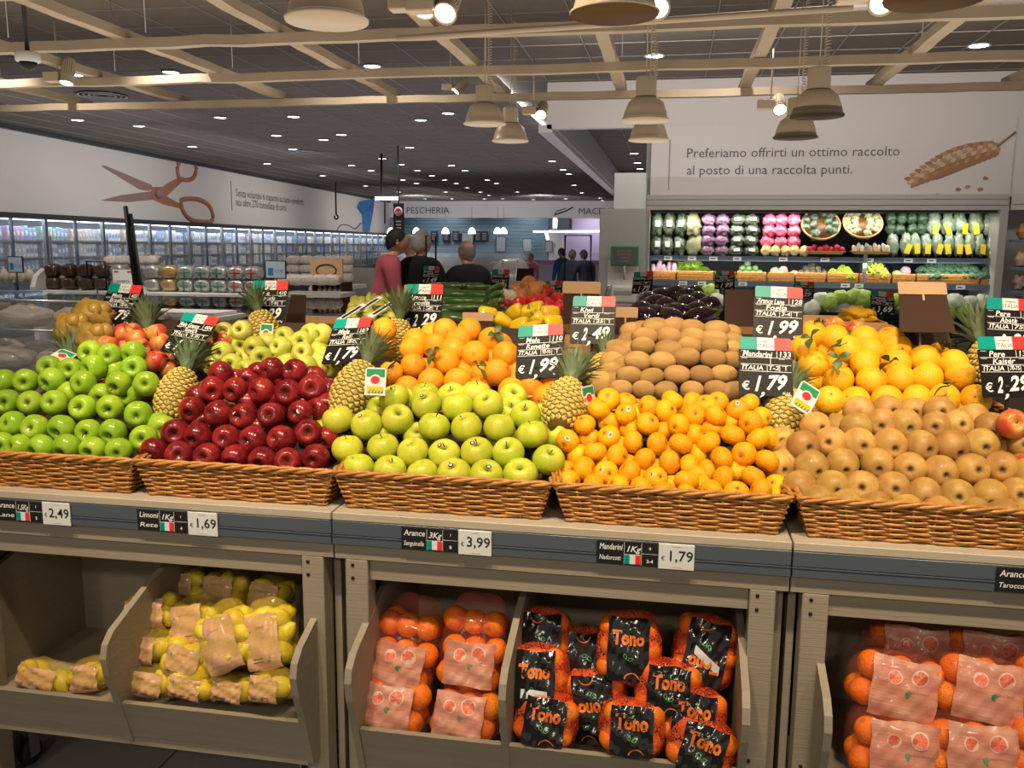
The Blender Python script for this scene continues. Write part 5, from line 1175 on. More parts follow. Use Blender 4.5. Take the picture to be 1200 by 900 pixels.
for i, a in enumerate([(478, 772, 2.10, -8, 'upper bag beside the crate side'), (557, 770, 2.10, -3, 'upper bag beside the crate divider'), (467, 826, 2.06, -4, 'lower bag beside the crate side'), (549, 836, 2.05, -5, 'lower bag beside the crate divider')]):
    up = i < 2; bag(a[0], a[1] if not up else a[1]-10, a[2]+(.03 if up else 0), .165, .22 if up else .12, .13, 'o', 'clear pink bag of blood oranges, '+a[4], roll=-a[3] if up else 4, tilt=22, band=(.40, .25 if up else .45), bz=-.16 if up else .0, seed=i, grp=G1, bx=0 if up else -.08)
G3 = 'bags of oranges with pink paper bands'
for i, a in enumerate([(1046, 800, 2.10, 'top row, beside the crate side'), (1143, 803, 2.10, 'top row, second from the crate side'), (1046, 872, 2.04, 'lower row, beside the crate side'), (1134, 876, 2.04, 'lower row, second from the crate side'), (1236, 800, 2.10, 'top row, cut by the picture edge'), (1228, 876, 2.04, 'lower row, cut by the picture edge'), (1060, 762, 2.24, 'dark back row, beside the crate side'), (1150, 770, 2.24, 'dark back row, second from the side')]):
    bag(a[0], a[1], a[2], .205, .150, .13, 'o', 'pink banded orange bag, '+a[3], roll=8 if i < 2 else 3, tilt=15, band=(.37, .46), bz=0, seed=i+5, grp=G3, bx=.05)
G2 = 'net bags of oranges with black printed bands'
TN = [(637, 752, 2.17, 0, 1, .07, 'top row beside the divider, print upside down'), (630, 796, 2.07, -2, 0, .0, 'with a silver sticker beside the divider'), (641, 842, 2.02, 6, 0, 0, 'lowest beside the divider'),
 (690, 775, 2.16, 0, 1, 0, 'dark upside down print, second column'), (697, 815, 2.08, -10, 1, 0, 'tilted upside down print under the second column'), (737, 758, 2.11, 1, 0, 0, 'topmost in the middle, glossy print'),
 (741, 852, 2.0, 0, 0, 0, 'bottom middle resting on the front board'), (826, 762, 2.15, 10, 1, 0, 'top row by the crate side with torn white sticker'), (783, 806, 2.06, 3, 0, 0, 'below the topmost, toward the crate side'),
 (812, 838, 2.04, 4, 0, 0, 'second lowest near the crate side'), (822, 874, 1.99, 14, 0, 0, 'lowest near the crate side, tilted'), (772, 850, 2.10, 20, 0, 0, 'half buried between the two lowest bags'), (690, 838, 2.12, 5, 0, 0, 'half buried behind the bottom middle bag')]
for i, (x, y, Y, ro, fl_, bz_, lab) in enumerate(TN):
    bag(x, y, Y, .152, .165 if y < 800 else .125, .10, 'm', 'net of oranges with black band, '+lab, roll=ro, tilt=18, flip=bool(fl_), band=(.335, .47), bz=0, seed=i+20, sticker=(0, -.35, 1.2, -.02) if i == 1 else ((.1, -.2, 1.2, -.25) if i == 7 else False), grp=G2)
G4 = 'bags of lemons with paper bands'
LM = [(182, 716, 2.16, -8, .16, .085, 'upper left stack, topmost'), (176, 757, 2.10, 0, .155, .08, 'left stack, middle bag'), (180, 797, 2.05, 3, .155, .07, 'left stack, bottom bag'),
 (233, 727, 2.14, -12, .13, .11, 'second stack, topmost'), (226, 772, 2.07, 10, .13, .09, 'second stack, middle bag'), (232, 803, 2.03, 5, .13, .06, 'second stack, bottom bag'),
 (268, 748, 2.04, -25, .135, .15, 'large shiny bag in the middle'), (280, 806, 2.03, 5, .12, .06, 'bottom bag under the large shiny one'), (318, 745, 2.06, -14, .125, .15, 'tall bag beside the crate side panel'), (322, 803, 2.0, 0, .11, .07, 'bottom bag beside the crate side panel'),
 (218, 688, 2.30, -10, .13, .10, 'dark back bag behind the stacks'), (268, 692, 2.30, 0, .13, .10, 'dark middle back bag'), (318, 700, 2.28, 5, .12, .10, 'dark back bag by the side panel'),
 (60, 792, 2.12, 8, .17, .07, 'in the nearly empty compartment, outer bag'), (112, 790, 2.12, -10, .12, .08, 'in the nearly empty compartment, beside the divider')]
for i, (x, y, Y, ro, w, h, lab) in enumerate(LM): bag(x, y, Y, w, h, .10, 'l', 'yellow bag of lemons, '+lab, roll=-ro*-1, tilt=20, band=(.38, .48), bz=-.08, bx=(-.10 if i % 2 else -.04), seed=i+40, grp=G4)

# ================================================================ vegetable refrigerator under the wheat sign
FY = 9.95                                    # front plane
r = empty('vegetable_refrigerator', (-.30, FY, 0), label='long open refrigerator full of vegetables under the wheat sign', cat='refrigerator')
FW = 3.72
ob('top_fascia', MB().box(0, FW, .0, .7, 2.0, 2.045, b=.003), r, mats='alu'); ob('top_fascia', MB().box(0, FW, .02, .7, 2.05, 2.11, b=.003), r, mats='alu'); ob('top_cap', MB().box(0, FW, .04, .7, 2.115, 2.165), r, mats='alu')
ob('back_liner', MB().box(.04, FW-.06, .85, .88, .3, 2.0), r, mats='fridgein'); ob('roof_liner', MB().box(.04, FW-.06, .05, .88, 1.975, 1.998), r, mats='fridgein')
ob('end_post', MB().box(-.03, .045, -.02, .7, 0, 2.0, b=.004), r, mats='alu'); ob('end_post', MB().box(FW-.10, FW-.02, -.04, .7, 0, 2.0, b=.004), r, mats='alu')
for z, y0 in ((1.49, .12), (1.215, .06), (.95, .0)):
    s = ob('shelf', MB().box(.05, FW-.10, y0+.02, .85, z-.03, z), r, mats='fridgein'); ob('price_rail', MB().box(.05, FW-.10, y0, y0+.02, z-.045, z+.012), s, mats='shelf')
    for px in ((783, 811, 836, 864, 918, 967, 1019, 1065, 1092) if z > 1.4 else (800, 822, 842, 870, 990, 1006, 1125)):
        x = onY(px, 300 if z > 1.4 else 343, FY+y0).x+.30; t = ob('shelf_tag', MB().box(x-.045, x+.045, y0-.004, y0-.001, z-.038, z+.002), s, mats='tag'); ob('tag_figures', MB().box(x-.03, x+.02, y0-.005, y0-.004, z-.025, z-.012), t, mats='greyink')
ob('mid_divider', MB().box(2.335, 2.375, .08, .8, 1.2, 1.62), r, mats='metal'); ob('lower_body', MB().box(0, FW-.06, .0, .8, 0, .62), r, mats='wallgrey')
M['fgreen'] = mat('packed_dark_leaves', (.17, .21, .13), .4, var=.5, noise=.9, nscale=38, col2=(.02, .05, .02), bump=.8, bscale=40, coat=.3)
M['fpale'] = mat('packed_sprouts', (.46, .40, .24), .5, noise=.9, nscale=50, col2=(.22, .26, .10), bump=.8, bscale=60)
M['fpurple'] = mat('packed_red_chicory', (.40, .25, .34), .3, var=.3, noise=1, nscale=40, col2=(.16, .05, .10), bump=.8, bscale=40, coat=.4)
M['fpink'] = mat('pink_wrapping', (.80, .03, .12), .3, noise=1, nscale=22, col2=(.95, .28, .38), bump=.7, bscale=30, coat=.4)
M['fyell'] = mat('pale_yellow_wrapping', (.72, .66, .14), .4, noise=.8, nscale=40, col2=(.85, .45, .40))
M['leek'] = mat('leek_leaves', (.06, .10, .05), .4, noise=.8, nscale=30, col2=(.015, .045, .02)); M['herb'] = mat('bagged_herbs', (.14, .22, .09), .3, var=.4, noise=1, nscale=60, col2=(.32, .36, .28), bump=.8, bscale=50, coat=.5)
M['lettuce'] = mat('frilly_lettuce', (.42, .58, .08), .5, noise=.9, nscale=50, col2=(.20, .34, .04)); M['limeg'] = mat('lime_skin', (.20, .36, .11), .35, noise=.4, nscale=30, coat=.3, var=.2)
M['potato'] = mat('beige_potato', (.56, .40, .28), .6, noise=.4, nscale=30, var=.15); M['artic'] = mat('artichoke_head', (.15, .16, .07), .6, noise=.9, nscale=70, col2=(.10, .05, .05)); M['roma'] = mat('romanesco', (.45, .58, .05), .5, noise=.6, nscale=60, col2=(.24, .38, .03), bump=.9, bscale=90)
M['brocc'] = mat('broccoli_head', (.055, .13, .06), .7, noise=.9, nscale=90, col2=(.02, .06, .03), bump=1, bscale=140); M['ytag'] = mat('yellow_bag_tag', (.85, .60, .01), .4)
BAGM = {}
def softpack(name, m, w, h, d, seed=0, top=True):
    k = (m, w, h, d, seed % 3)
    if k not in BAGM: b = MB(); lumpy(b, (0, 0, h/2), (w/2, d/2, h/2), seed % 3+.3, n=18, m=12, amp=.22, fr=3.2); BAGM[k] = b.mesh(name, m)
    return ob(name, BAGM[k])
def vpack(name, m, px0, px1, py0, py1, cols, rows, z0, y, lab, cat, grp, tagm=None, label=None, d=.09, dy=.0):
    x0, x1 = onY(px0, 290, y).x, onY(px1, 290, y).x; w = (x1-x0)/cols; z1 = onY((px0+px1)/2, py0, y).z; zb = onY((px0+px1)/2, py1, y).z; h = (z1-zb)/rows
    for j in range(rows):
        for i in range(cols):
            o = softpack(name, m, w*1.05, h*1.12, d, i+j*2); o.location = (x0+(i+.5)*w, y+dy*j, zb+j*h); o.rotation_euler = (RD(-12), RD(U(-6, 6)), U(-.3, .3))
            if label: ob('paper_label', MB().box(-w*.22, w*.22, -d/2-.010, -d/2-.007, h*.40, h*.70), o, mats=label)
            if tagm: ob('hang_tag', MB().box(-.028, .028, -d/2-.008, -d/2-.004, h*.05, h*.55), o, (0, 0, 0), (0, RD(U(-20, 20)), 0), tagm)
            tag(o, lab+(', %s from the left' % ordn(i) if cols > 1 else '')+(', %s layer' % ('lower', 'upper', 'top', 'highest')[j] if rows > 1 else ''), cat, grp)
Y1 = FY+.20
vpack('salad_bag', 'fgreen', 763, 803, 252, 300, 3, 2, 0, Y1, 'bag of dark salad leaves on the top shelf', 'salad bag', 'bagged dark leaves', label='tag')
vpack('sprout_bag', 'fpale', 803, 821, 252, 300, 1, 2, 0, Y1, 'bag of pale sprouts between dark and purple salads', 'salad bag', 'bagged sprouts')
vpack('chicory_bag', 'fpurple', 822, 853, 252, 300, 2, 4, 0, Y1, 'clear pack of purple chicory on the top shelf', 'salad pack', 'packs of purple chicory', label='fpurple', d=.07)
vpack('salad_pack', 'fgreen', 855, 889, 252, 300, 2, 4, 0, Y1, 'clear pack of green salad by the pink packs', 'salad pack', 'packs of green salad', label='tag', d=.07)
vpack('pink_pack', 'fpink', 892, 937, 252, 290, 3, 3, 0, Y1, 'bright pink wrapped vegetable pack', 'packet', 'bright pink packs', d=.08)
vpack('yellow_pink_pack', 'fyell', 893, 948, 289, 300, 5, 1, 0, Y1-.06, 'small yellow and pink pack on the shelf edge', 'packet', 'yellow and pink packs', d=.06)
vpack('leek_bunch', 'leek', 1036, 1085, 250, 276, 4, 2, 0, Y1+.05, 'bunch of dark leek leaves above the herb bags', 'leeks', 'leek bunches')
vpack('celery_bunch', 'herb', 1042, 1055, 276, 300, 1, 1, 0, Y1, 'dark celery bunch beside the metal divider', 'celery', 'celery')
vpack('herb_bag', 'herb', 1056, 1168, 276, 300, 9, 1, 0, Y1-.02, 'clear bag of herbs with a yellow tag', 'herb bag', 'tagged herb bags', tagm='ytag')
vpack('upper_herb_bag', 'herb', 1085, 1168, 251, 277, 5, 1, 0, Y1+.06, 'herb bag with yellow tag in the back row', 'herb bag', 'back row of herb bags', tagm='ytag')
# round baskets standing tilted, with trays in front
def round_basket(px, py, R, lab, item, im, iR, n, tilt=55):
    p = onY(px, py, Y1+.05); r = empty('round_basket', p, RD(0), lab, 'basket', 'round cane baskets'); X = Matrix.Rotation(RD(tilt), 4, 'X')
    b = MB(); b.tube([(R*cos(a*pi/12), R*sin(a*pi/12), .05) for a in range(24)], .012, 6, closed=True, X=X); b.tube([(R*.92*cos(a*pi/12), R*.92*sin(a*pi/12), .02) for a in range(24)], .012, 6, closed=True, X=X); ob('rim', b, r, mats='tanwood')
    b = MB(); b.lathe([(0, -.05), (R*.7, -.045), (R*.9, 0), (R, .045)], 20, X=X); ob('bowl', b, r, mats='wickerdark')
    me = MB(); lumpy(me, (0, 0, 0), (iR, iR, iR*.85), 2.3, n=12, m=8, amp=.2, fr=4); me = me.mesh(item, im)
    for k in range(n):
        a = -pi/2+k*pi/1.0*.618*2; zz_ = 1-2*(k+.5)/n; q = R*.80*math.sqrt(max(0, 1-zz_*zz_))*(1 if k % 2 else .5); a = math.atan2(zz_*R*.8, q*(1 if k % 4 < 2 else -1)); q = math.hypot(zz_*R*.8, q); o = ob(item, me); o.location = p+X @ Vector((q*cos(a), q*sin(a), .03+.03*(1-q/R))); o.rotation_euler = (U(0, 3), U(0, 3), 0)
        tag(o, '%s in the tilted round basket, %s from the top' % ({'packed_artichoke': 'wrapped dark artichoke', 'garlic_bulb': 'pale garlic head'}[item], ordn(k)), 'vegetable', item.replace('_', ' ')+'s in the round basket')
round_basket(961, 266, .20, 'tilted round cane basket of dark wrapped artichokes', 'packed_artichoke', 'fgreen', .052, 12)
round_basket(1010, 264, .20, 'tilted round cane basket of pale garlic heads', 'garlic_bulb', 'fpale', .042, 22)
def oval_tray(px, lab, item, im, n, iw, rr_, lab2):
    p = onY(px, 298, Y1-.07); r = empty('oval_tray', p, 0, lab, 'tray', 'oval cane trays'); b = MB(); b.lathe([(0, 0), (.15, .0), (.185, .03), (.19, .035), (.18, .03)], 24, X=Matrix.Diagonal((1.15, .5, 1, 1))); ob('bowl', b, r, mats='tanwood')
    me = MB(); lumpy(me, (0, 0, 0), rr_, 1.3, n=12, m=8, amp=.15, fr=4); me = me.mesh(item, im)
    for k in range(n): o = ob(item, me); o.location = p+Vector(((k/(n-1)-.5)*.34, U(-.03, .03), .05+.02*(k % 2))); o.rotation_euler = (U(-.3, .3), U(-.3, .3), U(0, 3)); tag(o, '%s, %s from the left' % (lab2, ordn(k)), 'vegetable', lab2+'s')
oval_tray(967, 'oval cane tray with packed radishes on the shelf edge', 'radish_bunch', 'radish', 7, .05, (.035, .03, .035), 'red radish bunch in the oval tray')
oval_tray(1020, 'oval cane tray with pale ginger roots on the shelf edge', 'ginger_root', 'garlic', 9, .05, (.026, .026, .05), 'pale ginger root in the oval tray')
# second shelf: wicker boxes with loose vegetables
def wbox(px0, px1, lab):
    y = FY+.10; x0, x1 = onY(px0, 330, y).x, onY(px1, 330, y).x; r = empty('wicker_box', (x0, y, 1.216), 0, lab, 'basket', 'small wicker boxes in the refrigerator'); w = x1-x0-.015
    b = MB()
    for k in range(6): b.box(0, w, -.004*(k % 2), .02, .002+.0165*k, .015+.0165*k)
    b.box(0, .02, .02, .42, 0, .1); b.box(w-.02, w, .02, .42, 0, .1); tag(ob('woven_sides', b, r, mats='wicker'), kind='stuff'); b = MB(); b.tube([(0, .005, .105), (w, .005, .105)], .011, 6); ob('rim', b, r, mats='wicker'); ob('base', MB().box(0, w, .02, .42, 0, .01), r, mats='wickerdark')
for a, b_, what in ((764, 793, 'red chicory'), (793.5, 837, 'frilly lettuce'), (837.5, 863, 'salad, mostly hidden'), (864, 899, 'limes'), (900, 932, 'potatoes'), (932.5, 969, 'artichokes'), (969.5, 1007, 'romanesco heads'), (1007.5, 1045, 'large romanesco'), (1046, 1074, 'turnips'), (1074.5, 1149, 'broccoli'), (1149.5, 1168, 'broccoli at the post')): wbox(a, b_, 'wicker box of '+what+' in the refrigerator')
def veg(pts, me, Y, name, lab, cat, grp, rot=True, sc=1.0, ax=None):
    pts = sorted(pts)
    for i, (x, y) in enumerate(pts):
        o = ob(name, me if not isinstance(me, list) else random.choice(me)); s = sc*U(.92, 1.08); A = aim(ax) if ax else aim((U(-1, 1), U(-1, 1), U(0, 1)) if rot else (U(-.2, .2), U(-.2, .1), 1))
        o.matrix_world = Matrix.Translation(onY(x, y, Y+U(-.02, .02)+(318-y)*.006)) @ A @ Matrix.Diagonal((s, s, s, 1)); tag(o, '%s, %s from the left' % (lab, ordn(i)), cat, grp)
b = MB(); lumpy(b, (0, 0, 0), (.035, .035, .095), 1, n=12, m=10, amp=.1); ch = b; CHM = mat('striped_chicory', (.72, .62, .64), .4, noise=1, nscale=5, col2=(.30, .015, .08), stretch=(14, 14, 1)); 
veg([(766, 318), (772, 315), (778, 318), (784, 315), (790, 318)], ch.mesh('chicory', CHM), FY+.2, 'red_chicory', 'white and red striped chicory in the wicker box', 'chicory', 'striped chicory heads', rot=False)
b = MB()
for k in range(60):
    a = k*2.4; q = .07*math.sqrt(k/60); h = .075*(1-k/90); b.add([(q*cos(a), q*sin(a), h-.03), ((q+.03)*cos(a-.3), (q+.03)*sin(a-.3), h+.012), ((q+.035)*cos(a), (q+.035)*sin(a), h-.002), ((q+.03)*cos(a+.3), (q+.03)*sin(a+.3), h+.010)], [(0, 1, 2), (0, 2, 3)], 0, True)
lumpy(b, (0, 0, -.005), (.07, .07, .06), 1, n=14, m=8, amp=.2, fr=6)
LETM = b.mesh('lettuce', 'lettuce'); veg([(797+9*i, 324-(5 if j else 0)-(7 if j == 2 else 0)) for j in range(3) for i in range(5-j)], LETM, FY+.24, 'lettuce', 'frilly yellow-green lettuce in the wicker box', 'lettuce', 'frilly lettuces', rot=False, sc=.8)
veg([(864+7*i, 326) for i in range(5)]+[(867+7.5*i, 320) for i in range(4)]+[(870+7.5*i, 314.5) for i in range(3)]+[(876, 309)], MB().ball((0, 0, 0), (.037, .037, .04), 14, 10).mesh('lime', 'limeg'), FY+.2, 'lime', 'round green lime in the pyramid', 'lime', 'limes in the refrigerator')
b = MB(); lumpy(b, (0, 0, 0), (.06, .05, .05), 3, amp=.08); veg([(903, 325), (914, 322), (922, 325), (930, 322), (918, 317), (909, 319)], b.mesh('potato', 'potato'), FY+.2, 'potato', 'large beige potato in the wicker box', 'potato', 'beige potatoes')
b = MB(); lumpy(b, (0, 0, 0), (.035, .035, .042), 3, amp=.2, fr=5)
veg([(934+7*i, 325) for i in range(6)]+[(938+7*i, 320) for i in range(5)]+[(944+7*i, 315) for i in range(3)]+[(951, 311)], b.mesh('artichoke', 'artic'), FY+.2, 'artichoke', 'small brown-green artichoke in the heap', 'artichoke', 'artichokes in the refrigerator')
def romanesco(R):
    b = MB()
    for k in range(46):
        t = k/45; a = k*2.4; q = R*math.sqrt(t); z = R*1.5*(1-t)-R*.3; s = R*(.16+.16*t); b.lathe([(s, 0), (s*.6, s*.8), (0, s*1.7)], 7, X=Matrix.Translation((q*cos(a), q*sin(a), z)) @ Matrix.Rotation(t*.8, 4, Vector((-sin(a), cos(a), 0))))
    b.ball((0, 0, -R*.1), (R*.95, R*.95, R*.9), 12, 8); return b.mesh('romanesco', 'roma')
veg([(976, 323), (987, 318), (982, 326), (996, 325), (992, 320), (1014, 324), (1036, 324)], romanesco(.055), FY+.2, 'romanesco', 'small yellow-green romanesco head', 'romanesco', 'romanesco heads', rot=False)
veg([(1024, 318)], romanesco(.10), FY+.22, 'romanesco', 'largest yellow-green romanesco head by the divider', 'romanesco', 'romanesco heads', rot=False)
b = MB(); lumpy(b, (0, 0, 0), (.055, .05, .05), 5, amp=.08); TUR = b
veg([(1061, 318)], TUR.mesh('turnip', mat('pink_turnip', (.70, .35, .42), .4)), FY+.2, 'turnip', 'round pink and white turnip by the divider', 'turnip', 'turnips')
veg([(1051, 322), (1058, 325)], TUR.mesh('swede', 'limeg'), FY+.18, 'cabbage_turnip', 'grey-green cabbage turnip below the pink one', 'turnip', 'cabbage turnips')
b = MB()
for k in range(26): t = k/25; a = k*2.4; q = .055*math.sqrt(t); b.ball((q*cos(a), q*sin(a), .045*(1-t)), (.022, .022, .02), 7, 5)
BRM = b.mesh('broccoli', 'brocc'); veg([(1078+10*i, 325) for i in range(8)]+[(1080+10*i, 318) for i in range(7)]+[(1090+10*i, 312) for i in range(5)]+[(1154, 325), (1163, 325), (1157, 318), (1165, 318), (1163, 312)], BRM, FY+.2, 'broccoli', 'dark green broccoli head in the heap', 'broccoli', 'broccoli heads', rot=False)
# third shelf
b = MB(); lumpy(b, (0, 0, 0), (.10, .09, .08), 2, amp=.1); CAB = b.mesh('cabbage', mat('pale_cabbage', (.62, .66, .50), .5, noise=.5, nscale=12)); CABG = bpy.data.meshes.new_from_object(ob('tmp_cabbage', CAB)); bpy.data.objects.remove(bpy.data.objects['tmp_cabbage']); CABG.materials[0] = M['lettuce']
veg([(952, 362), (962, 352), (1120, 354), (1135, 356), (1152, 355), (840, 352), (825, 358), (1060, 356)], CAB, FY+.05, 'white_cabbage', 'pale round cabbage low in the refrigerator', 'cabbage', 'pale cabbages')
veg([(972, 354), (985, 348), (1000, 347), (1012, 350), (832, 343), (1130, 364), (1110, 368), (1048, 352), (1070, 372)], CABG, FY+.05, 'leafy_green', 'leafy green vegetable low in the refrigerator', 'greens', 'leafy greens')
p = onY(992, 366, FY-.1); r = empty('carton', (p.x, FY-.15, p.z), 0, 'greyish open carton on the lower shelf above the tan crate', 'carton'); ob('front_panel', MB().box(-.19, .19, 0, .01, -.0, .12), r, mats='wallgrey'); ob('side_panel', MB().box(-.19, -.18, .01, .3, 0, .12), r, mats='wallgrey'); ob('side_panel', MB().box(.18, .19, .01, .3, 0, .12), r, mats='wallgrey'); ob('top_flap', MB().box(-.15, .15, .05, .15, .12, .17, b=.004), r, mats='wallgrey')

# angled refrigerator at the picture edge
AR = Matrix.Translation((3.42, FY-.02, 0)) @ Matrix.Rotation(RD(-48), 4, 'Z')
r = empty('angled_refrigerator', (0, 0, 0), 0, 'angled refrigerator with peach packs at the picture edge', 'refrigerator'); r.matrix_world = AR
for z0, z1 in ((2.0, 2.05), (2.055, 2.165)): ob('top_fascia', MB().box(0, 2, 0, .7, z0, z1), r, mats='alu')
ob('back_liner', MB().box(0, 2, .6, .62, 0, 2.0), r, mats='fridgein')
for z in (1.70, 1.42, 1.18, .95): ob('shelf', MB().box(0, 2, .02, .6, z-.03, z), r, mats='shelf')
MCAR = mat('orange_brown_packs', (.55, .24, .08), .4, noise=.9, nscale=20, col2=(.30, .12, .04)); MBX = mat('pale_wood_packs', (.55, .42, .28), .5, noise=.6, nscale=20); MRD = mat('red_white_packs', (.6, .5, .48), .3, noise=1, nscale=14, col2=(.25, .04, .06))
for z, m, cl in ((1.70, MCAR, 'orange-brown'), (1.42, MBX, 'pale wooden'), (1.18, MRD, 'red and white'), (.95, MRD, 'red and white low')):
    for k in range(5):
        o = softpack('packed_vegetable', m, .14, .16, .12, k); o.matrix_world = AR @ Matrix.Translation((.10+k*.15, .12, z)); tag(o, '%s pack in the angled refrigerator, %s from the post' % (cl, ordn(k)), 'packet', 'packs in the angled refrigerator')

# ================================================================ weighing column in the passage
p = onY(703, 245, 9.0); r = empty('scale_cabinet', (-.735, 9.0, 0), 0, 'tall light grey cabinet behind the weighing scale', 'cabinet')
ob('body', MB().box(0, .465, 0, .4, 0, 1.97, b=.004), r, mats='wallgrey'); ob('recess_panel', MB().box(.09, .40, -.006, 0, 1.17, 1.46, b=.003), r, mats='wallw')
tag(ob('upper_box', MB().box(-.60, -.285, 9.05, 9.4, 1.975, 2.33), None, mats=mat('pale_mint_panel', (.55, .60, .56), .5)), 'pale mint box standing on the tall grey cabinet', 'box')
r = empty('scale_display', onY(732, 300, 8.9), 0, 'dark scale display with green rim on the grey cabinet', 'display'); ob('bezel', MB().box(-.14, .14, 0, .03, -.10, .10, b=.006), r, mats='greenprint'); sc_ = ob('screen', MB().box(-.128, .128, -.004, 0, -.088, .088), r, mats='greyink'); b = MB()
for k in range(4): put_text(b, ('Frutta e verdura', 'pesare la merce', 'e applicare', "l'etichetta")[k], 0, .055-.036*k, .022, y=-.006)
ob('screen_text', b, sc_, mats='wallgrey'); b = MB(); b.tube([(0, .01, -.10), (0, .01, -.24)], .012, 6); ob('stand', b, r, mats='wallgrey')
r = empty('weighing_scale', onY(730, 344, 8.8), 0, 'white weighing scale with printer under the green rimmed display', 'scale'); ob('body', MB().box(-.13, .13, -.0, .25, -.10, .08, b=.02), r, mats='wallw'); ob('printer_slot', MB().box(-.09, .09, -.006, 0, -.01, .03, b=.002), r, mats='alu'); b = MB(); b.tube([(-.15, 0, -.1), (-.17, 0, 0), (-.15, 0, .07), (-.1, 0, .09)], .008, 6); ob('side_bracket', b, r, mats='metal'); ob('base', MB().box(-.17, .17, 0, .3, -.34, -.10, b=.01), r, mats='wallgrey')

# ================================================================ freezer wall on the far side
FZ = empty('freezer_row', (0, 0, 0), 0, 'long row of glass door freezers under the scissors wall', 'freezer')
FZ.matrix_world = LW
ob('top_cap', MB().box(-.05, .10, -6, 27, 2.0, 2.078), FZ, mats='fridgein'); ob('back_liner', MB().box(-1.0, -.95, -6, 27, 0, 2.0), FZ, mats='freezin'); ob('plinth', MB().box(-.9, .05, -6, 27, 0, .75), FZ, mats='fridgein'); ob('lid', MB().box(-1.0, .0, -6, 27, 1.985, 1.999), FZ, mats='freezin')
SHZ = (1.62, 1.33, 1.04, .78)
for z in SHZ: ob('shelf', MB().box(-.95, -.10, -6, 27, z-.025, z), FZ, mats='metal')
for k in range(-7, 31):
    s = .06+k*.885; ob('door_post', MB().box(-.03, .03, s-(.035 if k % 2 else .014), s+(.035 if k % 2 else .014), .75, 2.0), FZ, mats='metal' if k % 2 else 'shelf')
    if k < 30: ob('door_glass', MB().box(-.004, .002, s+.04, s+.85, .76, 1.99), FZ, mats='glass')
    if k % 2: b = MB(); b.box(.03, .05, s+.06, s+.08, 1.1, 1.7); ob('handle', b, FZ, mats='metal')
for k in range(8):
    s0 = -5.5+k*4; a = bpy.data.lights.new('freezer_strip', 'AREA'); a.shape = 'RECTANGLE'; a.size = 3.9; a.size_y = .06; a.energy = 13; a.color = (.80, .89, 1)
    o = bpy.data.objects.new('freezer_strip', a); COL.objects.link(o); p0 = LWp(s0+2, -.05, 1.95); p1 = LWp(s0+2, -.30, 1.15); o.location = p0; qd = (p1-p0).normalized(); xx = (LWp(s0+3, -.05, 1.95)-p0).normalized(); yy2 = (-qd).cross(xx); o.rotation_euler = Matrix((xx, yy2, -qd)).transposed().to_euler()
b = MB(); b.box(-.08, -.05, -6, 27, 1.965, 1.98, X=LW)
tag(ob('freezer_strip_lamp', b, mats='led'), 'thin white strip lamp along the top inside the freezers', 'lamp')
PCOL = [((.70, .72, .76), 'white'), ((.20, .36, .66), 'blue'), ((.66, .16, .16), 'red'), ((.76, .60, .22), 'yellow'), ((.75, .52, .40), 'peach'), ((.30, .52, .34), 'green'), ((.52, .28, .48), 'purple'), ((.82, .82, .84), 'plain white')]
PM = [mat('frozen_pack_'+c[1].replace(' ', '_'), c[0], .4, noise=1, nscale=22, col2=tuple(.15+.25*x for x in c[0])) for c in PCOL]
PME = {}
for i, m in enumerate(PM):
    b = MB(); b.box(-.1, .1, -.048, .048, 0, .225, b=.008); b.box(.1, .103, -.034, .034, .07, .15, mi=1); PME[i] = b.mesh('frozen_pack', [m, PM[7] if i != 7 else PM[1]])
rest = MB(); n = 0; rf = random.Random(3)
for bay in range(-1, 30):
    for si, z in enumerate(SHZ):
        if si == 3: continue
        col = rf.choice(range(8)) if rf.random() > .35 else (7 if bay % 2 else 0); c2 = rf.choice((0, 7, 1))
        for q in range(7):
            s = .06+bay*.885+.115+q*.109; h = rf.uniform(.9, 1.12)
            for st in range(1):
                ci_ = col if q < 4 else c2
                if n < 296 and bay < 20:
                    o = ob('frozen_pack', PME[ci_]); o.matrix_world = LW @ Matrix.Translation((-.22, s, z)) @ Matrix.Diagonal((1, 1, h, 1)); n += 1
                    tag(o, '%s frozen food pack, %s door, %s shelf, %s in its row' % (PCOL[ci_][1], ordn(bay+1), ('top', 'second', 'third', 'low')[si], ordn(q)), 'frozen food pack', 'packs behind the freezer doors')
                else: rest.box(-.32, -.12, s-.048, s+.048, z, z+.2*h, mi=ci_, X=LW)
tag(ob('distant_frozen_packs', rest, mats=PM), 'rows of small coloured packs behind the far freezer doors', 'frozen food packs', kind='stuff')

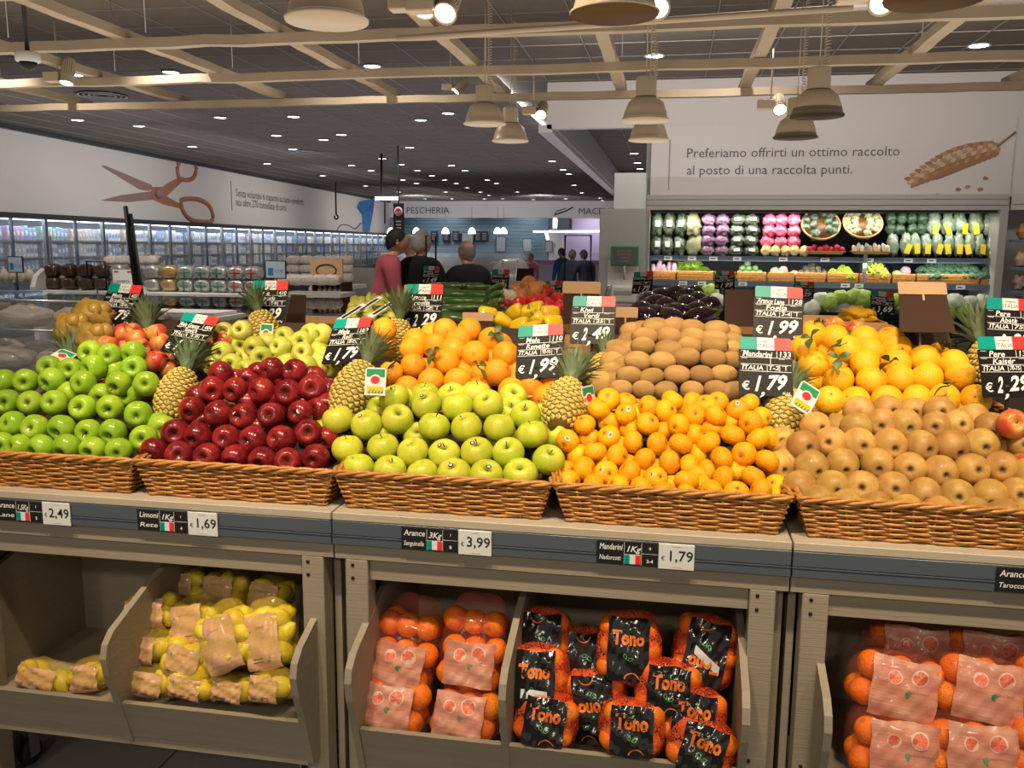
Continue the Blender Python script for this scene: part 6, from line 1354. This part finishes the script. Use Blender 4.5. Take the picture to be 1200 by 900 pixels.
# ================================================================ promotion shelves with wrapped cakes
r = empty('promotion_shelf', (-5.60, 6.95, 0), 0, 'white two level promotion shelf of wrapped cakes with rounded end panel', 'shelf unit')
SWD = 2.10
for z in (1.17, .94): ob('shelf', MB().box(.05, SWD, 0, .5, z-.03, z, b=.004), r, mats='shelfw')
b = MB(); b.add([(x, y, z) for x in (-.02, .03) for y, z in ((-.03, .3), (-.05, 1.20), (0, 1.30), (.10, 1.36), (.5, 1.36), (.5, .3))], [(0, 1, 2, 3, 4, 5), (11, 10, 9, 8, 7, 6)]+[(i, (i+1) % 6, (i+1) % 6+6, i+6) for i in range(6)]); ob('end_panel', b, r, mats='shelfw')
ob('back_board', MB().box(.05, SWD, .5, .53, .3, 1.2), r, mats='shelfw'); ob('low_body', MB().box(.05, SWD, .05, .5, .3, .72), r, mats='fridgein')
def cake(name, m, rib, w=.155, h=.12):
    o = empty(name); b = MB(); lumpy(b, (0, 0, h/2), (w/2*1.04, w/2*.9, h/2*1.08), 2, n=18, m=12, amp=.05, fr=3)
    for i, v in enumerate(b.v): x, y, z = v; b.v[i] = (max(-w*.47, min(w*.47, x*1.25)), max(-w*.42, min(w*.42, y*1.25)), z)
    ob('wrapping', b, o, mats=m)
    if rib: b = MB(); b.tube([(0, -w*.44, 0), (0, -w*.445, h*.8), (0, -w*.2, h+.004), (0, w*.2, h+.004)], .006, 5); b.tube([(-w*.485, 0, h*.5), (-w*.3, -w*.44, h*.5), (w*.3, -w*.44, h*.5), (w*.485, 0, h*.5)], .006, 5); ob('ribbon', b, o, mats=rib)
    return o
M['wdark'] = mat('dark_brown_wrapping', (.05, .032, .022), .3, noise=.6, nscale=20, col2=(.11, .07, .05), bump=.6, bscale=40, coat=.3); M['wgold'] = mat('gold_wrapping', (.52, .33, .13), .25, .5, noise=.6, nscale=25, col2=(.70, .55, .30), bump=.8, bscale=50); M['wsilver'] = mat('silver_wrapping', (.55, .57, .56), .25, .5, noise=.7, nscale=25, col2=(.35, .37, .37), bump=.8, bscale=50)
M['rgreen'] = mat('green_ribbon', (.02, .22, .14), .4); M['rred'] = mat('red_ribbon', (.45, .02, .04), .4); M['wwhite'] = mat('white_clear_wrapping', (.72, .70, .68), .3, noise=.8, nscale=22, col2=(.50, .36, .28), bump=.7, bscale=40)
PRO = {k: cake('wrapped_cake', m, rb) for k, (m, rb) in {'dark brown': ('wdark', None), 'gold': ('wgold', None), 'silver and green ribboned': ('wsilver', 'rgreen'), 'silver and red ribboned': ('wsilver', 'rred'), 'plain silver': ('wsilver', None)}.items()}
usedp = set()
for zi, z in enumerate((1.17, .94)):
    for lv in range(2 if zi == 0 else 2):
        xs = [60+19.5*i for i in range(13)]
        for i, px in enumerate(xs):
            if 150 < px < 160: continue
            k = 'dark brown' if px < 135 else ('plain silver' if px < 182 else ('gold' if px < 216 else ('silver and green ribboned' if px < 268 else 'silver and red ribboned')))
            o = PRO[k] if k not in usedp else copy_tree(PRO[k]); usedp.add(k); x = onY(px+4, 330, 7.1).x; h = .115
            if lv and zi: h = .10
            o.location = (x, 7.10, z+lv*h); o.rotation_euler = (0, 0, U(-.15, .15)); s = .97 if zi == 0 else .88; o.scale = (s, s, s)
            tag(o, '%s wrapped cake, %s from the end panel, %s shelf, %s layer' % (k, ordn(i), ('upper', 'lower')[zi], ('bottom', 'top')[lv]), 'wrapped cake', 'wrapped cakes on the promotion shelf')
# a row of white wrapped loaves behind, and the second shelf block
LOAF = cake('wrapped_loaf', 'wwhite', None, .15, .09)
lst = [(133+12*i, 310, 7.9, 'in the row behind the gold cakes') for i in range(5)]+[(345+15*i, 330-2*j*5, 8.6, 'stacked beside the brown crate display') for j in range(1) for i in range(5)]+[(345+15*i, 320, 8.6, 'middle layer beside the brown crate display') for i in range(5)]+[(345+15*i, 310, 8.6, 'top layer beside the brown crate display') for i in range(5)]+[(334+14*i, 334, 7.3, 'on the slanted shelf end, front row') for i in range(5)]+[(352+13*i, 362, 7.3, 'on the lower slanted shelf, front row') for i in range(4)]+[(372+15*i, 350-6*j, 8.4, 'on the lower white shelf, '+('bottom', 'upper')[j]+' layer') for j in range(2) for i in range(3)]
for i, (px, py, Y, w) in enumerate(lst):
    o = LOAF if i == 0 else copy_tree(LOAF); o.location = onY(px, py, Y); tag(o, 'white clear wrapped loaf, %s, %s from the left' % (w, ordn([q[0] for q in lst if q[3] == w and q[1] == py].index(px))), 'wrapped loaf', 'white wrapped loaves')
r = empty('corner_shelf', (0, 0, 0), 0, 'white slanted corner shelf with clear wrapped loaves', 'shelf unit')
for py, a, b_, Y in ((343, 326, 400, 7.2), (370, 345, 404, 7.2), (334, 380, 416, 8.5), (357, 385, 416, 8.3)):
    p = onY(a, py, Y); q = onY(b_, py, Y); ob('shelf', MB().box(p.x, q.x, Y-.03, Y+.35, p.z-.035, p.z), r, mats='shelfw')
ob('back_board', MB().box(onY(326, 340, 7.6).x, onY(416, 340, 7.6).x, 9.0, 9.03, .3, 1.35), r, mats='wallgrey')
# digital price cards on black frames
def digital(c, Y, w, h, txt, lab):
    p = onY(*c, Y); r = empty('digital_price_card', p, 0, lab, 'price sign', 'framed price cards'); w *= Y/FPX; h *= Y/FPX
    b = MB(); b.box(-w/2-.008, w/2+.008, 0, .01, -h/2-.008, h/2+.008, b=.002); b.tube([(0, .006, -h/2), (0, .006, -h/2-.35)], .008, 6); ob('frame', b, r, mats='black'); ob('card', MB().box(-w/2, w/2, -.003, 0, -h/2, h/2), r, mats=mat('pale_blue_card', (.48, .58, .68), .5) if 'pale_blue_card' not in bpy.data.materials else bpy.data.materials['pale_blue_card'])
    b = MB(); put_text(b, txt, w*.2, -h*.1, h*.32, y=-.004, wid=w*.45); b.box(-w*.4, -w*.12, -.004, -.003, -h*.35, h*.1); ob('print', b, r, mats='bluep')
digital((18, 310), 6.2, 20, 19, '€1,50', 'pale blue framed price card above the blue biscuit boxes'); digital((323, 316), 6.6, 25, 20, '€1,95', 'pale blue framed price card beside the red ribboned cakes')
def open_frame(c, Y, w, h, lab, stem=.35, th=.010):
    p = onY(*c, Y); w *= Y/FPX; h *= Y/FPX; r = empty('open_sign_frame', p, 0, lab, 'sign frame', 'empty black sign frames'); b = MB(); b.tube([(-w/2, 0, -h/2), (-w/2, 0, h/2), (w/2, 0, h/2), (w/2, 0, -h/2)], th, 6, closed=True); ob('frame', b, r, mats='black'); b = MB(); b.tube([(0, 0, -h/2), (0, 0, -h/2-stem)], th*.8, 6); ob('stem', b, r, mats='black')
open_frame((113, 322), 6.6, 26, 34, 'empty black frame over the dark brown cakes'); open_frame((505, 297), 5.3, 12, 42, 'narrow black frame before the man with grey hair', .1, .006); open_frame((677, 303), 8.6, 30, 53, 'tall black rounded frame before the distant shoppers', .4, .014)
p = onY(144, 323, 6.7); r = empty('white_notice', p, 0, 'white notice with red print over the wrapped cakes', 'notice'); ob('sheet', MB().box(-.095, .095, 0, .006, -.09, .05), r, mats='white'); b = MB(); put_text(b, 'OFFERTA', 0, -.05, .03, y=-.002); ob('print', b, r, mats='ink'); b = MB(); b.box(-.08, -.04, -.002, 0, .025, .04); b.box(.04, .08, -.002, 0, .025, .04); ob('red_marks', b, r, mats='redprint')
for i, (a, b_) in enumerate((((147, 242), (158, 330)), ((152.5, 251), (164, 332)))):
    b = MB(); p, q = onY(*a, 5.6), onY(*b_, 5.5); b.tube([p, q, q+(q-p)*.9], .016, 8); tag(ob('slanted_pole', b, mats='black'), '%s black slanted pole before the freezers' % ('taller', 'shorter')[i], 'pole', 'slanted black poles')
# blue biscuit cartons
M['bluebox'] = mat('blue_carton', (.05, .22, .48), .4, noise=.3, nscale=3); M['bisc'] = mat('printed_biscuit', (.52, .29, .10), .5, noise=.5, nscale=30)
for i, (px, w) in enumerate(((-8, 22), (5, 20), (29, 27))):
    p = onY(px, 366, 6.0); w = w*6/FPX; r = empty('biscuit_carton', (p.x, 6.0, p.z), 0, 'blue biscuit carton with printed biscuits, %s' % ('cut by the picture edge', 'in the middle of the three', 'next to the white end panel')[i], 'carton', 'blue biscuit cartons')
    ob('box', MB().box(-w/2, w/2, 0, .12, 0, .165, b=.002), r, mats='bluebox'); b = MB()
    for k in range(4): b.lathe([(0, 0), (.028, 0), (.026, .004), (0, .005)], 14, X=Matrix.Translation((-.04+.028*k, -.001-.001*k, .045+.008*(k % 2))) @ Matrix.Rotation(RD(90), 4, 'X'))
    ob('printed_biscuits', b, r, mats='bisc'); b = MB(); b.lathe([(0, 0), (.018, 0), (.017, .002), (0, .002)], 14, X=Matrix.Translation((0, -.001, .135)) @ Matrix.Rotation(RD(90), 4, 'X')); ob('printed_seal', b, r, mats='ink')
r = empty('carton_table', (-4.2, 6.0, 0), 0, 'low white table under the blue biscuit cartons', 'table'); ob('top', MB().box(-.2, .75, -.05, .4, 1.13, 1.16), r, mats='shelfw') if False else ob('top', MB().box(-.2, .9, -.02, .4, onY(20, 366, 6).z-.03, onY(20, 366, 6).z), r, mats='shelfw'); ob('body', MB().box(-.15, .85, .0, .35, 0, 1.08), r, mats='wallw')
for i in range(5): p = onY(-4+10*i, 331, 7.6); o = softpack('white_packet', 'wwhite', .08, .13, .06, i); o.location = p; tag(o, 'white packet behind the biscuit cartons, %s from the picture edge' % ordn(i), 'packet', 'white packets behind the cartons')

# glass counter beyond the green apples
r = empty('glass_counter', (-3.9, 3.5, 0), 0, 'low glass counter with brown wrapped loaves behind the green apples', 'counter')
ob('body', MB().box(0, 1.62, .0, .9, 0, 1.0), r, mats='wallgrey'); ob('front_glass', MB().box(0, 1.62, -.01, .0, 1.0, 1.33), r, mats='glass'); ob('top_glass', MB().box(0, 1.62, .0, .7, 1.325, 1.333), r, mats='glass'); b = MB(); b.tube([(0, 0, 1.335), (1.62, 0, 1.335)], .006, 6); b.tube([(0, 0, 1.20), (1.62, 0, 1.20)], .005, 6); ob('edge_rail', b, r, mats='metal'); ob('glass_shelf', MB().box(0, 1.6, .05, .6, 1.18, 1.186), r, mats='glass')
M['brown'] = mat('brown_crust', (.42, .31, .23), .45, noise=.9, nscale=9, col2=(.62, .56, .50), stretch=(1, 3, 10), coat=.3)
for j, (z, y) in enumerate(((1.005, 3.60), (1.19, 3.75), (1.005, 3.9))):
    for i in range(5):
        b = MB(); lumpy(b, (0, 0, .05), (.15, .09, .055), i, n=18, m=10, amp=.1); o = ob('wrapped_bread', b, None, (-3.70+.31*i, y, z), (0, 0, U(-.1, .1)), 'brown'); tag(o, 'brown wrapped bread in the glass counter, %s row, %s along' % (('front', 'upper', 'back')[j], ordn(i)), 'bread', 'wrapped bread in the glass counter')

# ================================================================ crate display near the men
r = empty('brown_display', (-3.32, 7.75, 0), 0, 'brown display rack of bottles topped by a tan oval sign', 'display rack')
ob('back_board', MB().box(0, .30, .25, .27, .6, 1.24), r, mats='boardbrown'); ob('side_panel', MB().box(0, .015, 0, .25, .6, 1.24), r, mats='boardbrown'); ob('side_panel', MB().box(.285, .30, 0, .25, .6, 1.24), r, mats='boardbrown')
for z in (.95, 1.10, 1.235): ob('shelf', MB().box(.015, .285, 0, .25, z-.012, z), r, mats='boardbrown')
s = ob('oval_sign', MB().box(-.02, .30, .02, .04, 1.25, 1.46), r, mats='kraft'); b = MB(); b.tube([(.14+.10*cos(k*pi/10), .016, 1.355+.055*sin(k*pi/10)) for k in range(20)], .006, 5, closed=True); ob('oval_ring', b, s, mats='boardbrown')
for j, z in enumerate((.952, 1.102)):
    for i in range(5): b = MB(); b.lathe([(0, 0), (.022, 0), (.022, .075), (.009, .10), (.009, .12), (0, .12)], 12); o = ob('brown_jar', b, None, (-3.27+.052*i, 7.82, z), mats='brown'); tag(o, 'small brown bottle, %s on the %s rack shelf beside the pink sweater' % (ordn(i), ('lower', 'upper')[j]), 'bottle', 'bottles in the brown rack')

# ================================================================ far fish and meat counters
for i, (px, n_) in enumerate(((458, 0), (488, 0), (522, 0), (553, 0), (583, 0), (590, 0))):
    p = onY(px, 274, 36); r = empty('fish_counter_lamp', p, 0, 'small glowing white dome lamp over the fish counter, %s from the left' % ordn(i), 'lamp', 'lamps over the fish counter'); b = MB(); b.lathe([(.17, 0), (.15, .12), (.09, .22), (.02, .27), (0, .27)], 16); ob('shade', b, r, mats='ledw' if 'ledw' in M else M.setdefault('ledw', mat('glowing_white_shade', (1, 1, 1), .5, emit=(1, .98, .95), estr=2.2))); b = MB(); b.tube([(0, 0, .27), (0, 0, 1.1)], .008, 5); ob('cable', b, r, mats='greyink')
for i, px in enumerate((486, 509, 522.5, 534, 560, 568)):
    p = onY(px, 277, 41.5); r = empty('menu_board', p, 0, 'small dark menu board on the blue tiled wall, %s from the left' % ordn(i), 'board', 'menu boards'); ob('panel', MB().box(-.17, .17, 0, .03, -.24, .24), r, mats='black'); b = MB()
    for k in range(4): b.box(-.11, .09, -.004, 0, .13-.09*k, .16-.09*k)
    ob('writing', b, r, mats='wallgrey')
for px, py, w, h, lab in ((587, 286, .45, .70, 'pale framed poster on the blue tiled wall'), (618, 287, .40, .58, 'pale framed poster on the white pillar'), (548, 279, .55, .5, 'pale square notice among the menu boards'), (643, 289, .33, .5, 'pale notice hanging in the meat counter')):
    p = onY(px, py, 40.8 if px in (618, 643) else 41.5); r = empty('framed_poster', p, 0, lab, 'poster'); ob('sheet', MB().box(-w/2, w/2, 0, .02, -h/2, h/2), r, mats='wallgrey'); b = MB(); b.tube([(-w/2, 0, -h/2), (-w/2, 0, h/2), (w/2, 0, h/2), (w/2, 0, -h/2)], .02, 5, closed=True); ob('frame', b, r, mats='greyink')
p, q = onY(625, 271.5, 36), onY(705, 271, 36); b = MB(); b.tube([p, q], .045, 6); tag(ob('violet_strip_lamp', b, mats='ledviolet'), 'violet white strip lamp over the meat counter', 'lamp')
p, q = onY(640, 272, 35), onY(642, 281, 35); b = MB(); b.tube([p, q], .06, 6); tag(ob('short_strip_lamp', b, mats='ledviolet'), 'short lit lamp hanging under the violet strip', 'lamp')
r = empty('extractor_hood', onY(652, 264, 37), 0, 'grey steel extractor behind the violet strip lamp', 'extractor'); ob('hood', MB().box(-.35, .55, 0, 1, -.15, .30), r, mats='fridgein'); ob('duct', MB().box(-.15, .05, -.05, 0, -.15, .30), r, mats='metal')
r = empty('fish_counter', (-12.2, 35.5, 0), 0, 'long lit fish counter with white front behind the men', 'counter'); ob('body', MB().box(0, 6.2, 0, 1.2, 0, 1.1), r, mats='wallw'); ob('ice_bed', MB().box(.1, 6.1, .1, 1.1, 1.1, 1.25), r, mats=mat('pale_blue_ice', (.55, .72, .82), .4, noise=.5, nscale=6)); ob('front_glass', MB().box(0, 6.2, -.02, 0, 1.1, 1.5), r, mats='glass')
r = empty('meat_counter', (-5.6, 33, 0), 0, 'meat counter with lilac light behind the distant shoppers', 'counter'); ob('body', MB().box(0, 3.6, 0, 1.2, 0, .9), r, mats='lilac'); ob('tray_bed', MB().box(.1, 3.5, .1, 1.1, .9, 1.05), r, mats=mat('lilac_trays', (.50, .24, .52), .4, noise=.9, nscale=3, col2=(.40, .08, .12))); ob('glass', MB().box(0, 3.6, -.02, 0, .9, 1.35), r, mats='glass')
ob('butcher_shelf', MB().box(0, 2.9, 8.3, 8.5, .9, 1.9), r, mats='lilac')
# rounded clear display hood
p = onY(600, 345, 9.5); r = empty('display_hood', p, 0, 'rounded translucent hood with steel ribs behind the onions', 'display hood')
Mh = mat('cloudy_plastic', (.45, .43, .40), .25, alpha=.62, coat=.4, noise=.5, nscale=6); b = MB(); vs = []; fs = []
for i in range(13):
    x = -.24+i*.04
    for k in range(9): a = pi*k/16; vs.append((x, -.22*cos(a)-.02, .40*sin(a)*(1-.9*(abs(x)/.27)**4)))
for i in range(12):
    for k in range(8): fs.append((i*9+k, i*9+k+1, i*9+k+10, i*9+k+9))
b.add(vs, fs, 0, True); ob('hood', b, r, mats=Mh)
for x in (-.24, -.08, .08, .24): b = MB(); b.tube([(x, -.225*cos(pi*k/16)-.02, .405*sin(pi*k/16)*(1-.9*(abs(x)/.27)**4)) for k in range(9)], .005, 5); ob('rib', b, r, mats='metal')
ob('base', MB().box(-.26, .26, -.25, .1, -.9, 0), r, mats='wallgrey')
# hanging department sign
r = empty('hanging_sign', onY(467, 254, 16), 0, 'narrow black hanging sign with a round red and white emblem', 'sign'); ob('board', MB().box(-.10, .10, 0, .03, -.52, .25, b=.004), r, mats='black'); b = MB(); b.lathe([(0, 0), (.085, 0), (.08, .006), (0, .006)], 20, X=Matrix.Translation((.0, -.001, .10)) @ Matrix.Rotation(RD(90), 4, 'X')); e_ = ob('emblem', b, r, mats='white'); b = MB(); b.tube([(.05*cos(k*pi/8), -.012, .10+.05*sin(k*pi/8)) for k in range(16)], .009, 5, closed=True); b.box(-.02, .02, -.014, -.006, .07, .13); ob('emblem_mark', b, e_, mats='redprint'); b = MB()
for k in range(5): b.box(-.05, .05, -.003, 0, -.10-.06*k, -.075-.06*k)
ob('writing', b, r, mats='wallgrey'); b = MB(); b.tube([(0, .015, .25), (0, .015, 1.3)], .012, 5); ob('hanger', b, r, mats='black')

# ================================================================ people
SKIN = {'a': mat('skin_light', (.56, .32, .23), .5), 'b': mat('skin_ruddy', (.58, .30, .22), .5)}
def person(px, py, Y, yaw, top_col, hair, lab, skin='a', hairstyle='short', sc=1.0, arm=(0, 0), collar=None, lod=1, lean=0, headyaw=0, trousers=(.03, .035, .05)):
    """px, py: top of the head; yaw 0 faces away from the viewer (+y); the body is one skinned surface"""
    top = onY(px, py, Y); H = top.z; S = H/1.75
    me = bpy.data.meshes.new('body'); J = {}
    def P(n, x, y, z, r): J[n] = ((x*S, (y+lean*max(0, z-.95))*S, z*S), r*S)
    P('pel', 0, 0, .95, .15); P('wai', 0, .0, 1.08, .145); P('che', 0, .01, 1.28, .175); P('sho', 0, 0, 1.44, .13); P('nec', 0, .01, 1.50, .058); P('nc2', 0, .02, 1.55, .056)
    for s, sg in (('l', -1), ('r', 1)):
        P('cl'+s, sg*.14, 0, 1.435, .095); P('sh'+s, sg*.21, 0, 1.40, .085); a = arm[0 if s == 'l' else 1]
        ex, ey, ez = sg*.28, .03+a*.10, 1.12; P('el'+s, ex, ey, ez, .050); wx, wy, wz = sg*(.26-.10*a), .08+a*.28, .90+a*.26; P('wr'+s, wx, wy, wz, .030)
        d = Vector((wx-ex, wy-ey, wz-ez)).normalized(); h0 = Vector((wx, wy, wz)); P('ha'+s, *(h0+d*.05), .032)
        for f in range(4): b0 = h0+d*.09+Vector((0, (f-1.5)*.018, 0)); P('f%d'%f+s, *b0, .010); P('g%d'%f+s, *(b0+d*(.055, .07, .065, .045)[f]+Vector((-sg*.02, 0, 0))), .008)
        th = h0+d*.03+Vector((-sg*.01, .035, 0)); P('t0'+s, *th, .011); P('t1'+s, *(th+d*.045+Vector((-sg*.01, .012, 0))), .009)
        P('hi'+s, sg*.10, 0, .90, .105); P('kn'+s, sg*.11, .01, .50, .065); P('an'+s, sg*.11, -.01, .09, .045); P('to'+s, sg*.12, .15, .04, .038)
    E = [('pel', 'wai'), ('wai', 'che'), ('che', 'sho'), ('sho', 'nec'), ('nec', 'nc2')]
    for s in 'lr': E += [('sho', 'cl'+s), ('cl'+s, 'sh'+s), ('sh'+s, 'el'+s), ('el'+s, 'wr'+s), ('wr'+s, 'ha'+s), ('ha'+s, 't0'+s), ('t0'+s, 't1'+s), ('pel', 'hi'+s), ('hi'+s, 'kn'+s), ('kn'+s, 'an'+s), ('an'+s, 'to'+s)]+[('ha'+s, 'f%d'%f+s) for f in range(4)]+[('f%d'%f+s, 'g%d'%f+s) for f in range(4)]
    nm = list(J); me.from_pydata([J[k][0] for k in nm], [(nm.index(a), nm.index(b)) for a, b in E], []); o = bpy.data.objects.new('tmp', me); COL.objects.link(o)
    md = o.modifiers.new('s', 'SKIN'); sv = me.skin_vertices[0].data if me.skin_vertices else None
    if sv is None:
        bm = bmesh.new(); bm.from_mesh(me); bm.verts.layers.skin.verify(); bm.to_mesh(me); bm.free(); sv = me.skin_vertices[0].data
    for i, k in enumerate(nm):
        r_ = J[k][1]; sv[i].radius = (r_, r_*.72) if k in ('pel', 'wai', 'che', 'sho') else (r_, r_); sv[i].use_root = k == 'pel'
    sd = o.modifiers.new('u', 'SUBSURF'); sd.levels = 2 if lod else 1; sd.render_levels = sd.levels
    bpy.context.view_layer.update(); ev = o.evaluated_get(bpy.context.evaluated_depsgraph_get()); m2 = bpy.data.meshes.new_from_object(ev); bpy.data.objects.remove(o)
    b = MB(); b.add([v.co[:] for v in m2.vertices], [tuple(p.vertices) for p in m2.polygons], 1, True)
    for i, f in enumerate(b.f):
        c = sum((Vector(b.v[k]) for k in f), Vector())/len(f)/S; ax_ = abs(c.x)
        hand = ax_ > .14 and c.z < 1.2 and any((c-Vector(J['ha'+s][0])/S).length < .13 for s in 'lr') and min((c-Vector(J['wr'+s][0])/S).length for s in 'lr') > .0 and (c-Vector(J['el'+('l' if c.x < 0 else 'r')][0])/S).length > .22
        b.mi[i] = 0 if (c.z > 1.525 or hand) else (2 if c.z < .93 and ax_ < .22 else 1)
        if c.z < .085: b.mi[i] = 3
    # head with brow, nose, chin and ears, joined to the neck
    hr = .105; vs = []; fs = []; n, m = 28, 20; hc = Vector((0, .03+lean*.66, 1.635))
    for i in range(m+1):
        t = pi*i/m
        for k in range(n):
            a = 2*pi*k/n; x, y, z = sin(t)*cos(a), sin(t)*sin(a), cos(t); X_, Y_, Z_ = x*.076, y*.098, z*.118
            if z < 0: X_ *= 1-.28*(-z)**1.5; Y_ *= 1-.10*(-z)
            if y > .5:
                X0 = abs(x); Y_ += .030*math.exp(-(X0/.14)**2)*math.exp(-((z+.12)/.16)**2); Y_ += .007*math.exp(-((z-.18)/.12)**2)-.009*math.exp(-((X0-.36)/.16)**2)*math.exp(-((z-.02)/.10)**2); Y_ += .010*math.exp(-(X0/.3)**2)*math.exp(-((z+.52)/.09)**2)+.012*math.exp(-(X0/.3)**2)*math.exp(-((z+.85)/.14)**2)
            vs.append((X_, Y_, Z_))
    for i in range(m):
        for k in range(n): fs.append((i*n+k, (i+1)*n+k, (i+1)*n+(k+1) % n, i*n+(k+1) % n))
    HX = Matrix.Scale(S, 4) @ Matrix.Translation(hc) @ Matrix.Rotation(headyaw, 4, 'Z'); b.add(vs, fs, 0, True, HX)
    for sg in (-1, 1):
        b.ball((sg*.077, -.008, -.005), (.010, .020, .030), 8, 6, 0, HX); b.ball((sg*.030, .086, .012), (.012, .008, .007), 8, 6, 4, HX); b.ball((sg*.030, .0925, .012), (.005, .004, .005), 6, 5, 5, HX)
    b.ball((0, .098, -.052), (.024, .006, .006), 8, 5, 6, HX)
    b.tube([(0, (.02+lean*.53)*S, 1.48*S), (0, (.025+lean*.6)*S, 1.56*S)], .052*S, 12, 0)
    mt = [SKIN[skin], mat('clothing', top_col, .8, noise=.2, nscale=12), mat('trousers', trousers, .8), 'black', 'white', 'ink', mat('lips', (.40, .14, .12), .5)]
    dx = Matrix.Rotation(yaw, 3, 'Z') @ Vector((0, (.03+.66*lean)*S, 0)); root = empty('person', (top.x-dx.x, Y-dx.y, 0), yaw, lab, 'person'); ob('body', b, root, mats=mt)
    if hair:
        h = MB(); vs = []; fs = []; bald = hairstyle == 'balding'
        for i in range(15):
            t = (pi*.62)*i/14
            for k in range(n):
                a = 2*pi*k/n; y_ = sin(a); lim = .28+.42*max(0, (1-y_)/2)**.8; tt = t/(.62*pi)*pi*lim if not bald else pi*(.36+(.30*max(0, (1-y_)/2)**.7-.02*(y_ > .6))*t/(.62*pi)); off = .010 if not bald else .004
                off += .004*sin(k*5+i*3); x, y, z = sin(tt)*cos(a), sin(tt)*sin(a), cos(tt); vs.append((x*(.074+off), y*(.094+off)-.004, z*(.115+off)+.002))
        for i in range(14):
            for k in range(n): fs.append((i*n+k, (i+1)*n+k, (i+1)*n+(k+1) % n, i*n+(k+1) % n))
        h.add(vs, fs, 0, True, HX); ob('hair', h, root, mats=mat('hair', hair, .7, noise=.6, nscale=60))
    if collar: c = MB(); c.tube([(.062*S*cos(k*pi/8), (.012+lean*.54+.058*sin(k*pi/8))*S, (1.485+.012*sin(k*pi/8))*S) for k in range(16)], .016*S, 6, closed=True); ob('collar', c, root, mats=mat('collar', collar, .7))
    return root
person(465, 269, 7.7, RD(-62), (.50, .10, .13), (.018, .012, .010), 'man in a pink sweater with short dark hair, turned aside', 'a', arm=(.9, .9), collar=(.7, .7, .68), lean=.28)
person(494, 271, 7.9, RD(-28), (.014, .014, .016), (.42, .40, .37), 'grey haired man in a black jacket seen from behind', 'b', arm=(.6, .6), collar=(.02, .03, .05))
person(547, 282, 8.0, RD(52), (.013, .013, .014), (.30, .26, .24), 'balding man in black jacket turned toward the counter', 'b', 'balding', arm=(.5, .7), collar=(.02, .02, .025))
person(480, 276, 9.6, RD(100), (.62, .60, .56), (.40, .36, .32), 'partly hidden person in pale clothes between the two men', 'b', lod=0)
person(658, 291, 19, RD(60), (.06, .09, .22), (.10, .06, .04), 'distant shopper in a blue jacket with ruddy face', 'b', lod=0)
person(671, 293, 17.5, RD(-30), (.05, .06, .08), (.22, .18, .15), 'distant shopper in a dark coat, bending forward', 'a', lod=0)
person(684, 293, 17, RD(40), (.04, .05, .075), (.06, .05, .05), 'distant dark haired shopper in navy at the meat counter', 'a', lod=0)
person(622, 297, 21, RD(150), (.55, .20, .26), (.16, .08, .05), 'distant shopper behind the translucent hood, reddish top', 'b', lod=0)
person(579, 307, 14, RD(-80), (.55, .50, .50), (.50, .46, .42), 'person with pale hair glimpsed between hood and black jacket', 'b', lod=0)
